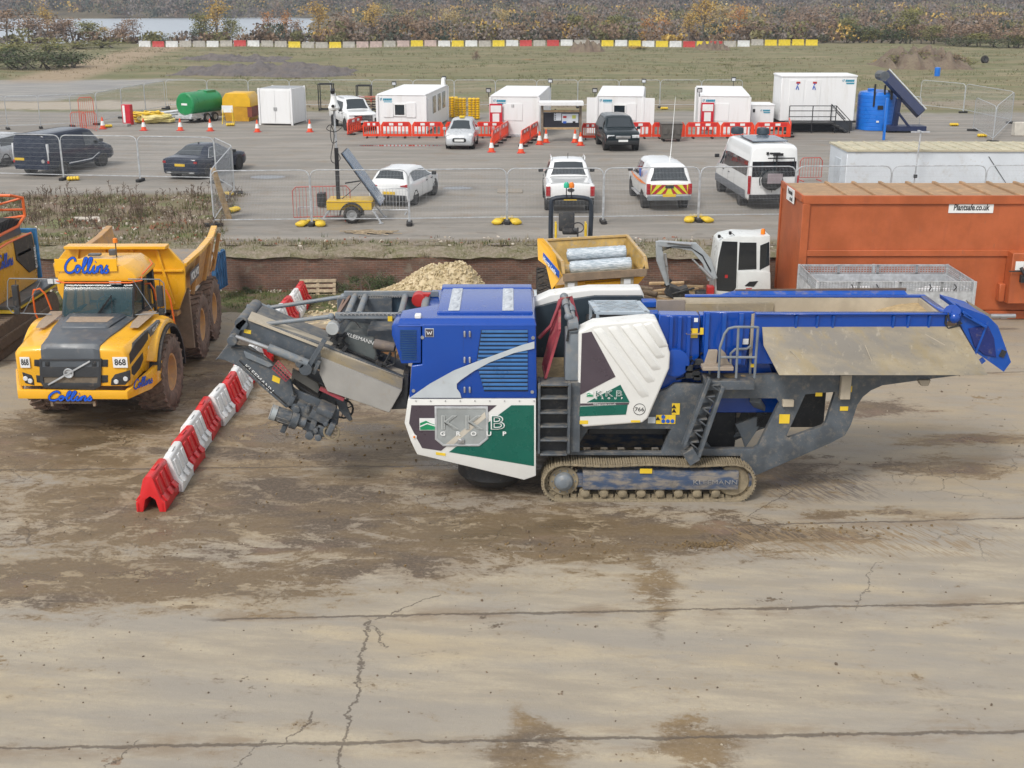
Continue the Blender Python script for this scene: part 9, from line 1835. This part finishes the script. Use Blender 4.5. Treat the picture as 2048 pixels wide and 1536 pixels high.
for i, (px, top, base, wd, k) in enumerate(((1800, 100, 143, 60, 'olive'), (1836, 92, 142, 60, 'brown'), (1868, 98, 143, 56, 'olive'), (1900, 102, 142, 56, 'brown'), (1930, 108, 143, 50, 'olive'), (1763, 114, 132, 20, 'gold'), (1147, 90, 104, 20, 'olive'), (1268, 88, 106, 30, 'gold'), (1290, 92, 106, 30, 'olive'), (952, 96, 128, 12, 'brown'), (1455, 126, 138, 26, 'olive'), (1510, 128, 140, 40, 'olive'), (1078, 118, 128, 34, 'rust'), (2010, 112, 122, 16, 'gold'))):
    tree(k, px, top, base, wd * 1.25, ['olive shrub at the left foot of the right mound', 'brown twiggy shrub on top of the right mound', 'olive shrub in the middle of the right mound', 'brown shrub on the right shoulder of the mound', 'olive shrub at the right foot of the mound', 'small golden shrub left of the right mound', 'small olive shrub left of the brown heap', 'golden shrub right of the brown heap', 'olive shrub right of the golden one by the heap', 'thin bare sapling alone in the field', 'small olive shrub in the field behind the fourth cabin', 'broad low olive shrub in the field left of the toilet block', 'rust red low shrub in the middle of the field', 'small golden shrub at the far right of the field'][i], 'shrubs in the field', bush=True)
t = thing('old_tyre', 'black tyre lying alone in the field at the right', 'tyre', G(1969, 125, ZU)); wheel(t, (0, 0, .35), (.3, -1, .4), .5, .35, M_TYRE, M_DARK, 12, .55)
o = MB().lathe([(0, 0), (.28, 0), (.3, .85), (0, .9)], n=12).build('blue_drum', M_TANK); o.location = G(1874, 152, ZU); tag(o, 'small blue drum standing alone in the field', 'drum')
# --- woodland on the far slopes, one mass
rn = random.Random(21); w = MB()
def clump(x, y, z, h, r, n, mi):
    for k in range(n):
        p = Vector((x + rn.gauss(0, r * .5), y + rn.gauss(0, r * .5), z + h * (.25 + .7 * rn.random()) * (1 - .0))); s = (.10 + y * .0006) * rn.uniform(.6, 1.5); m = rotm(rn.random() * 6.3, rn.random() * 6.3, rn.random() * 6.3)
        w.add([p + m @ Vector(q) for q in ((-s, -s * .6, 0), (s * .3, -s * .7, s * .3), (s, .4 * s, 0), (-s * .3, s * .8, -.3 * s))], [(0, 1, 2, 3)], mi)
for k in range(3300):
    y = 660 + 520 * rn.random() ** 1.5; x = rn.uniform(-.47, .47) * (y + 20); z = ground_h(x, y); h = rn.uniform(6, 13); clump(x, y, z, h, h * .5, 60, rn.choices((0, 1, 2, 3, 4), (5, 4, 3, 1, .5))[0] if noise.noise(Vector((x * .012, y * .02, 0))) < .1 else rn.choice((1, 2, 2)))
for k in range(1500):
    y = 216 + 445 * rn.random() ** 1.3; x = rn.uniform(-.2, .46) * y; z = ground_h(x, y)
    if z < -1.2: continue
    h = rn.uniform(1.5, 4.2) + max(0, y - 330) * .008; clump(x, y, z, h, h * .7, 80 if y < 420 else 44, rn.choices((0, 1, 2, 3, 4), (1.5, 5, 3, 2, 1))[0])
for k in range(130):
    y = rn.uniform(212, 250); x = rn.uniform(-.47, -.1) * y; clump(x, y, ground_h(x, y), rn.uniform(1.2, 2.6), 1.4, 80, rn.choice((1, 1, 2, 3)))
o = w.build('far_woodland', [leaf('wood_dark', (.055, .072, .055), (.08, .09, .065), (.038, .05, .042), .05), leaf('wood_brown', (.21, .145, .10), (.15, .115, .09), (.29, .19, .11), .05), leaf('wood_grey', (.18, .155, .14), (.23, .19, .165), (.13, .12, .11), .05), leaf('wood_olive', (.16, .155, .07), (.21, .185, .085), (.11, .11, .055), .05), LV['gold']], ang=10); tag(o, kind='stuff')
# --- field growth, weeds, verge plants
rn = random.Random(31); w = MB()
def tuft(x, y, z, h, r, n, mi):
    for k in range(n):
        a = rn.random() * 6.28; b = rn.uniform(.3, 1) * r; q = Vector((x + rn.gauss(0, r * .6), y + rn.gauss(0, r * .6), z)); t_ = q + Vector((b * cos(a) * .5, b * sin(a) * .5, h * rn.uniform(.5, 1.1))); d = Vector((-sin(a), cos(a), 0)) * h * .09
        w.add([q - d, q + d, t_], [(0, 1, 2)], mi)
for k in range(15000):
    y = 92 + 113 * rn.random() ** .8; x = rn.uniform(-.46, .46) * y
    if x < -27 - (y - 100) * .1 and y < 128: continue
    d = noise.noise(Vector((x * .06, y * .1, 4)))
    if d < -.05 and rn.random() < .75: continue
    tuft(x, y, ground_h(x, y), rn.uniform(.08, .3), .3, 5, 0 if d > .12 else rn.choice((1, 1, 2)))
t1, t2, t3 = leaf('grass_green', (.11, .13, .045), (.085, .105, .035), (.15, .15, .06)), leaf('grass_straw', (.22, .18, .095), (.17, .14, .07), (.27, .22, .12)), leaf('grass_dull', (.13, .11, .07), (.10, .09, .05), (.17, .14, .09))
tag(w.build('field_grass', [t1, t2, t3], ang=5), kind='stuff')
w = MB()
def in_patch(x, y): return x < -10.6 - (y - 45) * .12 and y < 53.2 + x * .04
for k in range(1000):
    x, y = rn.uniform(-24, -10), rn.uniform(43.2, 54)
    if not in_patch(x, y) or noise.noise(Vector((x * .5, y * .5, 2))) < -.12: continue
    h = rn.uniform(.18, .62); q = Vector((x, y, ZU)); e = q + Vector((rn.uniform(-.1, .1), rn.uniform(-.1, .1), h)); w.bar(q, e, .012, .012, mi=0)
    for j in range(4): u = rn.uniform(.4, 1); p = q.lerp(e, u); w.bar(p, p + Vector((rn.uniform(-.12, .12), rn.uniform(-.12, .12), rn.uniform(.03, .12))), .014, .014, mi=0)
for k in range(2600):
    x, y = rn.uniform(-24, -10), rn.uniform(42.2, 54)
    if in_patch(x, y) and noise.noise(Vector((x * .6, y * .6, 9))) > -.1: tuft(x, y, ZU, rn.uniform(.06, .22), .2, 7, rn.choice((1, 2, 3)))
for k in range(2200):
    x, y = rn.uniform(-22, 18), 41.0 + abs(rn.gauss(0, .55)); tuft(x, y, (ZU if y > 41.5 else 1.1 + (y - 40.9) * .65), rn.uniform(.05, .2), .14, 6, rn.choice((1, 2, 2, 3)))
for k in range(1900):
    x = rn.uniform(-15, 9); y = rn.uniform(38.4, 40.9)
    if y > foot_y(x) + .2: tuft(x, y, .05, rn.uniform(.05, .16), .14, 6, rn.choice((1, 1, 2)))
tag(w.build('dry_weeds', [mat('dry_stalk', (.12, .085, .06), .9, var=.3), leaf('weed_green', (.08, .105, .03), (.06, .08, .025), (.12, .13, .05)), t2, t3], ang=5), kind='stuff')
w = MB()
for k in range(1500):
    x, y = rn.uniform(-23, -10), rn.uniform(42.4, 53.5)
    if not in_patch(x, y): continue
    near_ = (x + 14.5) ** 2 / 9 + (y - 45.5) ** 2 / 2.2 < 1
    if not near_ and rn.random() < .62: continue
    s = rn.uniform(.015, .06) * (1.3 if near_ else 1); w.box((x, y, ZU + s * .3), (s * 2, s, s * .8), (rn.random() * 3, rn.random() * 3, rn.random() * 3), mi=rn.choices((0, 1, 2), (6 if near_ else 1, 2, 2))[0])
w.box((-16.2, 46.4, ZU + .06), (.9, .5, .06), (0, .05, .4), 2)
for k in range(900):
    x = rn.uniform(-20, 18); s = rn.uniform(.02, .07); y = 40.55 + rn.random() * .35 if rn.random() < .5 else rn.uniform(41.0, 43); w.box((x, y, .04 if y < 40.95 else (1.2 + (y - 41) * .6 if y < 41.5 else ZU)), (s * 1.8, s, s * .8), (rn.random() * 3, rn.random() * 3, 0), mi=rn.choice((0, 1, 2, 2)))
tag(w.build('brick_rubble', [mat('brick_bits', (.27, .11, .065), .9, var=.25), mat('stone_bits', (.33, .28, .22), .9, var=.25), mat('pale_bits', (.52, .47, .40), .9, var=.2)], ang=10), kind='stuff')
w = MB()   # loose stones and clods on the yard
for k in range(1300):
    y = 14 + 25 * rn.random(); x = rn.uniform(-.46, .46) * y; s = rn.uniform(.005, .016) if rn.random() < .96 else rn.uniform(.016, .03)
    w.box((x, y, s * .3), (s * 2, s * 1.5, s), (rn.random() * 3, rn.random() * 3, rn.random() * 3), mi=rn.choice((0, 0, 1)))
for k in range(420):   # clods pushed up along the track marks
    cx, cy, sx, sy = rn.choice(((3.6, 20.75, .3, .06), (3.65, 20.7, .2, .05), (-3.6, 26.2, 1.2, .8), (1.5, 20.6, 1.2, .2), (5.7, 21.4, 1.2, .2), (-4.0, 22.2, 2.5, 1.5)))
    s = rn.uniform(.008, .03); w.box((rn.gauss(cx, sx), rn.gauss(cy, sy), s * .3), (s * 2, s * 1.6, s), (rn.random() * 3, rn.random() * 3, rn.random() * 3), mi=2)
tag(w.build('loose_grit', [mat('grit_brown', (.15, .11, .075), .9, var=.3), mat('grit_pale', (.36, .31, .24), .9, var=.2), mat('clod', (.17, .115, .055), .95, var=.3)], ang=10), kind='stuff')
for i, (px, hh, wd) in enumerate(((742, .95, 1.3), (775, .8, 1.2), (690, .5, .8), (500, .35, .7), (1000, .3, .8))):
    tw, cw = crown_mesh(90 + i, 'dark', 900, .028, bush=True); t = thing('wall_plant', ['tall dark weed bush at the wall foot left of the gravel heap', 'dark weed bush against the wall touching the gravel heap', 'low dark weed by the wall right of the pallet', 'low weed at the wall near the blue pallets', 'low weed by the wall beside the wrapped roll'][i], 'plant', (V(px, 575, 40.6).x, 40.55, 0), 0, 'weeds at the wall foot'); tw.build('stem', M_BARK, t); cw.build('leaves', LV['dark'], t, ang=10); t.scale = (wd, .55, hh)
# ================================================================== HAZE
m = bpy.data.materials.new('thin_haze'); m.use_nodes = True; nt = m.node_tree; nt.nodes.remove(nt.nodes['Principled BSDF'])
v = nt.nodes.new('ShaderNodeVolumePrincipled'); v.inputs['Color'].default_value = (.80, .87, 1.0, 1); v.inputs['Density'].default_value = .0003; v.inputs['Anisotropy'].default_value = .2
nt.links.new(v.outputs[0], nt.nodes['Material Output'].inputs['Volume'])
w = MB(); w.bx(-1600, 1600, -60, 1700, -12, 170); o = w.build('haze', m); tag(o, kind='stuff')
# ================================================================== TIDY THE SPLIT
def explode(o, name):
    """one object for every separate piece of a part"""
    bm = bmesh.new(); bm.from_mesh(o.data); seen = set(); first = True
    src = [list(v.co) for v in bm.verts]; bm.verts.ensure_lookup_table(); mats = list(o.data.materials)
    for v0 in bm.verts:
        if v0.index in seen: continue
        st, isl = [v0], []
        seen.add(v0.index)
        while st:
            v = st.pop(); isl.append(v.index)
            for e in v.link_edges:
                u = e.other_vert(v)
                if u.index not in seen: seen.add(u.index); st.append(u)
        ix = {k: i for i, k in enumerate(isl)}; fs = [f for f in bm.faces if f.verts[0].index in ix]
        me = bpy.data.meshes.new(name); me.from_pydata([src[k] for k in isl], [], [[ix[v.index] for v in f.verts] for f in fs])
        for m in mats: me.materials.append(m)
        for p, f in zip(me.polygons, fs): p.material_index = f.material_index
        c = bpy.data.objects.new(name, me); COL.objects.link(c); c.parent = o.parent; c.matrix_parent_inverse = o.matrix_parent_inverse.copy()
    bm.free(); bpy.data.objects.remove(o)
for o in list(COL.objects):
    nm = {'cross_member': 'cross_member', 'mud_flap': 'mud_flap', 'safety_stickers': 'safety_sticker', 'sticker_pictograms': 'sticker_pictogram', 'hopper_stay': 'hopper_stay', 'fold_pivot': 'fold_pivot', 'tail_bracket': 'tail_bracket', 'magnet_fittings': 'magnet_fitting', 'hopper_gusset': 'hopper_gusset', 'end_wall_rib': 'end_wall_rib', 'blue_bracket': 'blue_bracket', 'brace': 'brace', 'housing_rib': 'housing_rib', 'box_rib': 'box_rib', 'headboard_rib': 'headboard_rib', 'side_rib': 'side_rib', 'fence_post': 'fence_post', 'pivot_bracket': 'pivot_bracket', 'grab_rail': 'grab_rail'}.get(o.name.split('.')[0])
    if nm and o.type == 'MESH' and not o.children: explode(o, nm)
def depth(o): return 0 if o.parent is None else 1 + depth(o.parent)
for o in list(COL.objects):            # thing > part > sub-part, no further
    while depth(o) > 2:
        m = parent_matrix(o.parent) @ o.matrix_parent_inverse; o.parent = o.parent.parent; o.matrix_parent_inverse = parent_matrix(o.parent).inverted() @ m
